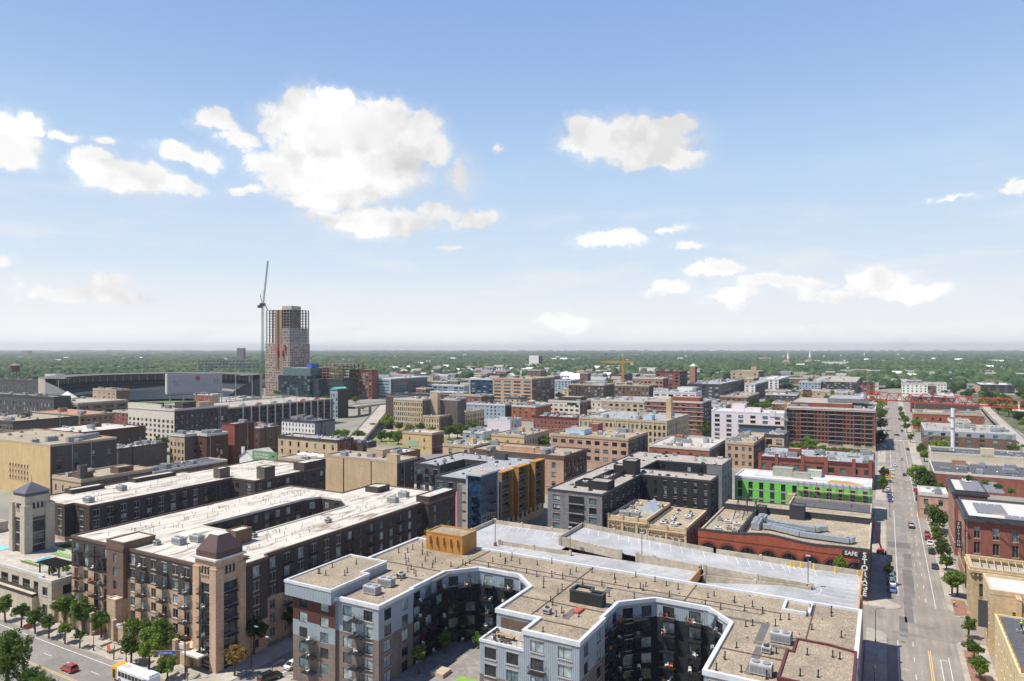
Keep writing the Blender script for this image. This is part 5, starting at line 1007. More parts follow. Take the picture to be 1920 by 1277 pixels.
def rear_wing():
    h = 20; t = thing('apartment_building', 'second white roofed dark apartment wing behind the courtyard building', 'building', (-225, 160, 0))
    outer = [(-240, 119.2), (-230.6, 119.2), (-230.6, 117.8), (-220.7, 117.8), (-220.7, 120.6), (-212.6, 120.6), (-212.6, 172.2), (-200.3, 172.2), (-200.3, 207.8), (-236.8, 207.8), (-236.8, 172), (-240, 172)]
    ch, tn = W['charcoal'], W['tanpink']
    walls(t, [outer], 0, h, [(0, tn), (10.4, ch)], lambda ei, A, B, nv: dict(sp=4.2, w=1.8, fh=3.25, wh=2, top=1.3, glass=(GD, GD, GP, GM)) if (nv.x > .5 or nv.y < -.5) and (B-A).length > 4 else None, cap=100, frame=FRW)
    roof(t, outer, h, RF['white']); parapet(t, outer, h, TRIM['brown'], .35, .3, .12)
    subbox(t, 'stair_head', -220, -216.4, 170, 174.5, h, h+3.4, W['greybr'], RF['white']); subbox(t, 'stair_head', -204.4, -200.25, 176.5, 181.5, h, h+4.2, W['greybr'], RF['white']); subbox(t, 'raised_corner', -206, -200.24, 196, 207.8, h, h+3, ch, RF['white'])
    subbox(t, 'roof_step', -240, -236, 128, 139, h, h+1.2, ch, RF['white']); subbox(t, 'roof_step', -240, -236, 150, 166, h, h+1.2, ch, RF['white'])
    for _ in range(90): 
        x = random.uniform(-238, -214); y = random.uniform(122, 205)
        if inside((x, y), outer): inst('vent_pipe', PIPE2, t, (x, y, h), random.random()*6)
    for x, y in ((-219, 124), (-228, 140)): inst('rooftop_unit', UNITS[0], t, (x, y, h))
    for f in range(4):
        for y in (128, 140, 152, 163): inst('balcony', BALC, t, (-212.58, y, h-3.3-3.25*f), math.pi/2)
        for y in (184, 192): inst('balcony', BALC, t, (-200.28, y, h-3.3-3.25*f), math.pi/2)
rear_wing()
def stone_tower():
    t = thing('tower_building', 'beige stone corner tower with a dark pyramid roof and spike', 'tower', (-224, 111, 0))
    x0, x1, y0, y1 = -225.2, -216.7, 104.7, 112.9; st = brick('pale_stone_blocks', (.52, .45, .34), 1.05, .2, .4)
    for a, b, c, d, z in ((x0, x0+1.9, y0, y0+1.9, 23.2), (x1-2.4, x1, y0, y0+2.2, 22.6), (x1-2.4, x1, y1-2.3, y1, 22.6), (x0, x0+1.9, y1-1.9, y1, 22.6)): subbox(t, 'pier', a, b, c, d, 0, z, st, TRIM['light'], .2)
    mb = MB(); mb.box(x0+.8, x1-.8, y0+.8, y1-.8, 0, 19); mb.build('wall', W['greybr'], t)
    mb = MB(); mb.box(x0+.6, x1-1, y0+.6, y1-.8, 19.02, 25.2); mb.build('tower_head', st, t)
    g = win_mesh(1.9, 3.4, GM, FRD, True); g2 = win_mesh(3.2, 3.4, GM, FRD, True)
    for f in range(4):
        inst('window', g, t, ((x0+x1)/2-.3, y0+.79, 4.2+f*3.5)); inst('window', g2, t, (x1-.79, (y0+y1)/2, 4.2+f*3.5), math.pi/2)
    wm = win_mesh(.55, 1.6, GD, FRD, False)
    for k in (-1, 0, 1): inst('window', wm, t, ((x0+x1)/2+k*.9, y0+.58, 21.6)); inst('window', wm, t, (x1-.98, (y0+y1)/2+k*1.1, 21.6), math.pi/2)
    mb = MB(); a, b, c, d = x0+.8, x1-1.1, y0+.8, y1-.9; mb.box(a, b, c, d, 25.22, 26.2); z = 26.2; ap = ((a+b)/2, (c+d)/2, 28.9)
    q = [(a-.4, c-.4, z), (b+.4, c-.4, z), (b+.4, d+.4, z), (a-.4, d+.4, z)]
    for i in range(4): mb.poly([q[i], q[(i+1) % 4], ap])
    mb.poly(list(reversed(q)))
    mb.build('pyramid_roof', plain('slate_grey_metal', (.09, .09, .11), .5), t); mb = MB(); mb.beam(ap, (ap[0], ap[1], 31), .06, 5, .03); mb.build('spike', METAL, t)
stone_tower()
def podium():
    t = thing('podium_building', 'low beige stone podium with a pool deck on its roof', 'building', (-205, 108, 0)); h = 9.0
    st = MATS['pale_stone_blocks']; outer = [(-262, 96.6), (-190.8, 96.6), (-190.8, 95.4), (-184.6, 95.4), (-184.6, 119), (-262, 119)]
    walls(t, [outer], 0, h, [(0, st)], lambda ei, A, B, nv: (dict(sp=5.2, w=3.6, fh=4.4, wh=2.2, top=1.6, glass=(GD,)) if nv.y < -.5 and (B-A).length > 10 else dict(sp=6, w=2.4, fh=4.4, wh=2.2, top=1.6, glass=(GD,)) if (nv.y < -.5 or nv.x > .5) and (B-A).length > 5 else None), cap=60)
    roof(t, outer, h, gravel('deck_pavers', (.45, .41, .35), .12, 1.5)); parapet(t, outer, h, TRIM['light'], .5, .3)
    subbox(t, 'planting_bed', -216, -206, 112.5, 115.5, h+.01, h+.6, TRIM['light'], PLANT, 0); subbox(t, 'planting_bed', -240, -232, 98.5, 101, h+.01, h+.7, TRIM['light'], PLANT, 0); subbox(t, 'cabana', -258, -250, 110, 116, h+.01, h+3, MATS['pale_stone_blocks'], RF['tan'])
    mb = MB(); mb.box(-236, -227, 103, 106.5, h+.02, h+.12, 0); mb.build('pool', MATS.get('pool_water') or glass('pool_water', (.12, .5, .58), .04), t)
    subbox(t, 'planting_bed', -197, -188, 108, 116, h+.01, h+.5, TRIM['light'], plain('lawn_green', (.14, .22, .05)), 0)
    mb = MB(); mb.box(-208, -199, 103.5, 107, h+.02, h+.12, 0); mb.build('pool', glass('pool_water', (.12, .5, .58), .04), t)
    mb = MB(); mb.box(-262, -191, 94.0, 96.5, 0, 4.6); mb.build('lower_terrace', st, t)
    mb = MB(); ring(mb, rect(-262, -191, 94.0, 96.5), -.2, .05, 4.6, 5.3); mb.build('terrace_rail', METAL, t)
    p = thing('pergola', 'dark timber pergola on the pool deck corner', 'pergola', (-191.5, 100, h)); wd = plain('dark_timber', (.03, .028, .02))
    for dx in (-4.5, 0, 4.5):
        for dy in (-1.6, 1.8):
            mb = MB(); mb.box(-191.5+dx-.15, -191.5+dx+.15, 100+dy-.15, 100+dy+.15, h, h+2.7); mb.build('post', wd, p)
    mb = MB()
    for k in range(19): mb.box(-196.6+k*.56, -196.5+k*.56, 97.6, 102.6, h+2.71, h+2.88)
    mb.box(-196.8, -186.3, 98.2, 98.4, h+2.5, h+2.7); mb.box(-196.8, -186.3, 101.8, 102, h+2.5, h+2.7); mb.build('slat_roof', wd, p)
    lo = MB(); lo.box(-.35, .35, -.95, .45, .25, .34); lo.poly([(-.35, .45, .34), (.35, .45, .34), (.35, 1.0, .8), (-.35, 1.0, .8)]); lo.poly([(-.35, 1.0, .76), (.35, 1.0, .76), (.35, .45, .28), (-.35, .45, .28)])
    for a in (-.3, .3):
        for b in (-.85, .4): lo.box(a-.04, a+.04, b-.04, b+.04, 0, .25)
    me = lo.mesh('lounger', [plain('lime_canvas', (.28, .42, .14))])
    spots = [(-210+1.15*k, 109.6) for k in range(9)]+[(-210+1.15*k, 101.2) for k in range(8)]
    for i, (x, y) in enumerate(spots):
        single('sun_lounger', me, None, 'lime green sun lounger in the %s row of the pool deck' % ('rear' if y > 105 else 'front'), 'lounger', (x, y, h), 'lime sun loungers in the %s row by the pool' % ('rear' if y > 105 else 'front'), 0 if y > 105 else math.pi)
podium()
# ---------------------------------------------------------------- FB2: the gravel roofed apartments
def gravel_apartments():
    h = 18.5; t = thing('apartment_building', 'near apartment building with tan pea gravel roof and two dark faceted courtyards', 'building', (-55, 125, 0))
    outer = [(-107, 101.7), (-95.5, 101.7), (-95.5, 102.3), (-85, 102.3), (-85, 113.2), (-85.5, 113.2), (-85.5, 125.3), (-80.3, 131.3), (-70, 131.3), (-64.6, 126), (-64.6, 112), (-55.6, 112), (-55.6, 105.8), (-45, 105.8), (-45, 117.6), (-45.5, 117.6), (-45.5, 126.3), (-39.8, 132), (-29.6, 132), (-24.4, 126.8), (-24.4, 105.8), (-4, 105.8), (-4, 144.4), (-107, 144.4)]
    sd, bk, br = W['fsiding'], W['black'], W['fbrick']; dk = brick('recess_shade_dark_brick', (.014, .016, .022), 1.2, .3)  # recess brick: dark cladding, deepened further for the shade there
    def bands(ei, nv):
        if ei in (0,): return [(0, br), (9.4, sd), (12.6, W['redpan']), (18.1, sd)]
        if ei == 2: return [(0, br), (12.2, sd)]
        if ei == 3: return [(0, br), (12.2, sd)]
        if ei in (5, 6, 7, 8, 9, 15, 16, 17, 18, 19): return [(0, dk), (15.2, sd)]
        if ei in (10, 11, 12): return [(0, br), (9.2, sd)]
        return [(0, br), (12.2, sd)]
    def facs(ei, A, B, nv):
        b = dict(fh=3.1, wh=2.1, top=1.0, w=2.2, sp=3.6, glass=(GP, GP, GT, GD, GM, GP))
        if ei == 0: return dict(b, sp=3.8)
        if ei == 2: return dict(b, sp=3.4)
        if ei == 3: return dict(b, sp=4.4, w=2.1)
        d2 = dict(b, glass=(GD, GD, GM, GM, GT, GP))  # mostly dark panes, to carry the shade of the recesses
        if ei in (5, 6, 8, 15, 16, 18): return dict(d2, sp=3.4)
        if ei in (7, 17): return dict(d2, sp=3.5, w=2.3)
        if ei == 13: return dict(b, sp=4.2, w=1.9)
        if ei in (12, 20): return dict(b, sp=3.5, w=2.5)
        if ei == 21: return dict(b, sp=5, w=2.2)
        return None
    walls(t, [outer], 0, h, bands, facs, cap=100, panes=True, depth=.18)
    roof(t, outer, h, RF['fgravel']); parapet(t, outer, h, TRIM['white'], .42, .45, .22)
    # expansion joints
    for a, b, c, d in ((-85.0, -84.75, 126, 144), (-58, -57.8, 112, 144), (-34.8, -34.6, 132, 144.1), (-12, -11.8, 124, 144), (-107, -85, 125.4, 125.65), (-64.6, -45, 120.6, 120.85), (-24.4, -14, 115.6, 115.85), (-55.4, -45.2, 111.9, 112.15), (-85, -45, 136, 136.2), (-45, -17, 136, 136.2)):
        mb = MB(); mb.box(a, b, c, d, h, h+.13); mb.build('roof_curb', TRIM['brown'], t)
    walk = gravel('roof_walk_pads', (.13, .12, .115), .1, 3)
    for a, b, c, d in ((-19.5, -18.2, 121.6, 129.2), (-18.9, -17.6, 108.3, 119.2), (-19.5, -13.9, 120.1, 121.2), (-30, -18.2, 129.3, 130.2), (-52.4, -50.9, 114.5, 120), (-52.6, -51.3, 126.4, 131), (-50.6, -49.4, 130.6, 134), (-94.5, -85.4, 118.6, 119.3), (-85.3, -84.3, 119.5, 129.5), (-84, -66, 133.6, 134.3), (-65.6, -20, 133.6, 134.2)):
        mb = MB(); mb.box(a, b, c, d, h+.005, h+.03); mb.build('walkway_pad', walk, t)
    n = 0
    ho = offset_poly(outer, -1.3)
    pts = []
    while n < 105:
        x = random.uniform(-106, -5); y = random.uniform(103, 143.5)
        if not inside((x, y), ho) or any(abs(x-a)+abs(y-b) < 1.6 for a, b in pts) or (x < -94 and y < 121.5) or (x > -15 and y < 122.5) or (-101 < x < -88 and y > 137): continue
        inst('vent_pipe', PIPE, t, (x, y, h), 0, (1, 1, random.uniform(.85, 1.2))); pts.append((x, y)); n += 1
    for _ in range(60):
        x = random.uniform(-106, -5); y = random.uniform(103, 143.5)
        if inside((x, y), ho) and not (x < -94 and y < 121.5) and not (x > -15 and y < 122.5) and not (-101 < x < -88 and y > 137): inst('roof_drain', HATCH, t, (x, y, h), 0, (.22, .22, .3))
    # raised corner block
    hb = 20.4; ro = [(-108.2, 100.6), (-95.6, 100.6), (-95.6, 112.0), (-97.6, 112.0), (-97.6, 120.3), (-108.2, 120.3)]
    walls(t, [ro], h-.9, hb, [(0, sd)], None, name='raised_wall'); roof(t, ro, hb, RF['fgravel'], name='raised_roof')
    mb = MB(); ring(mb, ro, -.35, .12, hb-.25, hb+.3); mb.build('parapet', TRIM['white'], t)
    for k in range(7): inst('vent_pipe', PIPE, t, (random.uniform(-106, -99), random.uniform(103, 118), hb))
    mb = MB(); mb.poly([(x, y, h-.9) for x, y in reversed(ro)]); mb.build('soffit', TRIM['white'], t)
    # maroon edged block
    hb = 20.0; ro = [(-13.8, 105.75), (-3.95, 105.75), (-3.95, 120.6), (-8, 121.6), (-12.9, 121.6), (-12.9, 116.3), (-13.8, 116.3)]
    walls(t, [ro], h, hb, [(0, W['redpan'])], None, name='raised_wall'); roof(t, ro, hb, RF['fgravel'], name='raised_roof')
    mb = MB(); ring(mb, ro, -.3, .08, hb-.2, hb+.3); mb.build('parapet', TRIM['maroon'], t)
    for k in range(5): inst('vent_pipe', PIPE, t, (random.uniform(-12, -5.5), random.uniform(108, 119.5), hb))
    # lift overrun boxes
    bo = [(-54.2, 122.6), (-47.4, 122.6), (-47.4, 124.6), (-50.4, 124.6), (-50.4, 126.2), (-54.2, 126.2)]
    walls(t, [bo], h, h+2.3, [(0, W['black'])], None, name='lift_overrun'); roof(t, bo, h+1.9, RF['fgravel'], name='lift_overrun_roof'); mb = MB(); ring(mb, bo, -.3, .05, h+2.2, h+2.5); mb.build('parapet', TRIM['dark'], t)
    # stair well notch at the deck edge
    mb = MB(); ring(mb, rect(-17.2, -12.2, 137.4, 143.4), -.5, .0, h, h+.55); mb.build('stairwell_curb', TRIM['white'], t)
    subbox(t, 'roof_hatch', -51.4, -50.1, 117.6, 120.2, h+.04, h+.42, plain('red_membrane', (.40, .09, .07)), lip=0)
    for k, x, y, r in ((0, -15.5, 122.9, 0), (1, -17.0, 117.5, 0), (0, -16.6, 109.5, 0), (1, -55.5, 115.2, 0), (0, -91.5, 112.6, .1), (0, -91.2, 107.7, 0), (1, -91.8, 118.0, 0)): inst('rooftop_unit', UNITS[k], t, (x, y, h), r)
    # balconies
    bw = balcony_mesh(3.0, 1.5, 12)
    for f in range(5):
        z = h-1.0-2.15-3.1*f
        for x in (-89.9, ): inst('balcony', bw, t, (x, 102.28, z))
        if f > 1: inst('balcony', bw, t, (-101.9, 101.68, z)); chair(-102, 100.8, z, 'near gravel roofed apartments')
        chair(-90, 101.4, z, 'near gravel roofed apartments')
        if f > 0: inst('balcony', bw, t, (-52.6, 105.78, z))
        for (xa, ya, xb, yb, ks) in ((-80.3, 131.3, -70, 131.3, (.25, .75)), (-85, 125.5, -80.3, 131.3, (.5,)), (-70, 131.3, -64.6, 126, (.5,)), (-39.8, 132, -29.6, 132, (.25, .75)), (-45, 126.5, -39.8, 132, (.5,)), (-29.6, 132, -24.4, 126.8, (.5,)), (-85.5, 113.4, -85.5, 125.3, (.15, .5, .85)), (-45.5, 117.6, -45.5, 126.3, (.3, .8))):
            d = Vector((xb-xa, yb-ya)).normalized(); nv = Vector((d.y, -d.x))
            for q in ks:
                x, y = xa+(xb-xa)*q, ya+(yb-ya)*q; inst('balcony', bw, t, (x+nv.x*.02, y+nv.y*.02, z), math.atan2(d.y, d.x))
                if random.random() < .75:
                    for _ in range(2): chair(x+nv.x*.8+d.x*random.uniform(-1, 1), y+nv.y*.8+d.y*random.uniform(-1, 1), z, 'near gravel roofed apartments')
    # middle wing roof terrace
    tz = h-3.4
    ts = thing('roof_terrace_table', 'long wooden table with stools on the near middle wing terrace', 'table', (-60.5, 108.5, tz+.1))
    mb = MB(); mb.box(-62.3, -58.8, 108.2, 109, tz+.75, tz+.82); mb.build('tabletop', plain('oak', (.36, .22, .11)), ts)
    for dx in (-1.6, 1.6): mb = MB(); mb.box(-60.55+dx-.06, -60.55+dx+.06, 108.3, 108.9, tz+.1, tz+.75); mb.build('leg', METAL, ts)
    ter = [(-64.6, 105.9), (-55.62, 105.9), (-55.62, 111.98), (-64.6, 111.98)]
    walls(t, [ter], 0, tz, [(0, br), (9.2, sd)], lambda ei, A, B, nv: dict(sp=4.0, w=2.4, fh=3.1, wh=2.1, top=.8, glass=(GP, GT, GD)) if ei in (0, 3) else None, name='terrace_wall', cap=20, depth=.18)
    roof(t, ter, tz, RF['light'], name='terrace_floor'); mb = MB(); ring(mb, ter, -.3, .12, tz-.1, tz+.35); mb.build('parapet', TRIM['white'], t)
    mb = MB()
    for k in range(9): mb.box(-64.4+k*1.05, -64.36+k*1.05, 106.0, 106.04, tz+.35, tz+1.5)
    mb.box(-64.5, -55.7, 106, 106.05, tz+1.45, tz+1.52); mb.box(-64.5, -64.45, 106, 111.9, tz+1.45, tz+1.52); mb.build('railing', METAL, t)
    mb = MB(); mb.box(-63.6, -57.0, 111.85, 111.96, tz+.6, tz+2.4); mb.build('timber_panel', brick('timber_slats', (.16, .11, .08), .6, .4, .12), t)
    for k in range(9): chair(random.uniform(-63.5, -56.6), random.uniform(106.8, 111), tz, 'near middle wing terrace', kind=random.choice((0, 2, 2)))
    # ground level podium of the courtyard
    mb = MB(); mb.box(-84.98, -64.62, 96, 131, 0.1, 3.0); mb.build('courtyard_podium', gravel('courtyard_pavers', (.26, .24, .22), .15, 1.5), t)
    subbox(t, 'lawn_bed', -73.5, -67.2, 109.8, 113.4, 3.01, 3.5, TRIM['light'], plain('bright_lawn', (.20, .36, .05)), 0)
    subbox(t, 'planter', -69.5, -65.0, 114.4, 116.6, 3.01, 3.7, TRIM['light'], plain('planter_soil', (.16, .1, .05)), 0); subbox(t, 'planter', -79.5, -76.5, 111.5, 114.5, 3.01, 3.8, TRIM['tan'], None, 0)
    for k in range(8): chair(-76+k*1.25, 106.4+random.uniform(0, 1.4), 3.0, 'courtyard terrace', kind=random.choice((2, 2, 1, 0)))
gravel_apartments()
# ---------------------------------------------------------------- parking deck
def deck():
    t = thing('parking_deck', 'open pale concrete rooftop parking deck behind the gravel roof', 'parking deck', (-52, 158, 0)); pc = TRIM['concrete']
    z = 17.2
    mb = MB(); mb.box(-100.5, -4.4, 144.5, 172.2, 0, z-3.2); ring(mb, rect(-100.5, -4.4, 144.5, 172.2), -.3, 0, z-3.25, z-.02); mb.build('wall', W['orange'], t)
    fl = RF['deck']
    mb = MB()
    mb.quad((-100.2, 144.9, z), (-37.2, 144.9, z), (-37.2, 157, z), (-100.2, 157, z)); mb.quad((-100.2, 157, z), (-72, 157, z), (-72, 171.9, z), (-100.2, 171.9, z))
    mb.quad((-72, 157.2, z+2.4), (-37, 157.2, z+.4), (-37, 171.9, z+.4), (-72, 171.9, z+2.4)); mb.quad((-37, 157.2, z+.4), (-20, 157.2, z), (-20, 171.9, z), (-37, 171.9, z+.4)); mb.quad((-20, 144.9, z), (-4.7, 144.9, z), (-4.7, 171.9, z), (-20, 171.9, z))
    mb.quad((-37, 144.9, z-2.2), (-20, 144.9, z), (-20, 157.2, z), (-37, 157.2, z-2.2))
    mb.build('deck_floor', fl, t)
    def wallp(name, p, q, zb0, zb1, hgt=1.05, th=.25, m=pc):
        mb = MB(); P_, Q = Vector(p), Vector(q); d = (Q-P_).normalized(); n = Vector((-d.y, d.x))*th
        a, b, c, e = P_, Q, Q+n, P_+n
        for (s, u) in ((0, 1),):
            mb.quad((*a, zb0-1.2), (*b, zb1-1.2), (*b, zb1+hgt), (*a, zb0+hgt)); mb.quad((*c, zb1-1.2), (*e, zb0-1.2), (*e, zb0+hgt), (*c, zb1+hgt))
            mb.quad((*a, zb0+hgt), (*b, zb1+hgt), (*c, zb1+hgt), (*e, zb0+hgt)); mb.quad((*e, zb0-1.2), (*a, zb0-1.2), (*a, zb0+hgt), (*e, zb0+hgt)); mb.quad((*b, zb1-1.2), (*c, zb1-1.2), (*c, zb1+hgt), (*b, zb1+hgt))
        mb.build(name, m, t)
        L_ = (Q-P_).length; k = max(1, int(L_/8.5))
        for i in range(k+1):
            s_ = P_+(Q-P_)*(i/k); zz = zb0+(zb1-zb0)*i/k
            mb = MB(); mb.box(s_.x-.3, s_.x+.3, s_.y-.12, s_.y+.42, zz-1.1, zz+hgt+.25); mb.build('wall_post', pc, t)
    wallp('barrier_wall', (-100.4, 172), (-72, 172), z, z); wallp('barrier_wall', (-72, 172), (-37, 172), z+2.4, z+.4); wallp('barrier_wall', (-37, 172), (-4.6, 172), z+.4, z)
    wallp('barrier_wall', (-72.2, 157.2), (-72.2, 172), z+2.4, z+2.4); wallp('barrier_wall', (-100.3, 160), (-100.3, 172), z, z)
    wallp('barrier_wall', (-72, 157), (-56, 157), z+2.4, z+1.2); wallp('barrier_wall', (-88, 154), (-68, 154), z, z); wallp('barrier_wall', (-52, 157), (-37, 157), z+1.0, z+.5)
    wallp('ramp_wall', (-37, 157), (-37, 144.8), z, z, m=W['orwall']); wallp('ramp_wall', (-52, 144.7), (-37, 144.7), z, z, m=W['orwall'])
    wallp('barrier_wall', (-36, 157.1), (-13.6, 157.1), z+.5, z); wallp('barrier_wall', (-36, 156.4), (-14, 156.4), z-1.4, z-.4)
    wallp('edge_wall', (-4.4, 144.6), (-4.4, 172.2), z, z, m=W['orwall'])
    ln = plain('stall_paint', (.62, .62, .60), .6, 0, .15)
    def stripe(a, b, zz, w=.12):
        mb = MB(); A, B = Vector(a), Vector(b); d = (B-A).normalized(); n = Vector((-d.y, d.x))*w/2
        za, zb = (zz, zz) if not isinstance(zz, tuple) else zz
        mb.quad((*(A-n), za), (*(B-n), zb), (*(B+n), zb), (*(A+n), za)); return mb
    mb = MB()
    def add(a, b, za, zb=None):
        A, B = Vector(a), Vector(b); d = (B-A).normalized(); n = Vector((-d.y, d.x))*.07; zb = za if zb is None else zb
        mb.quad((*(A-n), za+.012), (*(B-n), zb+.012), (*(B+n), zb+.012), (*(A+n), za+.012))
    for k in range(11): add((-98+k*2.75, 149.3), (-96.6+k*2.75, 153.6), z)
    for k in range(9): add((-98+k*2.75, 166.6), (-99.4+k*2.75, 171.6), z)
    for k in range(4): add((-68+k*2.75, 149.0), (-66.6+k*2.75, 153.8), z)
    for k in range(12):
        x = -70+k*2.75; zz = z+2.4-(x+72)/35*2.0; add((x, 171.5), (x+1.6, 166.8), zz, zz-.09)
    for k in range(5):
        x = -54+k*3; add((x, 145.4), (x+2.2, 149.6), z)
    for k in range(5):
        x = -50+k*2.9; add((x, 150.6), (x+2.4, 155.2), z)
    for k in range(7):
        x = -34.5+k*2.6; zz = z+.4-(max(0, x+37))/17*.4 if x < -20 else z; add((x, 171.5), (x+1.5, 166.8), zz, zz-.03)
    for k in range(6):
        x = -34+k*2.6; zz = z-2.2+(x+37)/17*2.2; z2 = z-2.2+(x+39.2)/17*2.2
        if x < -22.5: add((x, 149.3), (x+2.2, 153.6), zz+.01, z2+.02)
    for k in range(10): add((-11.4, 149+k*2.5), (-5.2, 149+k*2.5), z)
    for k in range(3): add((-19+k*2.8, 166.4), (-20+k*2.8, 171.3), z)
    for k in range(9):
        a0 = -1.4+k*.33; a1 = a0+.33
        add((-14.2+2.4*math.cos(a0), 157+3.6*math.sin(a0)), (-14.2+2.4*math.cos(a1), 157+3.6*math.sin(a1)), z)
    mb.build('stall_markings', ln, t)
    # lift tower
    ob = subbox(t, 'lift_tower', -99.6, -89, 137.9, 144.45, 18.45, 22.8, W['mustard'], RF['fgravel'], .3)
    for k in range(5): subbox(t, 'tower_fin', -98.4+k*2.0, -98.2+k*2.0, 137.3, 137.88, 20.2, 22.2, W['orwall'], lip=0)
    wallp('barrier_wall', (-105.8, 144.8), (-100.5, 144.8), z, z)
    for i, (x, y) in enumerate(((-88.4, 152.6), (-68.2, 154.6), (-51, 157.9), (-14.4, 157.4))):
        p = thing('light_pole', ('brown pole lamp at the left end of the parking deck', 'brown pole lamp by the raised ramp of the parking deck', 'brown pole lamp above the orange ramp wall', 'brown pole lamp at the white turning arc of the deck')[i], 'lamp', (x, y, z), 0, 'pole lamps on the parking deck')
        mb = MB(); mb.box(x-.3, x+.3, y-.3, y+.3, z, z+.9); mb.build('pole_base', W['maroon'], p)
        mb = MB(); mb.beam((x, y, z+.9), (x, y, z+6.8), .09, 7); mb.build('pole', plain('lamp_bronze', (.12, .08, .06)), p)
        mb = MB(); mb.box(x-.45, x+.45, y-.25, y+.25, z+6.8, z+7.0); mb.build('lamp_head', UNITM, p)
    for i, x in enumerate((-19.4, -18.6, -17.2, -14.4, -10.0, -5.4)):
        mb = MB(); mb.box(-.22, .22, -.22, .22, 0, .1); mb.beam((0, 0, .1), (0, 0, 1.25), .16, 8)
        single('bollard', mb, [plain('yellow_paint', (.75, .50, .02), .5)], 'yellow post at the back wall of the parking deck, %s from the left' % ('first', 'second', 'third', 'fourth', 'fifth', 'sixth')[i], 'bollard', (x, 171.2, z), 'yellow posts along the deck wall')
deck()
# ---------------------------------------------------------------- P1: pink, blue glass and mustard apartments
GB0, GB1 = -132.2, -127.95
def pink_apartments():
    h = 22; t = thing('apartment_building', 'apartment block with pink panels, a blue glass corner bay and mustard balcony frames', 'building', (-145, 228, 0)); ck = plain('charcoal_panels', (.06, .06, .065))
    outer = [(-142, 202), (-124, 202), (-124, 254), (-165.5, 254), (-165.5, 221), (-153, 221), (-153, 238), (-142, 238)]
    def bands(ei, nv):
        if ei == 0: return [(0, W['pink']), (17.6, ck)]
        if ei == 4 or nv.y < -.5: return [(0, W['white']), (14, ck)]
        return [(0, W['beige']), (4.8, ck)]
    walls(t, [outer], 0, h, bands, lambda ei, A, B, nv: dict(sp=3.6, w=1.9, fh=3.2, wh=2.2, top=1.4, glass=(GD, GD, GM, GT)) if (nv.y < -.5 or nv.x > .5) else None, cap=90)
    roof(t, outer, h, RF['grey']); parapet(t, outer, h, TRIM['dark'], .5, .3, .1); clutter(t, outer, h, 26, (), 'vvvvfps')
    subbox(t, 'grey_bay', GB0, GB1, 201.4, 201.98, 2, h-1.4, W['grey'], lip=0)
    for k in range(6): subbox(t, 'tan_panel', GB0+2.2, GB0+4.2, 201.2, 201.39, 1.4+k*3.2+.6, 1.4+k*3.2+2.8, W['tan'], lip=0)
    g = MB(); g.box(-127.4, -122.1, 200.9, 212.2, 0, 24.2); g.build('glass_bay', W['blueglass'], t)
    mu = MB()
    for k in range(1, 8): mu.box(-127.45, -122.04, 200.84, 200.89, k*3.1-.12, k*3.1+.1); mu.box(-122.09, -122.03, 200.9, 212.2, k*3.1-.12, k*3.1+.1)
    for k in range(1, 4): mu.box(-127.4+k*1.32, -127.32+k*1.32, 200.84, 200.88, 0, 24.2)
    for k in range(1, 7): mu.box(-122.08, -122.04, 200.9+k*1.6, 200.98+k*1.6, 0, 24.2)
    mu.build('mullions', METAL, t)
    for f in range(6): inst('balcony', BALC, t, (-124.9, 200.86, 1.6+f*3.1)); inst('balcony', BALC, t, (-122.05, 208.6, 1.6+f*3.1), math.pi/2)
    fr = plain('pale_blue_metal', (.42, .50, .58), .4)
    for a, b, c, d in ((-127.9, -127.3, 200.6, 201.1), (-122.3, -121.7, 211.9, 212.6), ): subbox(t, 'bay_frame', a, b, c, d, 0, 24.2, fr, lip=0)
    subbox(t, 'bay_roof', -128.3, -121.5, 200.1, 213, 24.22, 24.8, fr, RF['light'], 0)
    subbox(t, 'roof_shed', -143, -138, 246, 249, h, h+2.2, ck)
    for i, y in enumerate((215, 228, 242)):
        for dy in (0, 8.4): subbox(t, 'mustard_fin', -123.95, -121.9, y+dy, y+dy+.5, 5, h+.9, W['mustard'], lip=0)
        subbox(t, 'mustard_top', -124.6, -121.8, y-.1, y+9.0, h+.91, h+1.3, W['mustard'], lip=0)
        bm = MB(); bm.box(-1.6, 0, 0, 7.7, 0, .2); bm.box(-1.6, -1.55, 0, 7.7, .2, 1.1); me = bm.mesh('balcony', [W['grey']])
        for f in range(5): inst('balcony', me, t, (-122.3, y+.55, 5.6+f*3.2), 0)
    for f in range(5):
        for x in (-163, -156.5): inst('balcony', BALC, t, (x, 220.98, h-3.6-3.2*f))
pink_apartments()
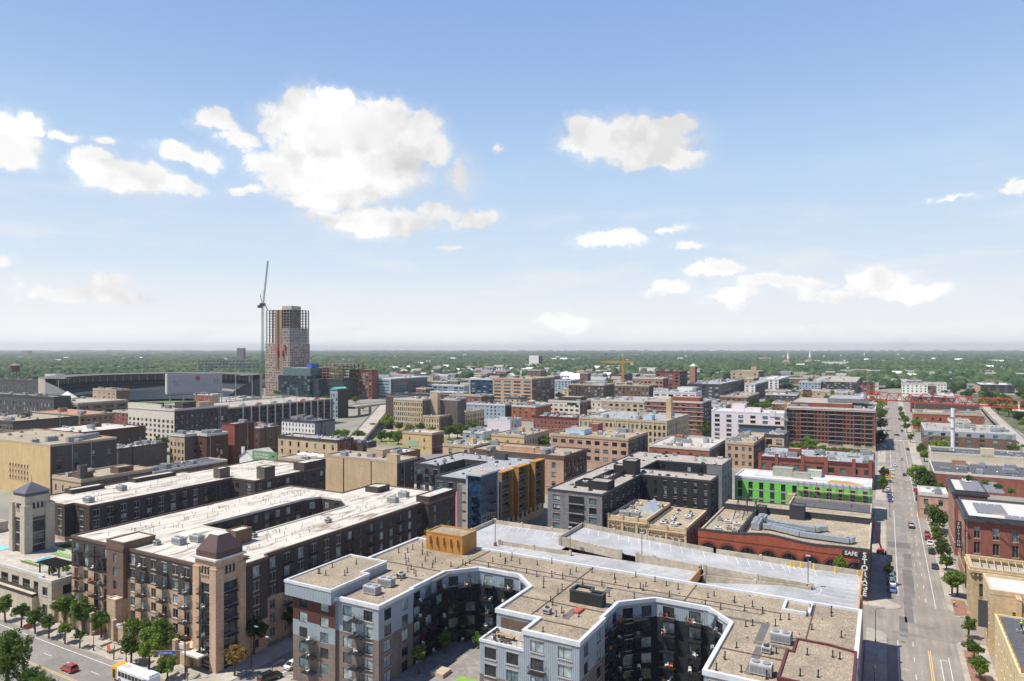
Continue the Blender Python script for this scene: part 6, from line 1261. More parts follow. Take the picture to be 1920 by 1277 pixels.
# ---------------------------------------------------------------- U: black and grey courtyard apartments
def courtyard_apartments():
    h = 21; t = thing('apartment_building', 'black and grey brick apartment building with stone roof and two open courts', 'building', (-78, 254, 0))
    outer = [(-99.2, 206.3), (-79.8, 206.3), (-79.8, 246.3), (-54.3, 246.3), (-54.3, 259), (-84, 259), (-84, 281), (-57.6, 281), (-57.6, 302), (-99.2, 302)]
    bk, gr = W['black'], W['grey']
    def bands(ei, nv): return [(0, gr)] if ei in (0, 7, 9) else [(0, bk)] if ei != 7 else [(0, gr)]
    def facs(ei, A, B, nv):
        b = dict(fh=3.1, wh=2.1, top=1.3, w=1.5, sp=4.2, glass=(GD, GP, GD, GM))
        if ei == 0: return dict(b, sp=4.8, w=2.6, glass=(GP, GD, GT))
        if ei == 1: return dict(b, sp=5)
        if ei == 2: return dict(b, sp=3.4, w=1.0, wh=2.2)
        if ei == 3: return dict(b, sp=5)
        if ei == 6: return dict(b, sp=5)
        if ei == 7: return dict(b, sp=4.5)
        return None
    walls(t, [outer], 0, h, bands, facs, cap=100, frame=FRD); roof(t, outer, h, RF['light']); parapet(t, outer, h, TRIM['dark'], .35, .3, .08)
    subbox(t, 'grey_end', -63.5, -57.5, 280.7, 280.98, 0, h, gr, lip=0)
    subbox(t, 'recess_balconies', -91.4, -86.2, 206.1, 206.29, h-12.6, h-1.2, METAL, lip=0)
    for f in range(4): subbox(t, 'balcony_slab', -91.6, -86.0, 205.6, 206.09, h-3.9-3.1*f, h-3.6-3.1*f, gr, lip=0)
    subbox(t, 'stair_head', -87.5, -80.6, 213.5, 220, h, h+2.6, bk, RF['light']); subbox(t, 'stair_head', -86.6, -81.6, 245, 251, h, h+5, bk, RF['light']); subbox(t, 'stair_head', -91, -86.7, 247, 252, h, h+2.6, bk, RF['light'])
    mb = MB(); ring(mb, rect(-91, -86, 226, 245), -.25, 0, h, h+1.5); ring(mb, rect(-93.5, -88, 216, 224), -.25, 0, h, h+1.5); mb.build('terrace_screen', METAL, t)
    subbox(t, 'green_bed', -91.5, -90, 219, 222, h+.02, h+.5, W['grey'], PLANT, 0)
    clutter(t, outer, h, 46, (), 'vvvvvsw')
    for k in range(14): chair(random.uniform(-90.5, -86.6), random.uniform(228, 244), h, 'black courtyard building')
courtyard_apartments()
def billboard():
    t = thing('billboard', 'long green billboard with two pale lines of lettering above the low rooftops', 'billboard', (-283, 250, 0))
    mb = MB(); mb.box(-292.3, -274.2, 249.6, 250.1, 9.9, 14.8); mb.build('board', plain('billboard_green', (.16, .30, .15), .6), t)
    for i in range(5): mb = MB(); mb.box(-291.8+i*4.2, -291.4+i*4.2, 250.15, 250.6, 0, 14); mb.build('post', METAL, t)
    mb = MB(); mb.box(-292.3, -274.2, 249.0, 249.55, 9.3, 9.5); mb.build('catwalk', METAL, t)
    letters('TRY TO WORRY', t, (-285.4, 249.55, 13.0), 1.45, LET, bold=.02, ext=.02); letters('LOVE THE SCALE', t, (-285.4, 249.55, 11.6), 1.35, LET, bold=.02, ext=.02); letters('m/', t, (-276.8, 249.55, 12.7), 1.9, METAL, bold=.03, ext=.02)
    t = thing('gabled_house', 'small white walled house with a wide pinkish white gable roof left of the green billboard', 'house', (-299, 258, 0)); x0, x1, y0, y1, h = -304.5, -293.2, 251.6, 266, 10.5
    walls(t, [rect(x0, x1, y0, y1)], 0, h, [(0, W['white'])], lambda ei, A, B, nv: dict(sp=5, w=1.6, fh=3.6, wh=2, top=2) if nv.x > .5 else None)
    m_ = (x0+x1)/2; mb = MB(); mb.poly([(x0-.4, y0-.5, h-.2), (m_, y0-.5, h+3.4), (m_, y1+.5, h+3.4), (x0-.4, y1+.5, h-.2)]); mb.poly([(m_, y0-.5, h+3.4), (x1+.4, y0-.5, h-.2), (x1+.4, y1+.5, h-.2), (m_, y1+.5, h+3.4)]); mb.build('gable_roof', RF['lwhite'], t)
    mb = MB(); mb.poly([(x0, y0, h), (x1, y0, h), (m_, y0, h+3.3)]); mb.build('gable_wall', W['white'], t); subbox(t, 'chimney', x0+.3, x0+1.5, y0+1, y0+2.2, h-1, h+4.6, W['white'])
billboard()
# ---------------------------------------------------------------- ornate stone fronts
def ornate(x0, x1, y0, y1, h, label, k, sidew):
    t = thing('commercial_building', label, 'building', ((x0+x1)/2, (y0+y1)/2, 0)); st = brick('ornate_cream_stone', (.60, .47, .29), 1.05, .2, .35)
    walls(t, [rect(x0, x1, y0, y1)], 0, h, lambda ei, nv: [(0, st if nv.y < -.5 else W[sidew])], lambda ei, A, B, nv: dict(sp=4, w=1, fh=4, wh=2.4, top=2) if nv.x > .5 and sidew == 'orange' else None)
    roof(t, rect(x0, x1, y0, y1), h, RF['tan']); parapet(t, rect(x0, x1, y0, y1), h, st, .6, .4, .1)
    g = (x1-x0)/k; am = arch_mesh(1.25, 2.6, GM, st, .3)
    for i in range(k):
        for z in (h-5, h-9.2): inst('window', am, t, (x0+g*(i+.5), y0-.01, z))
    for i in range(0, k+1, 3): subbox(t, 'pilaster', x0+g*i-.35, x0+g*i+.35, y0-.4, y0-.01, 0, h+1.1, st, lip=.1)
    mb = MB(); mb.box(x0-.2, x1+.2, y0-.55, y0-.02, h-1.0, h-.6); 
    for i in range(int((x1-x0)/.9)): mb.box(x0+.2+i*.9, x0+.6+i*.9, y0-.45, y0-.02, h-1.5, h-1.01)
    mb.build('cornice', st, t); return t
_o = ornate(-78.4, -65.7, 208.2, 234.5, 14, 'left cream stone front with arched windows and a glass roof gable', 8, 'brown')
clutter(_o, rect(-78, -66, 209, 234), 14, 8, (), 'uswv')
_m = MB(); _m.poly([(-72, 219, 14), (-66.5, 219, 14), (-69.2, 219, 17)]); _m.poly([(-72, 219, 14), (-69.2, 219, 17), (-69.2, 228, 17), (-72, 228, 14)]); _m.poly([(-69.2, 219, 17), (-66.5, 219, 14), (-66.5, 228, 14), (-69.2, 228, 17)]); _m.poly([(-66.5, 228, 14), (-72, 228, 14), (-69.2, 228, 17)]); _m.build('glass_gable', plain('milky_glazing', (.5, .56, .6), .3), _o)
_o = ornate(-65.4, -53.6, 208.6, 236, 12.4, 'right cream stone front with arched windows and an orange brick side', 6, 'orange')
clutter(_o, rect(-65, -54, 210, 235), 12.4, 14, (), 'wswfpv')
# ---------------------------------------------------------------- storage warehouse
def storage():
    h = 12.5; t = thing('warehouse_building', 'long dark red brick warehouse with big arches and painted safe storage lettering', 'building', (-27, 229, 0)); rd = brick('deep_red_brick', (.33, .085, .045), 1.1, .25)
    x0, x1, y0, y1 = -49.5, -3.8, 207.6, 252
    walls(t, [rect(x0, x1, y0, y1)], 0, h, lambda ei, nv: [(0, rd if nv.y < -.5 else W['sidered'])], None); roof(t, rect(x0, x1, y0, y1), h, RF['tan'])
    # wavy shaped parapet along the front
    mb = MB(); xs = np.linspace(x0-.1, x1+.1, 60)
    def ph(x): return 1.5+.9*math.exp(-((x+30)/6.0)**2)-.3*math.exp(-((x+17)/4.5)**2)
    for a, b in zip(xs[:-1], xs[1:]):
        za, zb = h+ph(a), h+ph(b)
        mb.quad((a, y0-.12, h-1), (b, y0-.12, h-1), (b, y0-.12, zb-.5), (a, y0-.12, za-.5)); mb.quad((a, y0-.2, za-.5), (b, y0-.2, zb-.5), (b, y0-.2, zb), (a, y0-.2, za), 1); mb.quad((a, y0-.2, za), (b, y0-.2, zb), (b, y0+.5, zb), (a, y0+.5, za), 1); mb.quad((b, y0+.5, h), (a, y0+.5, h), (a, y0+.5, za), (b, y0+.5, zb), 1)
    mb.build('front_parapet', [rd, TRIM['dark']], t)
    mb = MB(); ring(mb, rect(x0, x1, y0+.6, y1), -.4, .06, h-.3, h+.6); mb.build('parapet', TRIM['concrete'], t)
    am = arch_mesh(4.4, 3.8, GD, brick('arch_dark_red', (.16, .045, .03)), .7)
    for i in range(8): inst('window', am, t, (x0+3+i*5.65, y0-.02, 6.2))
    subbox(t, 'firewall', -38.2, -37.6, y0+.7, y1-7, h, h+2, METAL, lip=0); subbox(t, 'rear_block', x0, x1, y1-8.5, y1, h, h+1.7, plain('tar_wall', (.035, .035, .04)), RF['tan'])
    subbox(t, 'stair_head', -27.5, -23, y1-13, y1-8.6, h, h+4.4, plain('tar_wall', (.03, .03, .035)), RF['dark']); subbox(t, 'roof_shed', -38, -35, y1-12, y1-8.6, h, h+2.6, plain('tar_wall', (.03, .03, .035)), RF['dark'])
    du = plain('duct_metal', (.45, .49, .54), .35, .6, .1)
    def duct(pts, w=.75, z=h+.5):
        for (xa, ya), (xb, yb) in zip(pts[:-1], pts[1:]):
            mb = MB(); d = Vector((xb-xa, yb-ya)); n = Vector((-d.y, d.x)).normalized()*w; A, B = Vector((xa, ya)), Vector((xb, yb))
            q = [A-n, B-n, B+n, A+n]; mb.prism([(p.x, p.y) for p in q], z, z+1.3)
            Lg = d.length; k = int(Lg/1.5)
            for i in range(1, k+1):
                c = A+d*(i/(k+.5)); e = d.normalized()*.04; m2 = n*1.06
                mb.prism([((c-m2-e).x, (c-m2-e).y), ((c-m2+e).x, (c-m2+e).y), ((c+m2+e).x, (c+m2+e).y), ((c+m2-e).x, (c+m2-e).y)], z-.03, z+1.35)
            mb.build('duct', du, t)
    duct([(-32.6, 229), (-29, 226), (-18.5, 224.5), (-17.4, 226.4)]); duct([(-17.4, 226.6), (-15.6, 227.8)]); duct([(-33, 221), (-30.5, 221.4), (-22, 217), (-9, 216.0), (-8.2, 218.8)])
    duct([(-32, 223), (-28, 223), (-21, 219.6)], .5)
    for x, y in ((-35, 221.5), (-35.2, 226), (-34.6, 230.5)): inst('rooftop_unit', UNITS[2], t, (x, y, h), math.pi/2)
    for x, y, k in ((-44, 224, 3), (-42.2, 216, 1), (-45, 214, 3), (-40, 213, 1), (-41, 222, 3), (-47, 226, 1)): inst('rooftop_unit', UNITS[k], t, (x, y, h))
    # old steel frame on the roof
    s = thing('roof_frame', 'rusty black steel frame standing on the storage warehouse roof', 'steel frame', (-41, 234, h))
    for k in range(3):
        x = -43.5+k*2.8; mb = MB(); mb.beam((x, 230, h), (x+.6, 236, h+6), .14, 5); mb.beam((x, 240, h), (x+.6, 236, h+6), .14, 5); mb.beam((x+.15, 231.5, h+1.5), (x+.15, 238.6, h+1.5), .09, 4); mb.build('trestle', METAL, s)
    mb = MB(); mb.beam((-44, 236, h+5.9), (-36.6, 236, h+5.9), .14, 5); mb.beam((-44, 233, h+3), (-36.8, 233, h+3), .1, 5); mb.build('cross_beam', METAL, s)
    # painted sign
    bp = plain('sign_black', (.02, .02, .022)); mb = MB(); mb.box(-6.0, -3.85, y0-.26, y0-.21, .6, 13.2); mb.build('sign_panel', bp, t)
    for i, c in enumerate('STORAGE'): letters(c, t, (-4.92, y0-.3, 12.3-i*1.72), 2.0, LET, ext=.02, bold=.055)
    mb = MB(); mb.box(-10.4, -6.05, y0-.26, y0-.21, 11.5, 13.1); mb.build('sign_panel', bp, t); letters('SAFE', t, (-8.2, y0-.3, 12.3), 1.5, LET, ext=.02, bold=.035)
storage()
# ---------------------------------------------------------------- green sheathed building
def green_building():
    h = 13; x0, x1, y0, y1 = -57, -4.8, 304.5, 324.5; t = thing('unfinished_building', 'unfinished building wrapped in bright green sheathing with scaffolding', 'building', (-31, 314, 0))
    m, N, L, b = _nodes('green_sheathing'); g = N.new('ShaderNodeNewGeometry'); v = N.new('ShaderNodeTexVoronoi'); v.inputs['Scale'].default_value = 1.6; L.new(g.outputs['Position'], v.inputs['Vector'])
    L.new(_ramp(N, L, v.outputs['Distance'], [(.10, (.48, .68, .40)), (.22, (.20, .60, .10)), (.6, (.13, .54, .06))]), b.inputs['Base Color']); b.inputs['Roughness'].default_value = .7; MATS['green_sheathing'] = m; W['green'] = m
    walls(t, [rect(x0, x1, y0, y1)], 0, h, lambda ei, nv: [(0, m), (h-1.2, W['lgrey'])], lambda ei, A, B, nv: dict(sp=4.0, w=1.75, fh=3.6, wh=2.95, top=1.6, glass=(GD, GM)) if nv.y < -.5 else None)
    for zz in (4.35, 7.95): ledge(t, x0, x1, y0, y1, zz, W['lgrey'], .3, .06)
    roof(t, rect(x0, x1, y0, y1), h, RF['cleanwhite']); parapet(t, rect(x0, x1, y0, y1), h, TRIM['white'], .5, .4)
    ply = plain('grey_green_board', (.33, .33, .28)); subbox(t, 'roof_box', x0+14, x0+22, y0+10, y0+15, h, h+3.4, ply); subbox(t, 'roof_box', x0+22.2, x0+29, y0+9, y0+12, h, h+2.2, ply)
    subbox(t, 'stair_head', x0+27.6, x0+33, y0+15, y0+19, h, h+2.6, plain('pale_sheathing', (.40, .44, .36)), RF['cleanwhite']); subbox(t, 'plywood_wall', x0+21.5, x0+24.4, y0-2, y0-.1, 0, h-5, plain('plywood', (.46, .36, .2)), lip=0)
    wood = plain('lumber', (.55, .38, .18)); 
    for k in range(9): subbox(t, 'lumber_stack', x1-16+k*.1, x1-3-k*.6, y0+3+k*.8, y0+3.3+k*.8, h+.05, h+.35, wood, lip=0)
    s = thing('scaffold', 'pale scaffold with plank decks on the right half of the green building', 'scaffold', (x0+38, y0-1.4, 0)); pk = plain('scaffold_plank', (.34, .27, .17)); tb = plain('scaffold_tube', (.35, .22, .2))
    for f in range(3): mb = MB(); mb.box(x0+25, x1+.4, y0-2.2, y0-.4, 3.4+f*3.4, 3.6+f*3.4); mb.build('deck', pk, s)
    for k in range(12):
        for yy in (y0-2.25, y0-.35): mb = MB(); mb.beam((x0+25.2+k*2.4, yy, 0), (x0+25.2+k*2.4, yy, h+.8), .07, 5); mb.build('standard', tb, s)
    for f in range(3): mb = MB(); mb.beam((x0+30+f*.5, y0-2.4, 3.6+f*3.4), (x0+33+f*.5, y0-2.4, .4+f*3.4), .12, 4); mb.build('stair', STEEL, s)
    mb = MB(); ring(mb, rect(x0+8, x1-1, y0+2, y1-2), -.04, .0, h+1.0, h+1.08); mb.build('guard_rope', METAL, t)
green_building()
_t = thing('low_building', 'low black tar roof in front of the green sheathed building', 'building', (-20, 285, 0))
walls(_t, [rect(-33, -4.6, 268, 301)], 0, 7, [(0, W['greybr'])], None); roof(_t, rect(-33, -4.6, 268, 301), 7, RF['dark']); parapet(_t, rect(-33, -4.6, 268, 301), 7, TRIM['concrete']); clutter(_t, rect(-33, -4.6, 268, 301), 7, 9)
# ---------------------------------------------------------------- east side of the long street, near end
def near_right():
    cr = brick('buff_ornate_brick', (.50, .38, .22), 1.1, .25)
    t = thing('commercial_building', 'buff stone building with corbelled cornice, arched windows and a timber framed roof opening', 'building', (29, 207, 0)); x0, x1, y0, y1, h = 18.6, 47, 201.5, 213, 14
    walls(t, [rect(x0, x1, y0, y1)], 0, h, [(0, cr)], lambda ei, A, B, nv: dict(sp=4.6, w=1.6, fh=5.2, wh=3.2, top=3.4, glass=(GM, GT)) if nv.y < -.5 or nv.x < -.5 else None); roof(t, rect(x0, x1, y0, y1), h-1.2, RF['light']); parapet(t, rect(x0, x1, y0, y1), h, cr, .5, .5, .3)
    mb = MB(); mb.box(x0-.6, x1, y0-.7, y0-.02, h-.7, h-.1); mb.box(x0-.6, x0-.02, y0-.02, y1, h-.7, h-.1)
    for i in range(30): mb.box(x0+.1+i*.95, x0+.5+i*.95, y0-.55, y0-.02, h-1.5, h-.71)
    mb.build('cornice', cr, t)
    wd = plain('raw_joist', (.5, .4, .26))
    for k in range(8): mb = MB(); mb.beam((x0+2+k*1.5, y0+1, h+.1), (x0+2.6+k*1.5, y1-1, h+.1), .12, 4); mb.build('roof_joist', wd, t)
    for k in range(5): inst('roof_debris', UNITS[3], t, (x0+12+k*1.8, y0+5, h-1.2), k)
    t = thing('brick_building', 'tan brick corner building with a white roof and round roof fans', 'building', (33, 190, 0)); x0, x1, y0, y1, h = 20.4, 50, 183.8, 196.5, 14
    walls(t, [rect(x0, x1, y0, y1)], 0, h, [(0, W['beige'])], lambda ei, A, B, nv: dict(sp=3.2, w=1.3, fh=3.8, wh=2.2, top=1.6) if nv.x < -.5 else dict(sp=9, w=1.8, fh=4, wh=2.6, top=3.6) if nv.y < -.5 else None); roof(t, rect(x0, x1, y0, y1), h, RF['cleanwhite']); parapet(t, rect(x0, x1, y0, y1), h, W['beige'], .7, .4)
    subbox(t, 'buttress', x0+4.6, x0+5.4, y0-2, y0-.02, 0, h-.3, W['beige'])
    for k in range(5): inst('roof_fan', TURB, t, (x0+10+k*1.5, y0+5+(k % 2)*1.6, h), 0, (1.2, 1.2, 1))
    for k in range(3): inst('rooftop_unit', UNITS[3], t, (x0+9+k*3, y0+9, h))
    t = thing('brick_building', 'yellow painted building under repair with a black roof and yellow safety rail', 'building', (30, 165, 0)); x0, x1, y0, y1, h = 20.4, 46, 146, 176.5, 11.5
    yb = plain('pale_yellow_paint', (.66, .54, .32)); walls(t, [rect(x0, x1, y0, y1)], 0, h, [(0, yb)], lambda ei, A, B, nv: dict(sp=3.4, w=1.2, fh=3.8, wh=2.4, top=1.8) if nv.x < -.5 else None); roof(t, rect(x0, x1, y0, y1), h, RF['dark']); parapet(t, rect(x0, x1, y0, y1), h, yb, .35, .35)
    ye = plain('yellow_rail', (.55, .36, .07), .6); mb = MB(); ring(mb, rect(x0+.2, x1, y0, y1-.2), -.05, 0, h+1.2, h+1.26); ring(mb, rect(x0+.2, x1, y0, y1-.2), -.05, 0, h+.75, h+.8)
    for k in range(14): mb.box(x0+.18, x0+.26, y0+k*2.2, y0+.08+k*2.2, h+.3, h+1.25)
    for k in range(11): mb.box(x0+k*2.4, x0+.08+k*2.4, y1-.28, y1-.2, h+.3, h+1.25)
    mb.build('safety_rail', ye, t)
    for k, (dx, dy) in enumerate(((3, 22), (4.5, 18), (3.6, 14), (6, 24), (7, 13))): inst('roof_debris', UNITS[3] if k % 2 else UNITS[1], t, (x0+dx, y0+dy, h), k, (.6, .5, .5))
    # blade signs
    s = thing('blade_sign', 'tall black vertical blade sign with white letters on the near red brick lofts', 'sign', (19.2, 243, 9)); mb = MB(); mb.box(18.5, 19.9, 242.9, 243.1, 8.6, 16.6); mb.build('sign_board', plain('sign_black', (.02, .02, .022)), s)
    for i, c in enumerate('EDITION'): letters(c, s, (19.2, 242.86, 15.8-i*1.05), 1.05, LET, ext=.02)
    s = thing('banner', 'dark grey hanging banner on the tan corner building', 'banner', (19.8, 187, 6)); mb = MB(); mb.box(18.5, 20.3, 186.9, 187.0, 5, 11); mb.build('cloth', plain('banner_grey', (.06, .065, .075)), s); mb = MB(); mb.beam((18.4, 186.95, 11.05), (20.5, 186.95, 11.05), .06, 5); mb.build('bracket', METAL, s)
near_right()
CAR_SPOTS = [
   (13.5, 266.8, 'black', 'suv', 90, 'black sport utility parked alone above the near black sedan on the right kerb') ,
   (13.5, 249.1, 'dark', 'sedan', 90, 'black sedan parked nearest the camera on the right kerb') ,
   (13.6, 278.1, 'white', 'sedan', 90, 'white sedan parked behind the two red cars') ,
   (13.2, 285.5, 'red', 'suv', 90, 'bright red sport utility parked next to the white sedan') ,
   (13.4, 292.0, 'red', 'sedan', 90, 'dark topped red car parked at the far end of the near right row') ,
   (8.7, 301.3, 'dark', 'pickup', 90, 'dark open backed truck with a pale load driving past the big round tree') ,
   (9.0, 422.7, 'dark', 'sedan', 90, 'dark blue sedan driving beside the left lane line') ,
   (4.9, 454.6, 'white', 'sedan', 90, 'white hatchback driving in the middle of the street') ,
   (9.0, 481.9, 'silver', 'sedan', 90, 'silver sedan driving ahead of the white hatchback') ,
   (13.2, 530.7, 'black', 'suv', 90, 'black sport utility parked where the right kerb narrows') ,
   (2.4, 437.4, 'white', 'sedan', 0, 'white car nosed in first on the left parking row') ,
   (1.8, 424.0, 'yellow', 'sedan', 0, 'yellow cab nosed in below the white car on the left') ,
   (1.6, 411.7, 'yellow', 'sedan', 0, 'second yellow cab half hidden by the left street tree') ,
   (1.9, 397.1, 'silver', 'sedan', 0, 'silver car parked between yellow cab and white van on the left') ,
   (1.1, 377.1, 'white', 'suv', 90, 'white sport utility parked below the left street tree') ,
   (1.7, 358.4, 'blue', 'suv', 90, 'blue sport utility parked in building shadow') ,
   (1.9, 348.5, 'blue', 'sedan', 90, 'dark blue car parked under the blue sport utility') ,
   (12.6, 379.2, 'red', 'sedan', 90, 'red car parked beside the leafy double tree') ,
   (13.1, 369.9, 'dark', 'sedan', 90, 'dark sedan parked just below the red car by the trees') ,
   (12.8, 357.0, 'black', 'suv', 90, 'black sport utility parked by the small orange building') ,
   (1.4, 236.7, 'silver', 'suv', 90, 'grey sport utility topmost of the four cars beside the storage sign') ,
   (1.5, 231.3, 'teal', 'sedan', 90, 'teal car second of the four cars beside the storage sign') ,
   (1.8, 225.7, 'white', 'sedan', 90, 'white car third of the four cars beside the storage sign') ,
   (1.8, 219.7, 'bluered', 'sedan', 90, 'blue car with red tail lights lowest of the four beside the storage sign') ,
   (2.4, 619.4, 'white', 'sedan', 90, 'white car passing the dark green tree') ,
   (8.1, 614.9, 'black', 'sedan', 0, 'black car crossing the far junction') ,
   (-0.1, 531.9, 'silver', 'sedan', 90, 'silver car waiting in the big apartment block shadow') ,
   (4.8, 531.7, 'silver', 'sedan', 90, 'pale silver car waiting right of another in the block shadow') ,
   (12.4, 595.5, 'white', 'suv', 90, 'white sport utility parked at the far right kerb') ,
   (-1.3, 726.1, 'silver', 'sedan', 90, 'silver car parked highest in the far left row') ,
   (-1.2, 685.9, 'dark', 'sedan', 90, 'dark car parked second in the far left row') ,
   (-1.4, 645.5, 'blue', 'sedan', 90, 'blue car parked third in the far left row') ,
   (12.6, 844.1, 'white', 'sedan', 90, 'small white car parked far up the right kerb') ,
   (11.7, 755.1, 'dark', 'suv', 90, 'dark sport utility parked below the far small white car') ,
   (11.9, 688.3, 'silver', 'sedan', 90, 'silver car parked midway up the far right kerb') ,
   (12.0, 648.7, 'dark', 'sedan', 90, 'dark sedan parked above the far white sport utility') ,
   (-151.3, 81.7, 'red', 'hatch', 180, 'red hatchback driving along the avenue behind the tree tops') ,
   (-111.0, 99.2, 'black', 'suv', 75, 'black sport utility turning at the street corner') ,
   (-111.1, 105.8, 'white', 'sedan', 90, 'white sedan driving between the two apartment buildings') ,
   (-232.6, 333.2, 'white', 'sedan', 90, 'white car on the small lot behind the pink panelled block') ,
   (-242.6, 336.4, 'dark', 'sedan', 30, 'dark car in front of the red sided shop') ,
   (-249.6, 341.6, 'silver', 'sedan', 30, 'silver car parked beside the shop') ,
]
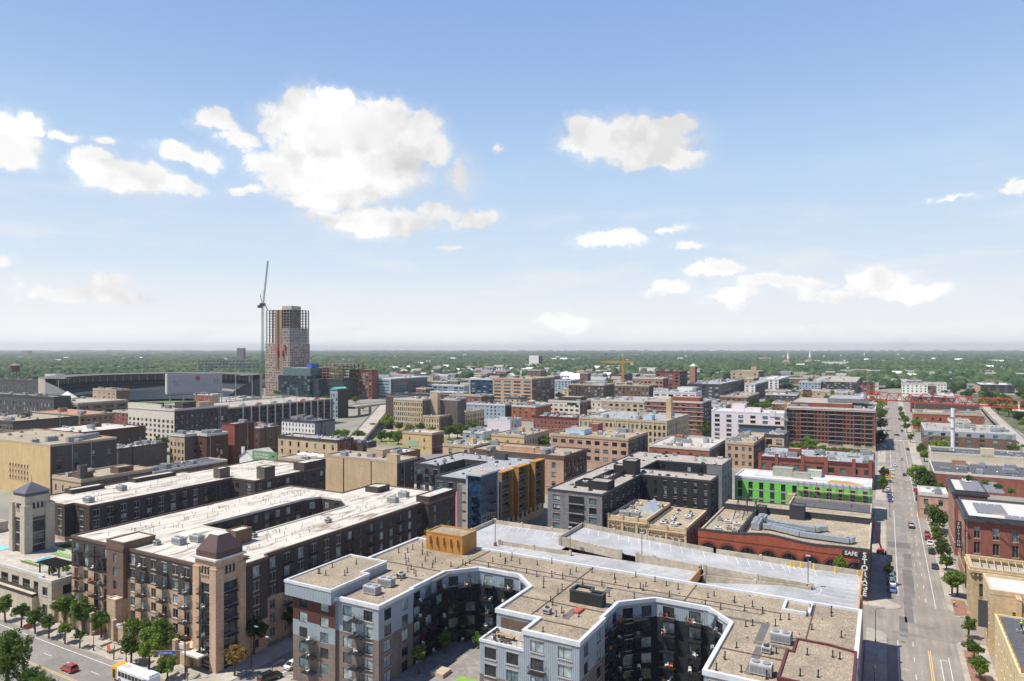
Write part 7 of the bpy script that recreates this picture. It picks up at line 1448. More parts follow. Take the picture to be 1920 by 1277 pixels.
TREE_SPOTS = [
   (-192.5, 88.7, 4.2, 6.4, 'g', 'street tree at the left edge beneath the podium wall') ,
   (-185.0, 88.7, 4.2, 6.2, 'g', 'round street tree beside the orange bike rack') ,
   (-178.3, 88.5, 4.0, 6.2, 'g', 'slim street tree right of the orange bike rack') ,
   (-172.5, 88.5, 3.6, 5.8, 'g', 'street tree next to the red hydrant') ,
   (-166.1, 88.7, 3.4, 5.2, 'y', 'yellow green street tree right of the red hydrant') ,
   (-160.5, 88.9, 3.0, 4.6, 'g', 'small street tree beside the black lamp post') ,
   (-175.3, 93.6, 6.0, 8.6, 'g', 'large bushy tree against the stone podium corner') ,
   (-168.2, 94.0, 5.6, 8.4, 'g', 'large tree in front of the left colonnade') ,
   (-161.7, 94.5, 4.6, 6.8, 'g', 'round tree standing in a square stone planter') ,
   (-147.9, 89.1, 1.6, 4.0, 'b', 'bare thin young tree on the avenue sidewalk') ,
   (-142.6, 89.7, 4.6, 6.6, 'g', 'bright tree just behind the bus roof') ,
   (-136.8, 89.9, 4.6, 6.8, 'y', 'yellow green tree right behind the bus') ,
   (-129.6, 89.2, 4.0, 5.0, 'g', 'tree under the blue street name sign') ,
   (-149.1, 94.5, 5.0, 7.6, 'g', 'tree beside the tall hooked avenue lamp') ,
   (-144.3, 95.0, 5.0, 7.4, 'g', 'tree in front of the middle colonnade pillars') ,
   (-138.7, 94.1, 7.2, 9.2, 'g', 'biggest dark tree in front of the right colonnade') ,
   (-118.6, 96.8, 4.4, 6.8, 'a', 'autumn tinted tree at the foot of the tan corner tower') ,
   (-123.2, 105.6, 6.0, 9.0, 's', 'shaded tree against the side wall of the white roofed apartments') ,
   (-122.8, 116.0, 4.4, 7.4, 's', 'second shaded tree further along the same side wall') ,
   (-81.9, 110.8, 3.6, 6.4, 'c', 'bushy tree at the courtyard edge near the bottom of the picture') ,
   (16.7, 297.9, 9.6, 10.4, 'g', 'big round tree between the long street and the red brick lofts') ,
   (15.9, 287.8, 4.2, 5.4, 'g', 'first small tree below the big round tree') ,
   (16.2, 278.8, 4.2, 5.2, 'g', 'second small tree of the right sidewalk row') ,
   (16.5, 269.7, 4.4, 5.2, 'g', 'third small tree of the right sidewalk row') ,
   (16.3, 260.4, 4.4, 5.2, 'g', 'fourth small tree of the right sidewalk row') ,
   (16.4, 247.7, 4.0, 5, 'g', 'lowest small tree of the right sidewalk row') ,
   (16.0, 221.9, 5.2, 7.4, 'g', 'left of the two joined trees before the buff stone building') ,
   (17.3, 222.6, 5.0, 7.6, 'g', 'right of the two joined trees before the buff stone building') ,
   (17.2, 192.2, 3.6, 5.2, 'g', 'small tree beside the double armed lamp') ,
   (16.9, 178.7, 3.8, 5.0, 'g', 'small tree in the brick paved strip') ,
   (17.0, 168.6, 4.0, 5.4, 'g', 'lowest small tree at the bottom right corner') ,
   (14.4, 393.1, 11, 12, 'y', 'left crown of the leafy double tree on the right kerb') ,
   (16.5, 374.4, 11.5, 12, 'g', 'right crown of the leafy double tree on the right kerb') ,
   (16.4, 342.5, 8.4, 9.6, 'g', 'drooping tree between the double tree and the big round tree') ,
   (21.9, 361.9, 7.0, 8, 'g', 'tree above the small orange brick building') ,
   (19.7, 500.7, 7, 9, 'g', 'tree in the notch before the beige panel warehouse') ,
   (20.6, 480.3, 6, 8, 'y', 'yellow green bush tree at the beige warehouse corner') ,
   (-0.9, 367.6, 5.6, 8, 'g', 'street tree standing over the left parking row') ,
   (-0.7, 395.6, 5, 8, 'g', 'street tree above the left parking row') ,
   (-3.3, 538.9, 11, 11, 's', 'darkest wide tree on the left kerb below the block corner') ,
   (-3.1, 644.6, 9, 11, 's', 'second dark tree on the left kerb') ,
   (-4.0, 730.0, 9, 11, 'g', 'third tree up the left kerb with a yellowish crown') ,
   (-5.9, 820.0, 9, 11, 'y', 'fourth tree up the left kerb') ,
   (-8.2, 901.5, 8, 10, 'g', 'topmost tree of the left kerb row') ,
   (13.9, 830.9, 6, 8, 'g', 'topmost small tree of the far right kerb') ,
   (14.5, 762.4, 6, 8, 'g', 'second small tree of the far right kerb') ,
   (15.5, 704.7, 7, 9, 'g', 'third small tree of the far right kerb') ,
   (15.2, 638.2, 7, 9, 'g', 'fourth small tree of the far right kerb') ,
   (16.0, 574.0, 5, 7, 'y', 'fifth small tree of the far right kerb') ,
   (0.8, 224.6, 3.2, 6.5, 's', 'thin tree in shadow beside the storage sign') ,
   (-373.5, 459.3, 16, 12, 'y', 'wide bright green tree left of the yellow stone office') ,
   (-354.5, 452.4, 9, 8, 'g', 'low tree in front of the yellow stone office') ,
   (-341.5, 451.2, 8, 7, 'a', 'reddish green shrub tree under the paired windows') ,
   (-332.4, 452.1, 9, 8, 'g', 'tree at the junction of the tall office and its wing') ,
   (-287.9, 427.8, 13, 11, 'g', 'left tree of the dense clump by the ochre buildings') ,
   (-285.7, 436.1, 14, 12, 'g', 'tallest tree of the dense clump by the ochre buildings') ,
   (-280.0, 439.2, 10, 9, 'g', 'right tree of the dense clump by the ochre buildings') ,
   (-343.7, 390.5, 9, 8.5, 'g', 'round tree left on the grass lot') ,
   (-324.6, 394.3, 9, 8.5, 'g', 'round tree in the middle of the grass lot') ,
   (-319.5, 397.1, 9, 8.5, 'g', 'tree second from the mural building on the grass lot') ,
   (-305.2, 388.9, 9, 10, 'y', 'tree touching the yellow mural building') ,
   (-361.2, 394.8, 10, 8, 'y', 'shrubby tree at the foot of the highway ramp') ,
   (-208.7, 426.5, 12, 8, 'y', 'bright tree behind the orange brown brick loft') ,
   (-130.1, 547.0, 14, 13, 'y', 'bright tree right of the yellow stone factory') ,
   (-122.2, 539.9, 10, 9, 'g', 'tree beside the pale pink block') ,
   (-54.2, 488.4, 7.5, 7, 'y', 'shrubby bright tree number one from the left at the foot of the large brick block') ,
   (-49.9, 487.6, 7.5, 7, 'y', 'shrubby bright tree number two from the left at the foot of the large brick block') ,
   (-45.6, 486.9, 7.5, 7, 'y', 'shrubby bright tree number three from the left at the foot of the large brick block') ,
   (-41.6, 486.2, 7.5, 7, 'y', 'shrubby bright tree number four from the left at the foot of the large brick block') ,
   (-34.9, 485.0, 7.5, 5.5, 'y', 'shrubby bright tree number five from the left at the foot of the large brick block') ,
   (-28.2, 483.8, 7.5, 5.5, 'y', 'shrubby bright tree number six from the left at the foot of the large brick block') ,
   (-23.9, 483.1, 7.5, 5.5, 'y', 'shrubby bright tree number seven from the left at the foot of the large brick block') ,
   (-20.2, 482.4, 7.5, 5.5, 'y', 'shrubby bright tree number eight from the left at the foot of the large brick block') ,
   (-15.3, 481.6, 7.5, 5.5, 'y', 'shrubby bright tree number nine from the left at the foot of the large brick block') ,
   (-10.5, 480.7, 7.5, 5.5, 'y', 'shrubby bright tree number ten from the left at the foot of the large brick block') ,
   (-115.9, 753.1, 13, 12, 'g', 'tree one of the leafy side street behind the pink block') ,
   (-116.7, 795.1, 13, 12, 'y', 'tree two of the leafy side street behind the pink block') ,
   (-114.5, 827.1, 13, 12, 'g', 'tree three of the leafy side street behind the pink block') ,
   (-113.2, 860.9, 13, 12, 'g', 'tree four of the leafy side street behind the pink block') ,
   (-111.8, 906.7, 13, 12, 'y', 'tree five of the leafy side street behind the pink block') ,
   (-110.1, 957.3, 13, 12, 'g', 'tree six of the leafy side street behind the pink block') ,
   (-107.2, 1002.4, 13, 12, 'y', 'tree seven of the leafy side street behind the pink block') ,
   (-109.2, 672.4, 13, 12, 'g', 'tree eight of the leafy side street behind the pink block') ,
]
# ---------------------------------------------------------------- trees
def leaf_cloud(nclump, per, leaf, seed, squash=1.0, spread=.68, cr=(.28, .46), droop=False):
    r = np.random.default_rng(seed); V = []
    cs = []
    for i in range(nclump):
        d = r.normal(size=3); d /= np.linalg.norm(d); rad = spread*r.random()**.45
        c = d*rad; c[2] = c[2]*.85; cs.append((c, r.uniform(*cr)))
    for c, q in cs:
        d = r.normal(size=(per, 3)); d /= np.linalg.norm(d, axis=1)[:, None]
        rr = q*(.55+.45*r.random(per)**.4); p = c+d*rr[:, None]*np.array([1, 1, .8])
        n = d+.8*r.normal(size=(per, 3)); n /= np.linalg.norm(n, axis=1)[:, None]
        a = np.cross(n, r.normal(size=(per, 3))); a /= np.linalg.norm(a, axis=1)[:, None]; b = np.cross(n, a)
        s = leaf*r.uniform(.6, 1.3, per)[:, None]
        V.append(np.stack([p-a*s-b*s*.6, p+a*s-b*s*.6, p+a*s*.8+b*s*.6, p-a*s*.8+b*s*.6], 1))
    v = np.concatenate(V).reshape(-1, 3); v[:, 2] *= squash
    v[:, 2] = np.where(v[:, 2] < -.72*squash, -.72*squash+ (v[:, 2]+.72*squash)*.3, v[:, 2]); return v
def quads_mesh(name, v, mat):
    n = len(v)//4; me = D.meshes.new(name); me.vertices.add(len(v)); me.vertices.foreach_set('co', v.astype(np.float32).ravel())
    me.loops.add(len(v)); me.loops.foreach_set('vertex_index', np.arange(len(v), dtype=np.int32)); me.polygons.add(n)
    me.polygons.foreach_set('loop_start', np.arange(0, len(v), 4, dtype=np.int32)); me.polygons.foreach_set('loop_total', np.full(n, 4, dtype=np.int32))
    me.materials.append(mat); me.update(calc_edges=True); me.validate(); return me
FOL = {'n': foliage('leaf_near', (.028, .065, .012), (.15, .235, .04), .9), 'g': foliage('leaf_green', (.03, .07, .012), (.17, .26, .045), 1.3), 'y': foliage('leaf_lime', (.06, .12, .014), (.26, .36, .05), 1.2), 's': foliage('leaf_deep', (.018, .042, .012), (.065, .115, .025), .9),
       'a': foliage('leaf_autumn', (.16, .10, .02), (.42, .26, .09), 1.2), 'b': foliage('leaf_sparse', (.12, .09, .05), (.2, .14, .07)), 'c': foliage('leaf_fresh', (.05, .11, .015), (.16, .28, .05), 1.2), 'r': foliage('leaf_red', (.20, .03, .02), (.42, .08, .06), 1.5)}
CR = {}
def crown_mesh(kind, var):
    if (kind, var) not in CR:
        CR[kind, var] = quads_mesh('crown', leaf_cloud(90 if kind == 'n' else 30 if kind != 'b' else 5, 110 if kind == 'n' else 76 if kind != 'b' else 26, .030 if kind == 'n' else .066 if kind != 'b' else .03, 11+var*7+ord(kind), 1.0, .86 if kind == 'n' else .84, (.12, .26) if kind == 'n' else (.17, .38)), FOL[kind])
    return CR[kind, var]
BARK = plain('bark', (.10, .07, .05)); TR = {}
def trunk_mesh(var):
    if var not in TR:
        mb = MB(); mb.beam((0, 0, -.02), (.02, .01, .55), .032, 7, .022)
        rr = random.Random(var)
        for k in range(6):
            a = k*1.05+rr.random(); z = .38+.05*k; mb.beam((.01, 0, z), (.22*math.cos(a), .22*math.sin(a), z+.22+.05*rr.random()), .013, 5, .006)
        mb.beam((.02, .01, .55), (.03, -.02, .86), .02, 6, .008)
        TR[var] = mb.mesh('trunk', [BARK])
    return TR[var]
NT = [0]
def tree(x, y, dia, ht, kind, label, group, z=0, small=False):
    NT[0] += 1; var = NT[0] % 7; t = thing('street_tree' if dia < 9 else 'tree', label, 'tree', (x, y, z), random.random()*6.28, group)
    tk = D.objects.new('trunk', trunk_mesh(var)); COL.objects.link(tk); tk.parent = t; tk.scale = (ht*1.15, ht*1.15, ht)
    c = D.objects.new('crown', crown_mesh(kind, var)); COL.objects.link(c); c.parent = t
    r = dia/2; hz = min(r*1.05, ht*.44); c.location = (0, 0, ht-hz*.92); sx_, sy_ = random.uniform(.86, 1.16), random.uniform(.86, 1.16); c.scale = (r*1.05*sx_, r*1.05*sy_, hz*random.uniform(.95, 1.25)); c.rotation_euler = (random.uniform(-.2, .2), random.uniform(-.2, .2), 0); return t
for (x, y, dia, ht, kind, label) in TREE_SPOTS:
    g = 'street trees along the avenue' if y < 96 and x < -120 else 'trees along the long street' if x > -5 else 'trees between the city blocks'
    tree(x, y, dia, ht, kind, label, g, 3.0 if kind == 'c' else 0)
tree(-151.2, 70.2, 10, 12.5, 'n', 'huge dark green tree in the bottom left corner', 'trees on the near side of the avenue')
for i, (x, y) in enumerate(((-142.2, 69.8), (-138.6, 69.6), (-134.9, 70.2), (-131.4, 70.4))): tree(x, y, 4.4, 8.0-.45*i, 'n', 'cut off tree top at the bottom edge, %s right of the huge corner tree' % ('first', 'second', 'third', 'fourth')[i], 'trees on the near side of the avenue')
tree(-82.8, 121.5, 3.0, 4.6, 'c', 'bright tree in a square courtyard planter', 'courtyard trees', 3); tree(-77.4, 126.5, 2.8, 3.6, 'c', 'leafy shrub tree at the back of the courtyard', 'courtyard trees', 3)
tree(-69.8, 121.0, 2.6, 2.6, 'r', 'red leaved maple in the courtyard garden', 'courtyard trees', 3); tree(-68.4, 118.6, 1.7, 2.2, 'c', 'round lime bush beside the red maple', 'courtyard trees', 3)
tree(-107.6, 150.5, 2.6, 2.6, 'y', 'left planter tree on the roof behind the mustard lift tower', 'roof planter trees', 17.2); tree(-103.8, 153.5, 2.8, 2.8, 'y', 'right planter tree on the roof behind the mustard lift tower', 'roof planter trees', 17.2)
_q = MB(); _q.box(-110.5, -100.8, 148, 156, 0, 17.15); _b = thing('planter_block', 'ochre block with rooftop planters behind the mustard lift tower', 'building', (-105.6, 152, 0)); _q.build('wall', W['orange'], _b)
tree(-10.6, 204.8, 4.0, 12.2, 'y', 'tree poking above the deck wall in front of the storage lettering', 'trees along the long street')
for i, (x, y) in enumerate(((26, 290), (30, 284), (33, 277), (35.5, 270))): tree(x, y, 2.6, 2.4, 'c', 'roof garden shrub %s from the back on the dark red lofts' % ('first', 'second', 'third', 'fourth')[i], 'roof garden shrubs', 21)
# scattered city trees beyond the mapped ones
occ = OCC+[(-900, -650, 400, 640), (-790, -600, 680, 760)]
def free(x, y, m=2):
    return not any(a-m < x < b+m and c-m < y < d+m for a, b, c, d in occ) and not (-2 < x < 17) and not any(a-m < y < b+m for a, b in CROSS if x > -700)
n = 0; k = 0
while n < 290 and k < 12000:
    k += 1; d = random.uniform(420, 1400); u = random.uniform(-.62, .80)
    if d < 700 and random.random() < .6: continue
    x = d*(u*math.cos(YAW)-math.sin(YAW)); y = d*(u*math.sin(YAW)+math.cos(YAW))
    if not free(x, y, 5): continue
    if x > 30 and y > 480 or random.random() < .75:
        kd = random.choice('ggyyys'[:5]); s = random.uniform(7, 13)
        tree(x, y, s, s*.95, kd, {'g': 'mid green tree among the distant city blocks', 'y': 'yellow green tree among the distant city blocks', 's': 'dark green tree among the distant city blocks'}[kd], {'g': 'mid green trees among the distant blocks', 'y': 'yellow green trees among the distant blocks', 's': 'dark green trees among the distant blocks'}[kd]); n += 1
for i in range(110):
    x = random.uniform(98, 330); y = random.uniform(470, 1180); s = random.uniform(9, 15); kd = random.choice('gys')
    tree(x, y, s, s*.95, kd, {'g': 'mid green tree among the distant city blocks', 'y': 'yellow green tree among the distant city blocks', 's': 'dark green tree among the distant city blocks'}[kd], {'g': 'mid green trees among the distant blocks', 'y': 'yellow green trees among the distant blocks', 's': 'dark green trees among the distant blocks'}[kd])
for i, (x, y, k) in enumerate(((-212, 114.6, 'y'), (-238, 99.8, 'c'), (-234, 99.6, 'y'), (-188.6, 101.2, 'y'), (-190.4, 98.6, 'c'))): tree(x, y, 2.0, 2.0, k, 'small yellowish shrub on the pool deck, %s from the left' % ('third', 'first', 'second', 'fifth', 'fourth')[i], 'shrubs on the pool deck', 9.3)
# ---------------------------------------------------------------- vehicles
CARP = {'black': (.02, .02, .022), 'dark': (.03, .035, .05), 'white': (.75, .75, .74), 'red': (.42, .03, .03), 'silver': (.36, .38, .40), 'blue': (.05, .12, .26), 'teal': (.12, .26, .30), 'yellow': (.75, .42, .03), 'bluered': (.10, .20, .42)}
def carpaint(c):
    k = 'paint_'+c
    if k not in MATS:
        m, N, L, b = _nodes(k); b.inputs['Base Color'].default_value = (*CARP[c], 1); b.inputs['Roughness'].default_value = .25; b.inputs['Coat Weight'].default_value = .6; MATS[k] = m
    return MATS[k]
TYRE = plain('tyre_rubber', (.02, .02, .02), .9); RIM = plain('alloy_rim', (.5, .5, .52), .3, .7); TAIL = plain('tail_light_red', (.5, .02, .02), .3); HEADL = plain('head_light_clear', (.7, .7, .68), .2); CGL = glass('car_glass', (.02, .025, .03), .05)
PROF = {'sedan': dict(L=4.6, W=1.8, low=[(-2.3, .45), (-2.28, .78), (-1.7, .95), (-.9, .98), (.9, .98), (1.5, .93), (2.2, .78), (2.3, .5), (2.25, .28), (-2.25, .28)], cab=[(-1.65, .95), (-1.0, 1.38), (.45, 1.42), (1.25, .96)]),
        'suv': dict(L=4.8, W=1.95, low=[(-2.4, .5), (-2.4, 1.0), (-2.2, 1.1), (1.1, 1.12), (2.2, 1.0), (2.4, .75), (2.38, .36), (-2.38, .36)], cab=[(-2.25, 1.1), (-2.0, 1.68), (.4, 1.74), (1.2, 1.1)]),
        'hatch': dict(L=4.1, W=1.75, low=[(-2.05, .45), (-2.05, .9), (-1.9, 1.0), (1.0, .98), (1.9, .8), (2.05, .5), (2.0, .28), (-2.0, .28)], cab=[(-1.95, 1.0), (-1.7, 1.45), (.3, 1.48), (1.1, .97)]),
        'pickup': dict(L=5.4, W=1.95, low=[(-2.7, .55), (-2.7, 1.02), (-.8, 1.04), (1.3, 1.08), (2.4, 1.0), (2.7, .75), (2.66, .4), (-2.66, .4)], cab=[(-.7, 1.05), (-.5, 1.72), (.7, 1.74), (1.35, 1.08)])}
CM = {}
def side_solid(prof, w, taper=0, m=0, mtop=None, glassm=None):
    mb = MB(); n = len(prof); zs = [p[1] for p in prof]; zt = max(zs); zb = min(zs)
    def wy(z): return w/2-taper*(z-zb)/(zt-zb)
    a = [(x, -wy(z), z) for x, z in prof]; b = [(x, wy(z), z) for x, z in prof]
    mb.poly(a, m); mb.poly(list(reversed(b)), m)
    for i in range(n):
        j = (i+1) % n; mb.quad(a[j], a[i], b[i], b[j], m)
    return mb
def bevelled(mb, name, mats, w=.07):
    me = mb.mesh(name, mats); import bmesh
    bm = bmesh.new(); bm.from_mesh(me); bmesh.ops.remove_doubles(bm, verts=bm.verts, dist=1e-4); bmesh.ops.recalc_face_normals(bm, faces=bm.faces)
    bmesh.ops.bevel(bm, geom=[e for e in bm.edges if e.is_manifold and e.calc_face_angle(0) > .5], offset=w, segments=2, affect='EDGES', clamp_overlap=True); bm.to_mesh(me); bm.free()
    return me
def car_parts(kind, col):
    key = (kind, col)
    if key in CM: return CM[key]
    p = PROF[kind]; out = {}
    out['body'] = bevelled(side_solid(p['low'], p['W'], 0), 'body', [carpaint(col)])
    c = p['cab']; g = side_solid([c[0], c[1], c[2], c[3]][::-1], p['W']-.14, .2); out['window'] = g.mesh('window', [CGL])
    top = [(c[1][0]+.02, c[1][1]), (c[2][0]-.02, c[2][1])]; mb = MB(); w = p['W']/2-.26
    mb.prism([(top[0][0], -w), (top[1][0], -w), (top[1][0], w), (top[0][0], w)], max(top[0][1], top[1][1])+.005, max(top[0][1], top[1][1])+.05)
    for s in (-1, 1):
        for (q0, q1) in ((c[0], c[1]), (c[3], c[2])): mb.beam((q0[0], s*(p['W']/2-.08), q0[1]), (q1[0], s*w, q1[1]+.02), .035, 4)
        mx = (c[1][0]+c[2][0])/2; mb.beam((mx, s*(p['W']/2-.07), c[0][1]), (mx, s*(w+.02), c[1][1]), .03, 4)
    out['roof_panel'] = mb.mesh('roof_panel', [carpaint(col if col not in ('bluered',) else 'blue')])
    mb = MB(); mb.beam((0, -.11, 0), (0, .11, 0), .33, 14); mb2 = MB(); out['wheel'] = mb.mesh('wheel', [TYRE]); mb2.beam((0, -.125, 0), (0, .125, 0), .19, 10); out['rim'] = mb2.mesh('rim', [RIM])
    mb = MB(); mb.box(-.05, .03, -.2, .2, -.08, .08); out['headlight'] = mb.mesh('headlight', [HEADL]); out['taillight'] = mb.mesh('tail_light', [TAIL])
    CM[key] = out; return out
def car(x, y, col, kind, head, label, group=None, z=.015):
    t = thing('car' if kind != 'pickup' else 'pickup_truck', label, 'car', (x, y, z), math.radians(head), group); P = car_parts(kind, col); p = PROF[kind]
    def ad(nm, me, loc=(0, 0, 0), par=t): o = D.objects.new(nm, me); COL.objects.link(o); o.parent = par; o.location = loc; return o
    ad('body', P['body']); ad('window', P['window']); ad('roof_panel', P['roof_panel'])
    wx = p['L']*.31
    for sx in (-1, 1):
        for sy in (-1, 1): w = ad('wheel', P['wheel'], (sx*wx, sy*(p['W']/2-.1), .33)); ad('rim', P['rim'], (0, 0, 0), w)
    zl = .68 if kind != 'suv' else .85
    for sy in (-1, 1): ad('headlight', P['headlight'], (p['L']/2-.03, sy*(p['W']/2-.32), zl)); ad('tail_light', P['taillight'], (-p['L']/2+.03, sy*(p['W']/2-.32), zl+.05))
    if kind == 'pickup':
        mb = MB(); mb.box(-2.4, -.9, -.7, .7, 1.06, 1.3); o = D.objects.new('cargo', mb.mesh('cargo', [plain('pale_cargo', (.6, .5, .42))])); COL.objects.link(o); o.parent = t
for a in CAR_SPOTS: car(*a)
for i in range(13):
    c = random.choice(('white', 'silver', 'dark', 'red', 'blue')); car(-458+(i % 2)*7, 366+i*8.2, c, 'sedan', 0, c+' car on the roof of the long parking ramp, %s counting away from the camera' % 'first second third fourth fifth sixth seventh eighth ninth tenth eleventh twelfth thirteenth'.split()[i], 'cars on the long parking ramp roof', 22.02)
def bus():
    t = thing('city_bus', 'white city bus with a yellow front and blue rear panels on the avenue', 'bus', (-133.4, 84.9, .012), 0)
    L_, w, h = 12.2, 2.6, 3.0; wp = carpaint('white'); x = -L_/2
    def bd(nm, mb, m, par=t): 
        o = D.objects.new(nm, mb.mesh(nm, m if isinstance(m, list) else [m])); COL.objects.link(o); o.parent = par; return o
    b = MB(); b.box(-L_/2+1.6, L_/2, -w/2, w/2, .35, h); me = bevelled(b, 'body', [wp], .12); o = D.objects.new('body', me); COL.objects.link(o); o.parent = t
    b = MB(); b.box(-L_/2, -L_/2+1.62, -w/2+.001, w/2-.001, .35, h+.02); o = D.objects.new('front', bevelled(b, 'front', [carpaint('yellow')], .14)); COL.objects.link(o); o.parent = t
    gl = glass('bus_glass', (.015, .018, .022), .06)
    for k in range(8):
        b = MB(); b.box(-3.9+k*1.12, -2.95+k*1.12, -w/2-.02, -w/2, 1.35, 2.35); bd('window', b, gl); b = MB(); b.box(-3.9+k*1.12, -2.95+k*1.12, w/2, w/2+.02, 1.35, 2.35); bd('window', b, gl)
    b = MB(); b.box(-L_/2-.02, -L_/2, -1.1, 1.1, 1.2, 2.6); bd('windscreen', b, gl); b = MB(); b.box(-L_/2+.35, -L_/2+1.3, -w/2-.02, -w/2, .6, 2.4); bd('door', b, gl)
    b = MB(); b.box(4.5, L_/2-.1, -w/2-.025, -w/2, .5, 2.6); bd('rear_panel', b, plain('blue_grey_panel', (.12, .20, .30), .4)); b = MB(); b.box(3.6, 5.8, -1.0, 1.0, h+.02, h+.3); bd('roof_unit', b, wp)
    for sx in (-3.4, 3.1):
        for sy in (-1, 1):
            wh = MB(); wh.beam((sx, sy*w/2-sy*.3, .5), (sx, sy*w/2+sy*.02, .5), .5, 16); q = bd('wheel', wh, TYRE); rr = MB(); rr.beam((sx, sy*w/2-sy*.2, .5), (sx, sy*w/2+sy*.03, .5), .26, 12); bd('rim', rr, RIM, q)
    rd = plain('logo_red', (.6, .04, .05), .5); b = MB()
    for i in range(14):
        if i in (3, 10): continue
        a0, a1 = i*2*math.pi/14, (i+1)*2*math.pi/14; q = [(-2.9+r*1.2*math.cos(a), r*.62*math.sin(a), h+.006) for a, r in ((a0, .55), (a1, .55), (a1, .8), (a0, .8))]; b.quad(q[0], q[1], q[2], q[3])
    for v in b.v[:0]: pass
    bd('roof_logo', b, rd); o = letters('T', None, (0, 0, 0), .9, rd, ext=.002, name='roof_letter', rx=0); o.parent = t; o.location = (-2.9, 0, h+.01)
bus()
# ---------------------------------------------------------------- street furniture
def street_lamp(x, y, h, label, arm=(1.6, 0), group='street lamps'):
    t = thing('street_lamp', label, 'street lamp', (x, y, 0), 0, group); dm = plain('lamp_black', (.035, .033, .035), .5)
    mb = MB(); mb.beam((x, y, .1), (x, y, .9), .17, 8, .11); mb.build('base', dm, t)
    mb = MB(); mb.beam((x, y, .9), (x, y, h-.7), .09, 8, .06)
    ax, ay = arm
    if ax or ay:
        pts = [(x, y, h-.7)]+[(x+ax*(1-math.cos(a)), y+ay*(1-math.cos(a)), h-.7+.7*math.sin(a)) for a in np.linspace(0, math.pi/2, 6)[1:]]
        for p, q in zip(pts[:-1], pts[1:]): mb.beam(p, q, .055, 6)
        mb.build('pole', dm, t); mb = MB(); mb.box(x+ax-.1, x+ax+.7*(1 if ax >= 0 else -1)+.1 if ax >= 0 else x+ax+.1, y+ay-.16, y+ay+.16, h-.12, h+.06) if ax >= 0 else mb.box(x+ax-.7, x+ax+.1, y+ay-.16, y+ay+.16, h-.12, h+.06); mb.build('lamp_head', UNITM, t)
    else:
        mb.build('pole', dm, t); mb = MB(); mb.beam((x, y, h-.7), (x, y, h-.1), .2, 8, .28); mb.build('lantern', plain('lantern_glass', (.35, .34, .3), .3), t)
street_lamp(-169.6, 89.6, 4.6, 'black post lamp by the pale street sign and red hydrant', (0, 0)); street_lamp(-181.0, 89.6, 4.6, 'black post lamp behind the orange bike rack', (0, 0)); street_lamp(-156.3, 89.6, 4.6, 'black post lamp among the small trees of the avenue', (0, 0))
street_lamp(-144.7, 89.9, 8.2, 'tall hooked lamp on the avenue beside the bare young tree', (-.9, -1.2)); street_lamp(-118.6, 101, 9.2, 'tall dark lamp post on the shaded side street sidewalk', (1.2, 0)); street_lamp(-110.6, 99.5, 8.4, 'lamp with a pale head beside the near apartment corner', (-1.4, .2))
street_lamp(-2.0, 179.3, 8.2, 'hooked black lamp at the corner of the long street', (2.0, 0)); street_lamp(-1.9, 152, 6.0, 'short black lamp post against the near block on the long street', (0, 0)); street_lamp(16.3, 184, 7.4, 'double armed lamp over the small trees of the paved strip', (-1.6, 0)); street_lamp(-4.4+6, 316, 9, 'thin pole lamp beside the green building scaffold', (2, 0)); street_lamp(-2.6, 500, 10, 'tall dark pole at the pavement past the large brick block', (0, 0))
def sign_blue():
    t = thing('street_name_sign', 'blue street name board reaching over the avenue from a dark pole', 'street sign', (-125.9, 90.6, 0)); mb = MB(); mb.beam((-125.9, 90.6, 0), (-125.9, 90.6, 8.2), .12, 8); mb.beam((-125.9, 90.6, 6.2), (-131.6, 87.2, 6.2), .07, 6); mb.build('pole', METAL, t)
    bl = plain('sign_blue', (.02, .12, .45), .5); d = Vector((-131.2+126.8, 87.45-90.07)).normalized(); n = Vector((-d.y, d.x))*.03
    a, b = Vector((-127.6, 89.6)), Vector((-130.8, 87.7)); mb = MB(); mb.prism([tuple(a-n), tuple(b-n), tuple(b+n), tuple(a+n)], 5.5, 6.15); mb.build('sign_board', bl, t)
    letters('N 2ND AV', t, ((a.x+b.x)/2+.03, (a.y+b.y)/2-.08, 5.8), .55, LET, rz=math.atan2(-d.y, -d.x), ext=.01)
    t = thing('traffic_light', 'dark traffic light on a thin post at the avenue corner', 'traffic light', (-124.6, 90.2, 0)); mb = MB(); mb.beam((-124.6, 90.2, 0), (-124.6, 90.2, 2.9), .07, 6); mb.build('post', METAL, t); mb = MB(); mb.box(-124.8, -124.4, 89.9, 90.1, 2.4, 3.6); mb.build('signal_head', METAL, t)
sign_blue()
_t = thing('fire_hydrant', 'red fire hydrant on the avenue kerb', 'hydrant', (-168.0, 89.4, .14)); _m = MB(); _m.beam((-168, 89.4, .14), (-168, 89.4, .75), .13, 8); _m.beam((-168, 89.4, .75), (-168, 89.4, .95), .15, 8, .05); _m.beam((-168.25, 89.4, .55), (-167.75, 89.4, .55), .06, 6); _m.build('body', plain('hydrant_red', (.5, .05, .03), .5), _t)
_t = thing('road_work_sign', 'orange red square work sign on legs on the avenue sidewalk', 'sign', (-151.9, 90.4, .14)); _m = MB(); _m.box(-152.5, -151.4, 90.35, 90.4, .7, 2.1); _m.build('sign_board', plain('sign_orange', (.75, .12, .04), .6), _t)
for _a in (-152.3, -151.6): _m = MB(); _m.box(_a-.03, _a+.03, 90.3, 90.5, .14, .7); _m.build('leg', METAL, _t)
_t = thing('bike_rack', 'orange red docked bicycles beside the avenue tree', 'bicycles', (-183.6, 89.4, .14))
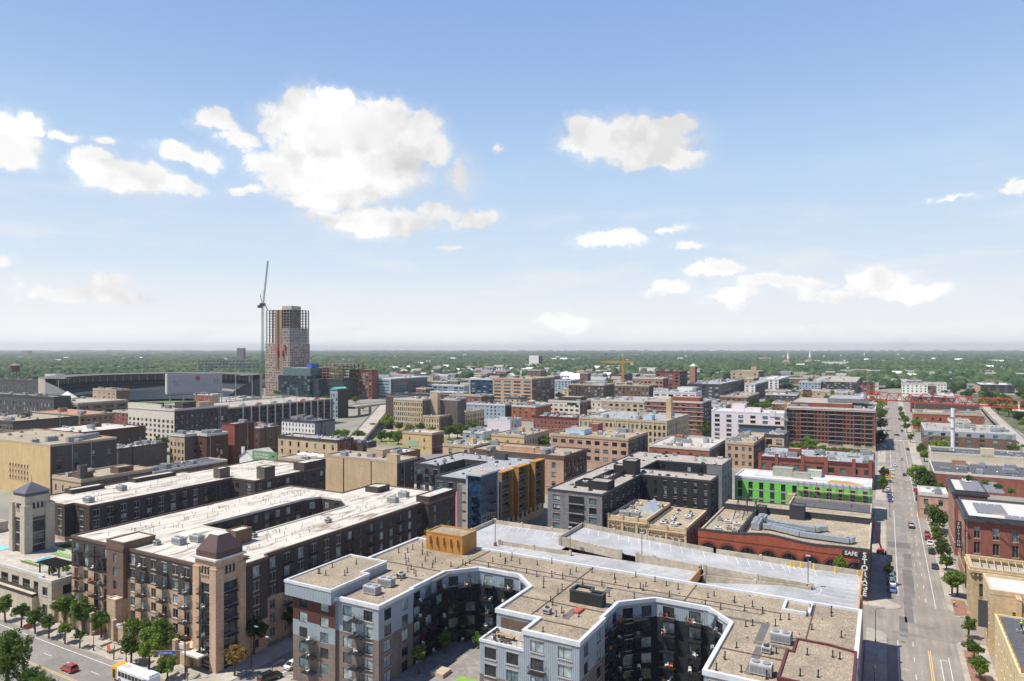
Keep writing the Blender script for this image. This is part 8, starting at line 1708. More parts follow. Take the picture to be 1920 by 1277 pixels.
for _k in range(3): _m = MB(); _m.beam((-184.3+_k*.6, 89.1, .45), (-184.25+_k*.6, 89.1, .45), .33, 12); _m.beam((-184.3+_k*.6, 89.9, .45), (-184.25+_k*.6, 89.9, .45), .33, 12); _m.beam((-184.3+_k*.6, 89.1, .45), (-184.3+_k*.6, 89.9, .9), .05, 4); _m.build('bicycle', plain('bike_orange', (.75, .13, .03), .5), _t)
_t = thing('planter', 'square concrete planter around the avenue tree', 'planter', (-155.6, 92.6, .14)); _m = MB(); ring(_m, rect(-157, -151.5, 90.6, 94.2), -.35, 0, .14, .6); _m.build('planter_wall', CONC, _t)
def barrel(x, y, lab):
    t = thing('traffic_barrel', lab, 'traffic barrel', (x, y, .14), 0, 'orange construction barrels on the corner'); og = plain('barrel_orange', (.85, .16, .03), .5); wt = plain('barrel_white', (.8, .8, .78), .4)
    for i, (z0, z1, m) in enumerate(((0, .3, og), (.3, .45, wt), (.45, .65, og), (.65, .8, wt), (.8, 1.0, og))): mb = MB(); mb.beam((x, y, .14+z0), (x, y, .14+z1), .3-.05*z0, 12, .3-.05*z1); mb.build('band', m, t)
    mb = MB(); mb.beam((x, y, .14), (x, y, .2), .42, 10); mb.build('rubber_base', TYRE, t)
for i, (x, y) in enumerate(((18.7, 209.2), (19.1, 208.0), (19.6, 203.6), (18.9, 202.6), (19.8, 201.9))): barrel(x, y, 'orange and white barrel, %s' % ('far left one by the buff stone building', 'second one beside the buff stone building', 'first one of the near cluster', 'middle one of the near cluster', 'nearest one at the crossing corner')[i])
# ---------------------------------------------------------------- people
def person(x, y, z, rz, top, legs, label, hat=None, stride=.25):
    t = thing('person', label, 'person', (x, y, z), rz)
    def skin(nm, pts, edges, rad, mat, root=0):
        me = D.meshes.new(nm); me.from_pydata(pts, edges, []); o = D.objects.new(nm, me); COL.objects.link(o); o.parent = t
        sk = o.modifiers.new('skin', 'SKIN'); sv = me.skin_vertices[0].data
        for i, r in enumerate(rad): sv[i].radius = (r, r)
        sv[root].use_root = True; su = o.modifiers.new('sub', 'SUBSURF'); su.levels = su.render_levels = 1; me.materials.append(mat); return o
    s = stride; sk = plain('skin_tone', (.42, .25, .17))
    skin('body', [(0, 0, .95), (0, 0, 1.2), (0, 0, 1.42), (0, .01, 1.52), (0, .02, 1.66), (.19, 0, 1.42), (.26, .03, 1.15), (.25, .12, .92), (-.19, 0, 1.42), (-.27, -.03, 1.15), (-.26, .05, .9), (.1, 0, .9), (.11, s*.6, .5), (.11, s*.5, .07), (.11, s*.5+.16, .04), (-.1, 0, .9), (-.11, -s*.3, .5), (-.11, -s, .07), (-.11, -s+.16, .04)],
         [(0, 1), (1, 2), (2, 3), (3, 4), (2, 5), (5, 6), (6, 7), (2, 8), (8, 9), (9, 10), (0, 11), (11, 12), (12, 13), (13, 14), (0, 15), (15, 16), (16, 17), (17, 18)],
         [.14, .13, .15, .06, .10, .07, .045, .035, .07, .045, .035, .09, .065, .045, .04, .09, .065, .045, .04], sk)
    skin('jacket', [(0, 0, .98), (0, 0, 1.2), (0, 0, 1.4), (.19, 0, 1.42), (.26, .03, 1.16), (-.19, 0, 1.42), (-.27, -.03, 1.16)], [(0, 1), (1, 2), (2, 3), (3, 4), (2, 5), (5, 6)], [.17, .16, .18, .095, .065, .095, .065], plain('cloth_'+top[0], top[1]))
    skin('trousers', [(0, 0, .98), (.1, 0, .9), (.11, s*.6, .5), (.11, s*.5, .12), (-.1, 0, .9), (-.11, -s*.3, .5), (-.11, -s, .12)], [(0, 1), (1, 2), (2, 3), (0, 4), (4, 5), (5, 6)], [.155, .11, .085, .065, .11, .085, .065], plain('cloth_'+legs[0], legs[1]))
    mb = MB(); mb.beam((0, .02, 1.68), (0, .02, 1.79), .115, 10, .07); mb.build('hair' if not hat else 'hard_hat', plain('hair_dark', (.04, .03, .02)) if not hat else plain('hat_'+hat[0], hat[1]), None).parent = t
HV = ('hi_vis', (.55, .75, .03)); DK = ('navy', (.03, .035, .06))
person(24.1, 170.1, 11.5, .6, HV, DK, 'roofer in a yellow green safety vest standing at the black roof edge', ('white', (.8, .8, .75)), .1); person(24.0, 166.4, 11.5, -2, HV, DK, 'roofer in a safety vest bending nearer on the black roof', ('white', (.8, .8, .75)), .3)
person(15.9, 213.6, .14, 3.1, HV, DK, 'worker in a yellow green vest at the foot of the joined trees'); person(18.4, 262.5, .14, 3.1, HV, DK, 'worker in a yellow green vest walking beside the red brick lofts')
# ---------------------------------------------------------------- ballpark
def stadium():
    cx, cy = -776, 521; t = thing('stadium', 'open ballpark bowl with navy seats under a curved canopy', 'stadium', (cx, cy, 0))
    seat = siding('navy_seats', (.012, .024, .040), 1.6, .7); can = plain('canopy_roof', (.11, .105, .10)); tan = plain('stadium_stone', (.42, .36, .29)); A0, A1 = math.radians(38), math.radians(262)
    def band(name, r0, z0, r1, z1, mat, n=64, a0=A0, a1=A1):
        mb = MB()
        for i in range(n):
            a, b = a0+(a1-a0)*i/n, a0+(a1-a0)*(i+1)/n
            mb.quad((cx+r0*math.cos(a), cy+r0*math.sin(a), z0), (cx+r0*math.cos(b), cy+r0*math.sin(b), z0), (cx+r1*math.cos(b), cy+r1*math.sin(b), z1), (cx+r1*math.cos(a), cy+r1*math.sin(a), z1))
        return mb.build(name, mat, t)
    band('lower_seats', 66, 3, 88, 13, seat); band('deck_front', 88, 13, 88, 16, tan); band('upper_seats', 88, 16, 108, 27, seat); band('concourse_wall', 108, 27, 108.2, 33.5, plain('concourse_brown', (.14, .11, .09)))  # concourse wall: brown band between upper seats and canopy
    band('canopy_underside', 94, 34, 119, 35.4, can); band('canopy', 119, 36.2, 94, 34.9, can); band('canopy_edge', 94, 33.9, 94, 35.2, plain('canopy_edge_dark', (.05, .06, .07))); band('outer_wall', 119, 0, 119, 35.9, tan)
    for z, r in ((18.5, 92), (22.5, 100)): band('aisle_rail', r, z+.4, r+.8, z+.5, STEEL)
    for i in range(44):
        a = A0+(A1-A0)*i/43; x, y = cx+106.5*math.cos(a), cy+106.5*math.sin(a); mb = MB(); mb.beam((x, y, 26), (x, y, 34.5), .35, 5); mb.build('canopy_column', TRIM['light'], t)
    for s, a in ((0, A0), (1, A1)):
        mb = MB(); c, q = math.cos(a), math.sin(a); mb.poly([(cx+60*c, cy+60*q, 0), (cx+119*c, cy+119*q, 0), (cx+119*c, cy+119*q, 33), (cx+108*c, cy+108*q, 27), (cx+88*c, cy+88*q, 14), (cx+66*c, cy+66*q, 3)]); mb.build('end_wall', TRIM['light'] if s else seat, t)
    mb = MB(); mb.poly([(cx+64*math.cos(k*.2), cy+64*math.sin(k*.2), .3) for k in range(31)]); mb.build('playing_field', plain('ball_field', (.10, .20, .05)), t)
    s = thing('scoreboard', 'giant pale grey scoreboard back with a red round emblem and ghosted logos', 'scoreboard', (-557, 410, 29))
    P, Q = Vector((-560.5, 385)), Vector((-552.5, 434)); d = (Q-P).normalized(); n = Vector((d.y, -d.x))  # faces the city
    n = n if n.y < 0 or True else -n
    def quadbox(name, u0, u1, z0, z1, off, th, mat):
        a, b = P+d*u0+n*off, P+d*u1+n*off; mb = MB(); m_ = n*th; mb.prism([tuple(a), tuple(a+m_), tuple(b+m_), tuple(b)], z0, z1); mb.build(name, mat, s)
    gm = siding('board_grey', (.36, .35, .38), 1.2, .93); quadbox('board', 0, 50, 29, 45.5, 0, 3, gm); quadbox('catwalk', 0, 50, 26.6, 27.1, 0, 3, METAL)
    for u in (2, 14, 26, 38, 48): quadbox('support', u, u+.7, 0, 29, 1, .8, STEEL)
    quadbox('edge_strip', -1.2, 0, 28, 46, 0, 3, TRIM['light'])
    rz = math.atan2(d.y, d.x); o = Vector((0, 0))
    def on(u, z, k=3.08): q = P+d*u+n*k; return (q.x, q.y, z)
    rd = plain('emblem_red', (.42, .03, .06), .5); mb = MB(); c = on(27, 41.4)
    mb.poly([(c[0]+d.x*2.2*math.cos(a), c[1]+d.y*2.2*math.cos(a), c[2]+2.2*math.sin(a)) for a in np.linspace(0, 2*math.pi, 21)[:-1]]); mb.build('round_emblem', rd, s)
    letters('TARGET FIELD', s, on(27.5, 36.4), 3.6, plain('ghost_letters', (.27, .33, .36), .5), rz=rz, ext=.03); letters('TC', s, on(7.5, 37), 5.6, plain('ghost_logo', (.16, .17, .2), .5), rz=rz, ext=.03); letters('M', s, on(44.5, 37.5), 6.4, MATS['ghost_logo'], rz=rz, ext=.03)
    for i, (x, y, lb) in enumerate(((-585, 452, 'wide rack of ballpark floodlights left above the scoreboard'), (-560, 468, 'second rack of ballpark floodlights above the scoreboard centre'))):
        f = thing('floodlight_rack', lb, 'floodlights', (x, y, 0), 0, 'floodlight racks over the ballpark')
        for k in (-7, 7): mb = MB(); mb.beam((x+k*.5, y+k, 0), (x+k*.5, y+k, 56), .4, 5); mb.build('mast', STEEL, f)
        for z in (50, 53, 56): mb = MB(); mb.beam((x-6, y-12, z), (x+6, y+12, z), .5, 4); [mb.box(x-6+q*1.5-.5, x-6+q*1.5+.5, y-12+q*3-1, y-12+q*3+1, z-.9, z+.9) for q in range(9)]; mb.build('lamp_bank', GREYP, f)
stadium()
def tent():
    t = thing('event_tent', 'cream peaked tent roof beside the ballpark', 'tent', (-775, 418, 0)); cx, cy = -757, 407; mb = MB(); n = 8; cv = plain('tent_canvas', (.74, .68, .58))
    for i in range(n):
        a, b = 2*math.pi*i/n, 2*math.pi*(i+1)/n
        for (r0, z0, r1, z1) in ((24, 12.5, 10, 16.5), (10, 16.5, 0.2, 23.5)):
            mb.quad((cx+r0*math.cos(a), cy+r0*math.sin(a), z0), (cx+r0*math.cos(b), cy+r0*math.sin(b), z0), (cx+r1*math.cos(b), cy+r1*math.sin(b), z1), (cx+r1*math.cos(a), cy+r1*math.sin(a), z1))
    mb.build('canopy', cv, t)
    for i in range(n): a = 2*math.pi*i/n; mb = MB(); mb.beam((cx+23*math.cos(a), cy+23*math.sin(a), 0), (cx+23*math.cos(a), cy+23*math.sin(a), 12.6), .4, 5); mb.build('pole', STEEL, t)
tent()
# ---------------------------------------------------------------- tower under construction
def tower():
    x0, x1, y0, y1 = -786, -738, 695, 733; t = thing('tower_under_construction', 'tall concrete tower under construction with open floors at the top', 'building', (-762, 714, 0))
    sl = plain('raw_slab', (.30, .27, .25)); cl = plain('raw_column', (.20, .17, .16)); H = 124.0; nf = 31; fh = H/nf
    for k in range(1, nf+1): mb = MB(); mb.box(x0, x1, y0, y1, k*fh-.45, k*fh); mb.build('floor_slab', sl, t)
    for i in range(9):
        for yy in (y0+.6, y1-1.6):
            x = x0+.4+i*(x1-x0-2)/8; mb = MB(); mb.box(x, x+1.1, yy, yy+1.1, 0, H-.5); mb.build('column', cl, t)
    for j in range(1, 6):
        y = y0+j*(y1-y0)/6
        for xx in (x0+.4, x1-1.5): mb = MB(); mb.box(xx, xx+1.1, y, y+1.1, 0, H-.5); mb.build('column', cl, t)
    mb = MB(); mb.box(x0+20, x1-9, y0+12, y1-8, 0, H+6); mb.build('lift_core', plain('core_concrete', (.36, .33, .30)), t)
    for a, b, m in ((x0+19.5, x0+24.5, plain('timber_brown', (.30, .16, .08))), (x0+28.5, x0+33, plain('timber_brown2', (.36, .20, .09))), (x0+25, x0+28, plain('shade_wrap', (.05, .05, .055)))):
        mb = MB(); mb.box(a, b, y0-.6, y0-.05, 40, H-.5); mb.build('facade_screen', m, t)
    # precast grid on the finished lower levels
    walls(t, [rect(x0-.3, x1+.3, y0-.3, y1+.3)], 0, 76, [(0, plain('precast_pink', (.36, .27, .225)))], lambda ei, A, B, nv: dict(sp=3.4, w=1.7, fh=3.6, wh=2.2, top=1.2, glass=(GD, GD, GP)) if nv.y < -.5 or nv.x > .5 else None, name='precast_wall', baked=True)
    bg_ = glass('sky_blue_glass', (.07, .11, .14), .1); walls(t, [rect(x1-17, x1+.4, y0-.6, y1-4)], 76.2, 98, [(0, plain('precast_pink', (.36, .27, .225)))], lambda ei, A, B, nv: dict(sp=2.8, w=2.2, fh=4, wh=3.2, top=.5, glass=(bg_, GT, GD, bg_)) if nv.y < -.5 or nv.x > .5 else None, name='glazed_bay', baked=True, depth=.1)
    rd = plain('hoist_red', (.45, .08, .07)); 
    for z, x in ((62, x0+24), (58, x0+34), (66, x0+38)): mb = MB(); mb.box(x, x+3, y0-3, y0-.7, z, z+8); mb.build('hoist_cage', rd, t)
tower()
def truss(mb, p, q, s, n, r, up=Vector((0, 0, 1)), tri=False, m=0):
    p, q = Vector(p), Vector(q); d = (q-p).normalized(); a = d.cross(up).normalized() if abs(d.dot(up)) < .95 else Vector((1, 0, 0)); b = a.cross(d).normalized()
    cs = [a*(-s/2), a*(s/2), b*(s*.9)] if tri else [a*(-s/2)-b*(s/2), a*(s/2)-b*(s/2), a*(s/2)+b*(s/2), a*(-s/2)+b*(s/2)]
    for c in cs: mb.beam(p+c, q+c, r, 4, m=m)
    k = len(cs)
    for i in range(n):
        u, v, w = p+(q-p)*(i/n), p+(q-p)*((i+1)/n), p+(q-p)*((i+.5)/n)
        if tri:
            for c in (cs[0], cs[1]): mb.beam(u+c, w+cs[2], r*.7, 4, m=m, cap=False); mb.beam(w+cs[2], v+c, r*.7, 4, m=m, cap=False)
            mb.beam(u+cs[0], u+cs[1], r*.6, 4, m=m, cap=False)
        else:
            for j in range(k):
                c, e = cs[j], cs[(j+1) % k]
                mb.beam(u+c, v+e, r*.6, 4, m=m, cap=False); mb.beam(u+c, u+e, r*.6, 4, m=m, cap=False)
def grey_crane():
    x, y = -800, 702; t = thing('tower_crane', 'grey luffing tower crane with a raised boom beside the unfinished tower', 'crane', (x, y, 0)); gm = plain('crane_grey', (.16, .16, .17))
    mb = MB(); truss(mb, (x, y, 0), (x, y, 131), 2.6, 44, .24); mb.build('mast', gm, t)
    mb = MB(); mb.box(x-3.4, x+3, y-3, y+3, 131, 135); mb.box(x-9, x-3, y-2, y+2, 128.5, 132.5); mb.box(x-1, x+2.5, y-4.5, y-3, 131.5, 134.5); mb.build('slewing_cab', METAL, t)
    e = (x+7, y+3.4, 197); mb = MB(); truss(mb, (x+1, y, 134), e, 1.6, 22, .22); mb.build('boom', gm, t)
    mb = MB(); mb.beam((x-1.6, y, 135), (x-4, y-1, 148), .45, 5); mb.beam((x-4, y-1, 148), (x+2.6, y+1.2, 155), .1, 4); mb.build('back_stay', METAL, t)
    c2 = thing('derrick', 'small dark derrick arm on the crown of the unfinished tower', 'derrick', (-787, 700, 124)); mb = MB(); truss(mb, (-787, 700, 124.2), (-794, 698.4, 136), 1.0, 8, .16); mb.build('boom', gm, c2)
grey_crane()
def side_blocks():
    gl = glass('site_dark_glass', (.03, .05, .07), .08)
    for (nm, lab, x0, x1, y0, y1, h, m, extra) in (
        ('glass_building', 'dark glass clad block in front of the unfinished tower', -735, -676, 672, 712, 44, gl, 1), ('steel_frame_building', 'bare rust coloured steel frame block with decks beside the dark glass block', -672, -650, 690, 732, 50, None, 2)):
        t = thing(nm, lab, 'building', ((x0+x1)/2, (y0+y1)/2, 0))
        if m:
            walls(t, [rect(x0, x1, y0, y1)], 0, h-12, [(0, m)], lambda ei, A, B, nv: dict(sp=5, w=4.6, fh=4, wh=3.4, top=.5, glass=(GD, gl, GT)) if nv.y < -.5 or nv.x > .5 else None, baked=True, depth=.1); roof(t, rect(x0, x1, y0, y1), h-12, RF['dark'])
            subbox(t, 'upper_storeys', x0+4, x1-3, y0+4, y1, h-11.9, h-2, glass('pale_green_glass', (.12, .18, .18), .1), RF['light']); subbox(t, 'blue_tarp', x1-20, x1-11, y0+14, y1-12, h-1.7, h+3.4, plain('blue_wrap', (.03, .10, .40)), None)
            subbox(t, 'side_wing', x1+.05, x1+12, y0+4, y1, 0, h-16, gl, RF['dark'])
        else:
            ru = plain('rust_steel', (.24, .11, .07))
            for k in range(1, 13): mb = MB(); mb.box(x0, x1+14, y0, y1, k*4-.4, k*4); mb.build('floor_deck', plain('raw_slab', (.3, .27, .25)) if k % 2 else ru, t)
            for i in range(6):
                for yy in (y0+.3, y1-.9): x = x0+.3+i*(x1+13-x0)/5; mb = MB(); mb.box(x, x+.8, yy, yy+.8, 0, h); mb.build('column', ru, t)
            subbox(t, 'glazed_lower_storeys', x0-.3, x1+14.4, y0-.4, y1+.3, 0, 26, glass('site_grid_glass', (.04, .055, .06), .1), RF['dark'])
side_blocks()
def lattice_crane():
    x, y = -326, 924; t = thing('tower_crane', 'orange hammerhead tower crane standing among the brick warehouses', 'crane', (x, y, 0)); og = plain('crane_orange', (.62, .33, .06))
    mb = MB(); truss(mb, (x, y, 0), (x, y, 52), 2.6, 18, .35); mb.build('mast', og, t)
    mb = MB(); truss(mb, (x-30, y-8, 49), (x+14, y+4, 49), 1.8, 18, .3, tri=True); mb.build('jib', og, t); mb = MB(); mb.beam((x, y, 52), (x, y, 60), .7, 5, .2); mb.beam((x, y, 60), (x-20, y-5.4, 50.6), .15, 4); mb.beam((x, y, 60), (x+12, y+3.4, 50.6), .15, 4); mb.build('apex', og, t)
    mb = MB(); mb.box(x+10, x+14, y+2, y+5, 45.5, 48.5); mb.build('counterweight', UNITM, t)
    t = thing('tower_crane', 'bright red lattice crane jib reaching in from the right over the long street', 'crane', (72, 179, 0)); rd = plain('crane_red', (.42, .055, .04), .5, 0, .2)
    a, b = Vector((-5.6, 224.9, 53.4)), Vector((72, 179, 54)); mb = MB(); truss(mb, a, b, 2.3, 30, .13, tri=True); mb.build('jib', rd, t)
    mb = MB(); truss(mb, (72, 179, 0), (72, 179, 60), 2.2, 26, .16); mb.build('mast', rd, t); mb = MB(); mb.box(27.4, 30.4, 204.2, 206.4, 52.9, 53.2); mb.box(28.4, 28.7, 205, 205.3, 53.2, 55.2); mb.build('trolley', plain('cream_paint', (.7, .66, .5)), t)
    t = thing('mast_climber', 'slim grey hoist mast between the pink block and the large brick apartments', 'hoist', (-62.2, 511, 0)); mb = MB(); truss(mb, (-61.4, 511.5, 0), (-61.4, 511.5, 29), 1.0, 16, .14); mb.build('mast', STEEL, t); mb = MB(); mb.box(-62.4, -60.6, 510.4, 512.4, 29, 31); mb.build('head', plain('crane_orange', (.62, .33, .06)), t); mb = MB(); mb.box(-64, -59.6, 509.6, 511, 18, 19.5); mb.build('cage', STEEL, t)
    t = thing('boom_lift', 'red boom lift reaching up beside the storage warehouse', 'boom lift', (-2, 258, 0)); mb = MB(); mb.box(-2.3, -.3, 256.4, 259.2, .5, 1.5); mb.build('chassis', plain('lift_red', (.5, .07, .05), .5), t); mb = MB(); mb.beam((-1.2, 258, 1.8), (-3.4, 250, 12), .3, 5); mb.build('boom', MATS['lift_red'], t)
    for sx in (-2.4, .1):
        for sy in (256.8, 258.9): mb = MB(); mb.beam((sx-.2, sy, .5), (sx+.2, sy, .5), .5, 12); mb.build('wheel', TYRE, t)
    t = thing('vent_stack', 'tall white steel mast tube with guy wires behind the beige panel warehouse', 'mast', (33, 451, 0)); mb = MB(); mb.beam((33, 451.5, 0), (33, 451.5, 35), 1.0, 14); mb.build('tube', plain('mast_white', (.68, .68, .68), .4), t); mb = MB()
    for z in (24, 30): mb.beam((33, 451.5, z), (33, 451.5, z+.4), 1.5, 10)
    for k in range(4): mb.beam((33, 451.5, 24+k), (12+k*3, 455+k, 14), .06, 3)
    mb.build('guy_wire', STEEL, t)
lattice_crane()
# ---------------------------------------------------------------- highway ramps
def viaduct(name, label, pts, w, th=1.6):
    t = thing(name, label, 'viaduct', (*pts[0][:2], 0)); L_, R_ = [], []
    for i, p in enumerate(pts):
        a = Vector(pts[max(0, i-1)][:2]); b = Vector(pts[min(len(pts)-1, i+1)][:2]); d = (b-a).normalized(); n = Vector((-d.y, d.x))*w/2; c = Vector(p[:2]); L_.append((*(c+n), p[2])); R_.append((*(c-n), p[2]))
    road, side, bar = MB(), MB(), MB()
    for i in range(len(pts)-1):
        a, b, c, d = L_[i], L_[i+1], R_[i+1], R_[i]; dn = lambda q, k: (q[0], q[1], q[2]-k); up = lambda q, k: (q[0], q[1], q[2]+k)
        road.quad(d, c, b, a); side.quad(dn(d, th), dn(c, th), c, d); side.quad(a, b, dn(b, th), dn(a, th)); side.quad(dn(a, th), dn(b, th), dn(c, th), dn(d, th)); bar.quad(d, c, up(c, 1), up(d, 1)); bar.quad(a, b, up(b, 1), up(a, 1)); bar.quad(up(a, 1), up(b, 1), b, a); bar.quad(up(d, 1), up(c, 1), c, d)
    road.build('roadway', CONC, t); side.build('girder', TRIM['concrete'], t); bar.build('barrier', TRIM['light'], t)
    for i in range(1, len(pts)-1):
        p = pts[i]
        if p[2] > 3: mb = MB(); mb.box(p[0]-1, p[0]+1, p[1]-1, p[1]+1, 0, p[2]-th); mb.build('pier', TRIM['concrete'], t)
    return t
def curve(p0, p1, p2, n): return [tuple((1-t)**2*a+2*t*(1-t)*b+t*t*c for a, b, c in zip(p0, p1, p2)) for t in [i/n for i in range(n+1)]]
viaduct('highway_ramp', 'near pale concrete highway ramp curving down behind the white block', curve((-317, 350, 1.5), (-372, 440, 8), (-480, 592, 9), 12), 12)
viaduct('highway_ramp', 'far concrete highway bridge running behind the stair tower', curve((-470, 520, 10), (-480, 590, 10), (-470, 680, 10), 8), 14)
viaduct('elevated_road', 'long straight elevated road on the right side behind the brick warehouses', [(76, 500, 7), (82, 640, 7), (88, 780, 7), (95, 920, 7)], 7)
viaduct('highway_bridge', 'thin highway bridge crossing the whole view before the wooded hills', [(x, 1230+.05*x, 9) for x in range(-420, 60, 60)], 12)
# ---------------------------------------------------------------- far houses, towers, churches
HP = {}
def house(x, y, rz, w, d, h, key, label, group):
    if key not in HP:
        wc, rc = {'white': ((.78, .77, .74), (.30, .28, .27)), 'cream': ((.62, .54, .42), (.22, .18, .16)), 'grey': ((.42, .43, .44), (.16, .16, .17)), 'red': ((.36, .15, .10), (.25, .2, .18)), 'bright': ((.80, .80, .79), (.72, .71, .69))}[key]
        mb = MB(); mb.box(-.5, .5, -.5, .5, 0, .62); 
        for i in range(3): mb.box(-.38+i*.3, -.26+i*.3, -.52, -.501, .2, .45, 1)
        mb.quad((.501, -.2, .2), (.501, 0, .2), (.501, 0, .45), (.501, -.2, .45), 1)
        r_ = MB(); r_.poly([(-.56, -.56, .6), (.56, -.56, .6), (.56, 0, 1), (-.56, 0, 1)]); r_.poly([(.56, .56, .6), (-.56, .56, .6), (-.56, 0, 1), (.56, 0, 1)]); r_.poly([(.5, -.5, .6), (.5, .5, .6), (.5, 0, .97)]); r_.poly([(-.5, .5, .6), (-.5, -.5, .6), (-.5, 0, .97)])
        HP[key] = (mb.mesh('wall', [plain('house_wall_'+key, wc), GD]), r_.mesh('roof', [plain('house_roof_'+key, rc)]))
    t = thing('house', label, 'house', (x, y, 0), rz, group)
    for nm, me in zip(('wall', 'roof'), HP[key]): o = D.objects.new(nm, me); COL.objects.link(o); o.parent = t; o.scale = (w, d, h)
def pol(d, px): u = (px-960)/1280; return d*(u*math.cos(YAW)-math.sin(YAW)), d*(u*math.sin(YAW)+math.cos(YAW))
LBL = {'white': 'small white house with a grey roof among far trees', 'cream': 'small cream house with a brown roof among far trees', 'grey': 'small grey house with a dark roof among far trees', 'red': 'small red brick house among far trees', 'bright': 'pale flat toned building among far trees'}
HS = []; HQ = []
for _ in range(430):
    r = random.random()
    if r < .38: px = random.uniform(690, 1160); d = random.uniform(1180, 2300)
    elif r < .56: px = random.uniform(1480, 1920); d = random.uniform(1150, 3200)
    else: px = random.uniform(0, 1920); d = random.uniform(1500, 7500)
    x, y = pol(d, px)
    if not free(x, y, 8): continue
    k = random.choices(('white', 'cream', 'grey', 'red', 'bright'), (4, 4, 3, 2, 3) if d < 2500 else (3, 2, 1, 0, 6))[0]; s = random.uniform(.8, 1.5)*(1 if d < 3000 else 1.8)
    HQ.append((d, x, y, random.choice((0, math.pi/2))+random.uniform(-.2, .2), random.uniform(13, 24)*s, random.uniform(10, 15)*s, random.uniform(8, 12)*(1 if k != 'bright' else 1.1)*min(s, 1.5), k)); HS.append((x, y))
HQ.sort(); _far = MB(); GN = {'white': 'white houses', 'cream': 'cream houses', 'grey': 'grey houses', 'red': 'red brick houses', 'bright': 'pale buildings'}
for i, (d, x, y, rz, w, dd, h, k) in enumerate(HQ):
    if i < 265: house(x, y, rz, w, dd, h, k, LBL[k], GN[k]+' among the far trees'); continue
    c, s = math.cos(rz), math.sin(rz); q = [(x+a*c*w/2-b*s*dd/2, y+a*s*w/2+b*c*dd/2) for a, b in ((-1, -1), (1, -1), (1, 1), (-1, 1))]; mi_ = ['white', 'cream', 'grey', 'red', 'bright'].index(k); _far.prism(q, 0, h*.62, mi_)
    a_, b_ = ((q[0][0]+q[3][0])/2, (q[0][1]+q[3][1])/2, h), ((q[1][0]+q[2][0])/2, (q[1][1]+q[2][1])/2, h); z_ = h*.6
    _far.quad((*q[0], z_), (*q[1], z_), b_, a_, 4); _far.quad((*q[2], z_), (*q[3], z_), a_, b_, 4); _far.poly([(*q[1], z_), (*q[2], z_), b_], mi_); _far.poly([(*q[3], z_), (*q[0], z_), a_], mi_)
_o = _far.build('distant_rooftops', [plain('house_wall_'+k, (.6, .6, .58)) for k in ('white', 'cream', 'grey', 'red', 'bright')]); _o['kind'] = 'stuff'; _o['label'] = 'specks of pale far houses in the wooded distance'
for i in range(9):
    x, y = pol(1560-i*3, 1746+i*4.6); house(x, y, math.pi/2+YAW*-1+.5, 16, 12, 17, 'bright', 'white gabled row house, unit %s from the left of the hillside row' % ('one two three four five six seven eight nine'.split()[i]), 'white gabled row on the hillside')
for i, (px, ht, d, lb) in enumerate(((1471, 60, 2600, 'church with a thin pale spire left of two on the wooded hill'), (1512, 66, 2700, 'church with a white spire and broad roof, right of two on the wooded hill'), (1617, 46, 5200, 'tiny white steeple on the far right horizon'))):
    x, y = pol(d, px); t = thing('church', lb, 'church', (x, y, 0)); mb = MB(); mb.box(x-10, x+10, y-16, y+16, 0, 18); mb.build('nave', W['tan'], t); mb = MB(); mb.poly([(x-11, y-17, 18), (x, y-17, 27), (x, y+17, 27), (x-11, y+17, 18)]); mb.poly([(x, y-17, 27), (x+11, y-17, 18), (x+11, y+17, 18), (x, y+17, 27)]); mb.poly([(x-10, y-16, 18), (x+10, y-16, 18), (x, y-16, 26.8)]); mb.build('nave_roof', TRIM['light'], t)
    mb = MB(); mb.box(x+10, x+18, y-16, y-8, 0, ht*.55); mb.build('bell_tower', W['tan'], t); mb = MB(); mb.beam((x+14, y-12, ht*.55), (x+14, y-12, ht), 4.4, 8, .3); mb.build('spire', plain('spire_white', (.75, .75, .72)), t)
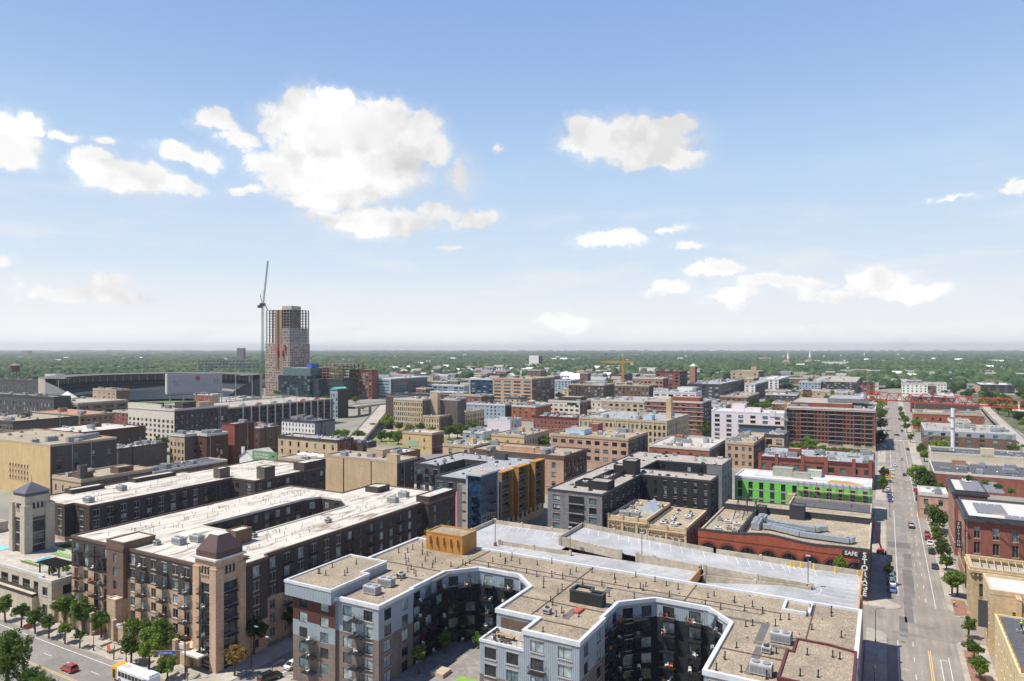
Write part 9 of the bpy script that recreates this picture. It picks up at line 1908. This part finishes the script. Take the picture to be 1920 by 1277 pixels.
# ---------------------------------------------------------------- the far wood
def wood():
    r = np.random.default_rng(5); import bmesh
    bm = bmesh.new(); bmesh.ops.create_icosphere(bm, subdivisions=2, radius=1); bv = np.array([v.co[:] for v in bm.verts]); bf = np.array([[v.index for v in f.verts] for f in bm.faces]); bm.free()
    base = []
    for k in range(10):
        v = bv.copy(); nn = sum(np.sin(bv@(r.normal(size=3)*s)+r.random()*6)*a for s, a in ((2.6, .16), (4.5, .13), (8, .10))); v *= (1+nn)[:, None]; v[:, 2] = np.maximum(v[:, 2], -.35); base.append(v)
    occx = np.array([o for o in occ]+[(a-14, a+14, b-12, b+12) for a, b in HS]); pts = []
    def clear(x, y):
        m = np.zeros(len(x), bool)
        for a, b, c, d in occx: m |= (x > a-6) & (x < b+6) & (y > c-8) & (y < d+6)
        return ~m
    # near belt: separate crowns, thinning out toward the city
    N1 = 26000; u = r.uniform(-.80, .86, N1); d = np.sqrt(r.uniform(1150**2, 3300**2, N1)); q = np.abs(u)*0
    px = 960+1280*u; start = np.interp(px, [-100, 0, 300, 480, 700, 1100, 1300, 1500, 1700, 1850, 2060], [1380, 1400, 1420, 1500, 2000, 2350, 1850, 1500, 1250, 900, 700])
    keep = (d > start) | ((r.random(N1) < .16) & (d > start*.72)); x = d*(u*math.cos(YAW)-math.sin(YAW)); y = d*(u*math.sin(YAW)+math.cos(YAW))
    blot = np.sin(x*.006+1.3)*np.sin(y*.0045+.4)+.6*np.sin(x*.017+y*.011); keep &= (blot < 1.15) & clear(x, y); s = r.uniform(7, 15, N1); hh = r.uniform(8, 19, N1)
    pts.append((x[keep], y[keep], s[keep], s[keep], hh[keep]))
    N2 = 13500; u = r.uniform(-.84, .9, N2); d = 3000*np.exp(r.random(N2)*math.log(6.0)); x = d*(u*math.cos(YAW)-math.sin(YAW)); y = d*(u*math.sin(YAW)+math.cos(YAW)); s = d*.0045*r.uniform(.6, 1.5, N2); k2 = clear(x, y)
    pts.append((x[k2], y[k2], s[k2], s[k2]*2.2, (r.uniform(10, 19, N2)+(d-3000)*.0022*r.random(N2)**2)[k2]))
    Vs, Fs, off = [], [], 0
    for X, Y, S, S2, Hh in pts:
        for k in range(10):
            i = np.arange(k, len(X), 10)
            if len(i) == 0: continue
            b = base[k]; a = r.random(len(i))*6.28; c, s_ = np.cos(a)[:, None], np.sin(a)[:, None]
            vx = (b[None, :, 0]*c-b[None, :, 1]*s_)*S[i][:, None]; vy = (b[None, :, 0]*s_+b[None, :, 1]*c)*S2[i][:, None]; vz = (b[None, :, 2]+.35)/1.35*Hh[i][:, None]
            V = np.stack([vx+X[i][:, None], vy+Y[i][:, None], vz], -1).reshape(-1, 3); n = len(b); F = (bf[None]+(np.arange(len(i))*n)[:, None, None]).reshape(-1, 3)+off; Vs.append(V); Fs.append(F); off += len(V)
    V = np.concatenate(Vs).astype(np.float32); F = np.concatenate(Fs).astype(np.int32); me = D.meshes.new('wood'); me.vertices.add(len(V)); me.vertices.foreach_set('co', V.ravel()); me.loops.add(len(F)*3); me.loops.foreach_set('vertex_index', F.ravel()); me.polygons.add(len(F)); me.polygons.foreach_set('loop_start', np.arange(0, len(F)*3, 3, dtype=np.int32)); me.polygons.foreach_set('loop_total', np.full(len(F), 3, dtype=np.int32))
    m, N, L, b = _nodes('far_foliage'); g = N.new('ShaderNodeNewGeometry'); f1 = _noise(N, L, g.outputs['Position'], .045, 6, .75); f2 = _noise(N, L, g.outputs['Position'], .004, 3, .5); f3 = _noise(N, L, g.outputs['Position'], .3, 4, .7)
    f = _math(N, L, 'ADD', _math(N, L, 'MULTIPLY', f1, .65), _math(N, L, 'ADD', _math(N, L, 'MULTIPLY', f2, .2), _math(N, L, 'MULTIPLY', f3, .15)))
    L.new(_ramp(N, L, f, [(.38, (.008, .027, .014)), (.49, (.036, .070, .030)), (.60, (.115, .15, .055))]), b.inputs['Base Color']); b.inputs['Roughness'].default_value = .9; b.inputs['Specular IOR Level'].default_value = .1
    me.materials.append(m); me.update(calc_edges=True); o = D.objects.new('wooded_suburb', me); COL.objects.link(o); o['kind'] = 'stuff'; o['label'] = 'wooded suburbs rolling away to the horizon'
wood()
# ---------------------------------------------------------------- air
def haze(dens):
    mb = MB(); mb.box(-27500, 27500, -2900, 28500, -1, 215); m = D.materials.new('haze'); m.use_nodes = True; nt = m.node_tree; nt.nodes.remove(nt.nodes['Principled BSDF']); v = nt.nodes.new('ShaderNodeVolumePrincipled'); v.inputs['Color'].default_value = (.93, .97, 1.0, 1); v.inputs['Density'].default_value = dens; v.inputs['Anisotropy'].default_value = .2; nt.links.new(v.outputs[0], nt.nodes['Material Output'].inputs['Volume'])
    ob = mb.build('haze', m); ob['kind'] = 'stuff'
haze(6.0e-5)
# ---------------------------------------------------------------- labels: where look-alikes stand
def place_labels():
    marks = {'the ballpark': (-776, 521), 'the unfinished tower': (-762, 714), 'the highway ramp': (-400, 500), 'the eight band office': (-405, 775), 'the orange crane': (-326, 924), 'the slender brick tower': (-265, 985), 'the pale pink block': (-88, 525), 'the black striped block': (-60, 860),
             'the large red apartments': (-34, 548), 'the long red warehouse': (46, 800), 'the elevated road': (85, 640), 'the yellow stone factory': (-175, 500), 'the beige blank warehouse': (-203, 236), 'the far pale tower': (-1500, 2700), 'the glass panel office': (-606, 780), 'the two church spires': (-250, 2600), 'the white hillside row': (180, 1700), 'the left horizon woods': (-2100, 1500), 'the long white row': (330, 1500)}
    O = 'first second third fourth fifth sixth seventh eighth ninth tenth eleventh twelfth thirteenth fourteenth fifteenth sixteenth seventeenth eighteenth nineteenth twentieth'.split()
    T_ = 'twenty thirty forty fifty sixty seventy eighty ninety'.split()
    def word(n): return O[n-1] if n <= 20 else T_[n//10-2]+'-'+O[n % 10-1] if n % 10 else T_[n//10-2][:-1]+'ieth'
    px = lambda o: (o.location.x*math.cos(YAW)+o.location.y*math.sin(YAW))/max(1, -o.location.x*math.sin(YAW)+o.location.y*math.cos(YAW))
    G_ = {}
    for o in D.objects:
        if 'category' in o and 'group' in o: G_.setdefault(o['label'], []).append(o)
    for lab, obs in G_.items():
        if len(obs) < 2: continue
        if 'chair' in lab or 'lounger' in lab:
            base = lab.replace(' patio chair on a balcony of the ', ' patio chair, %s from the left on the '); base = base if '%s' in base else lab.replace('in the', ', %s from the left in the').replace(' ,', ',')
            for i, o in enumerate(sorted(obs, key=px)): o['label'] = base % word(i+1)
            continue
        by = {}
        for o in obs:
            k = min(marks, key=lambda m: math.hypot(marks[m][0]-o.location.x, marks[m][1]-o.location.y)); by.setdefault(k, []).append(o)
        short = lab.replace(' among the distant city blocks', '').replace(' among the distant blocks', '').replace(' among far trees', '')
        for k, os_ in by.items():
            os_.sort(key=px)
            for i, o in enumerate(os_): o['label'] = short+(', the one' if len(os_) == 1 else ', '+word(i+1)+' from left')+' near '+k
place_labels()
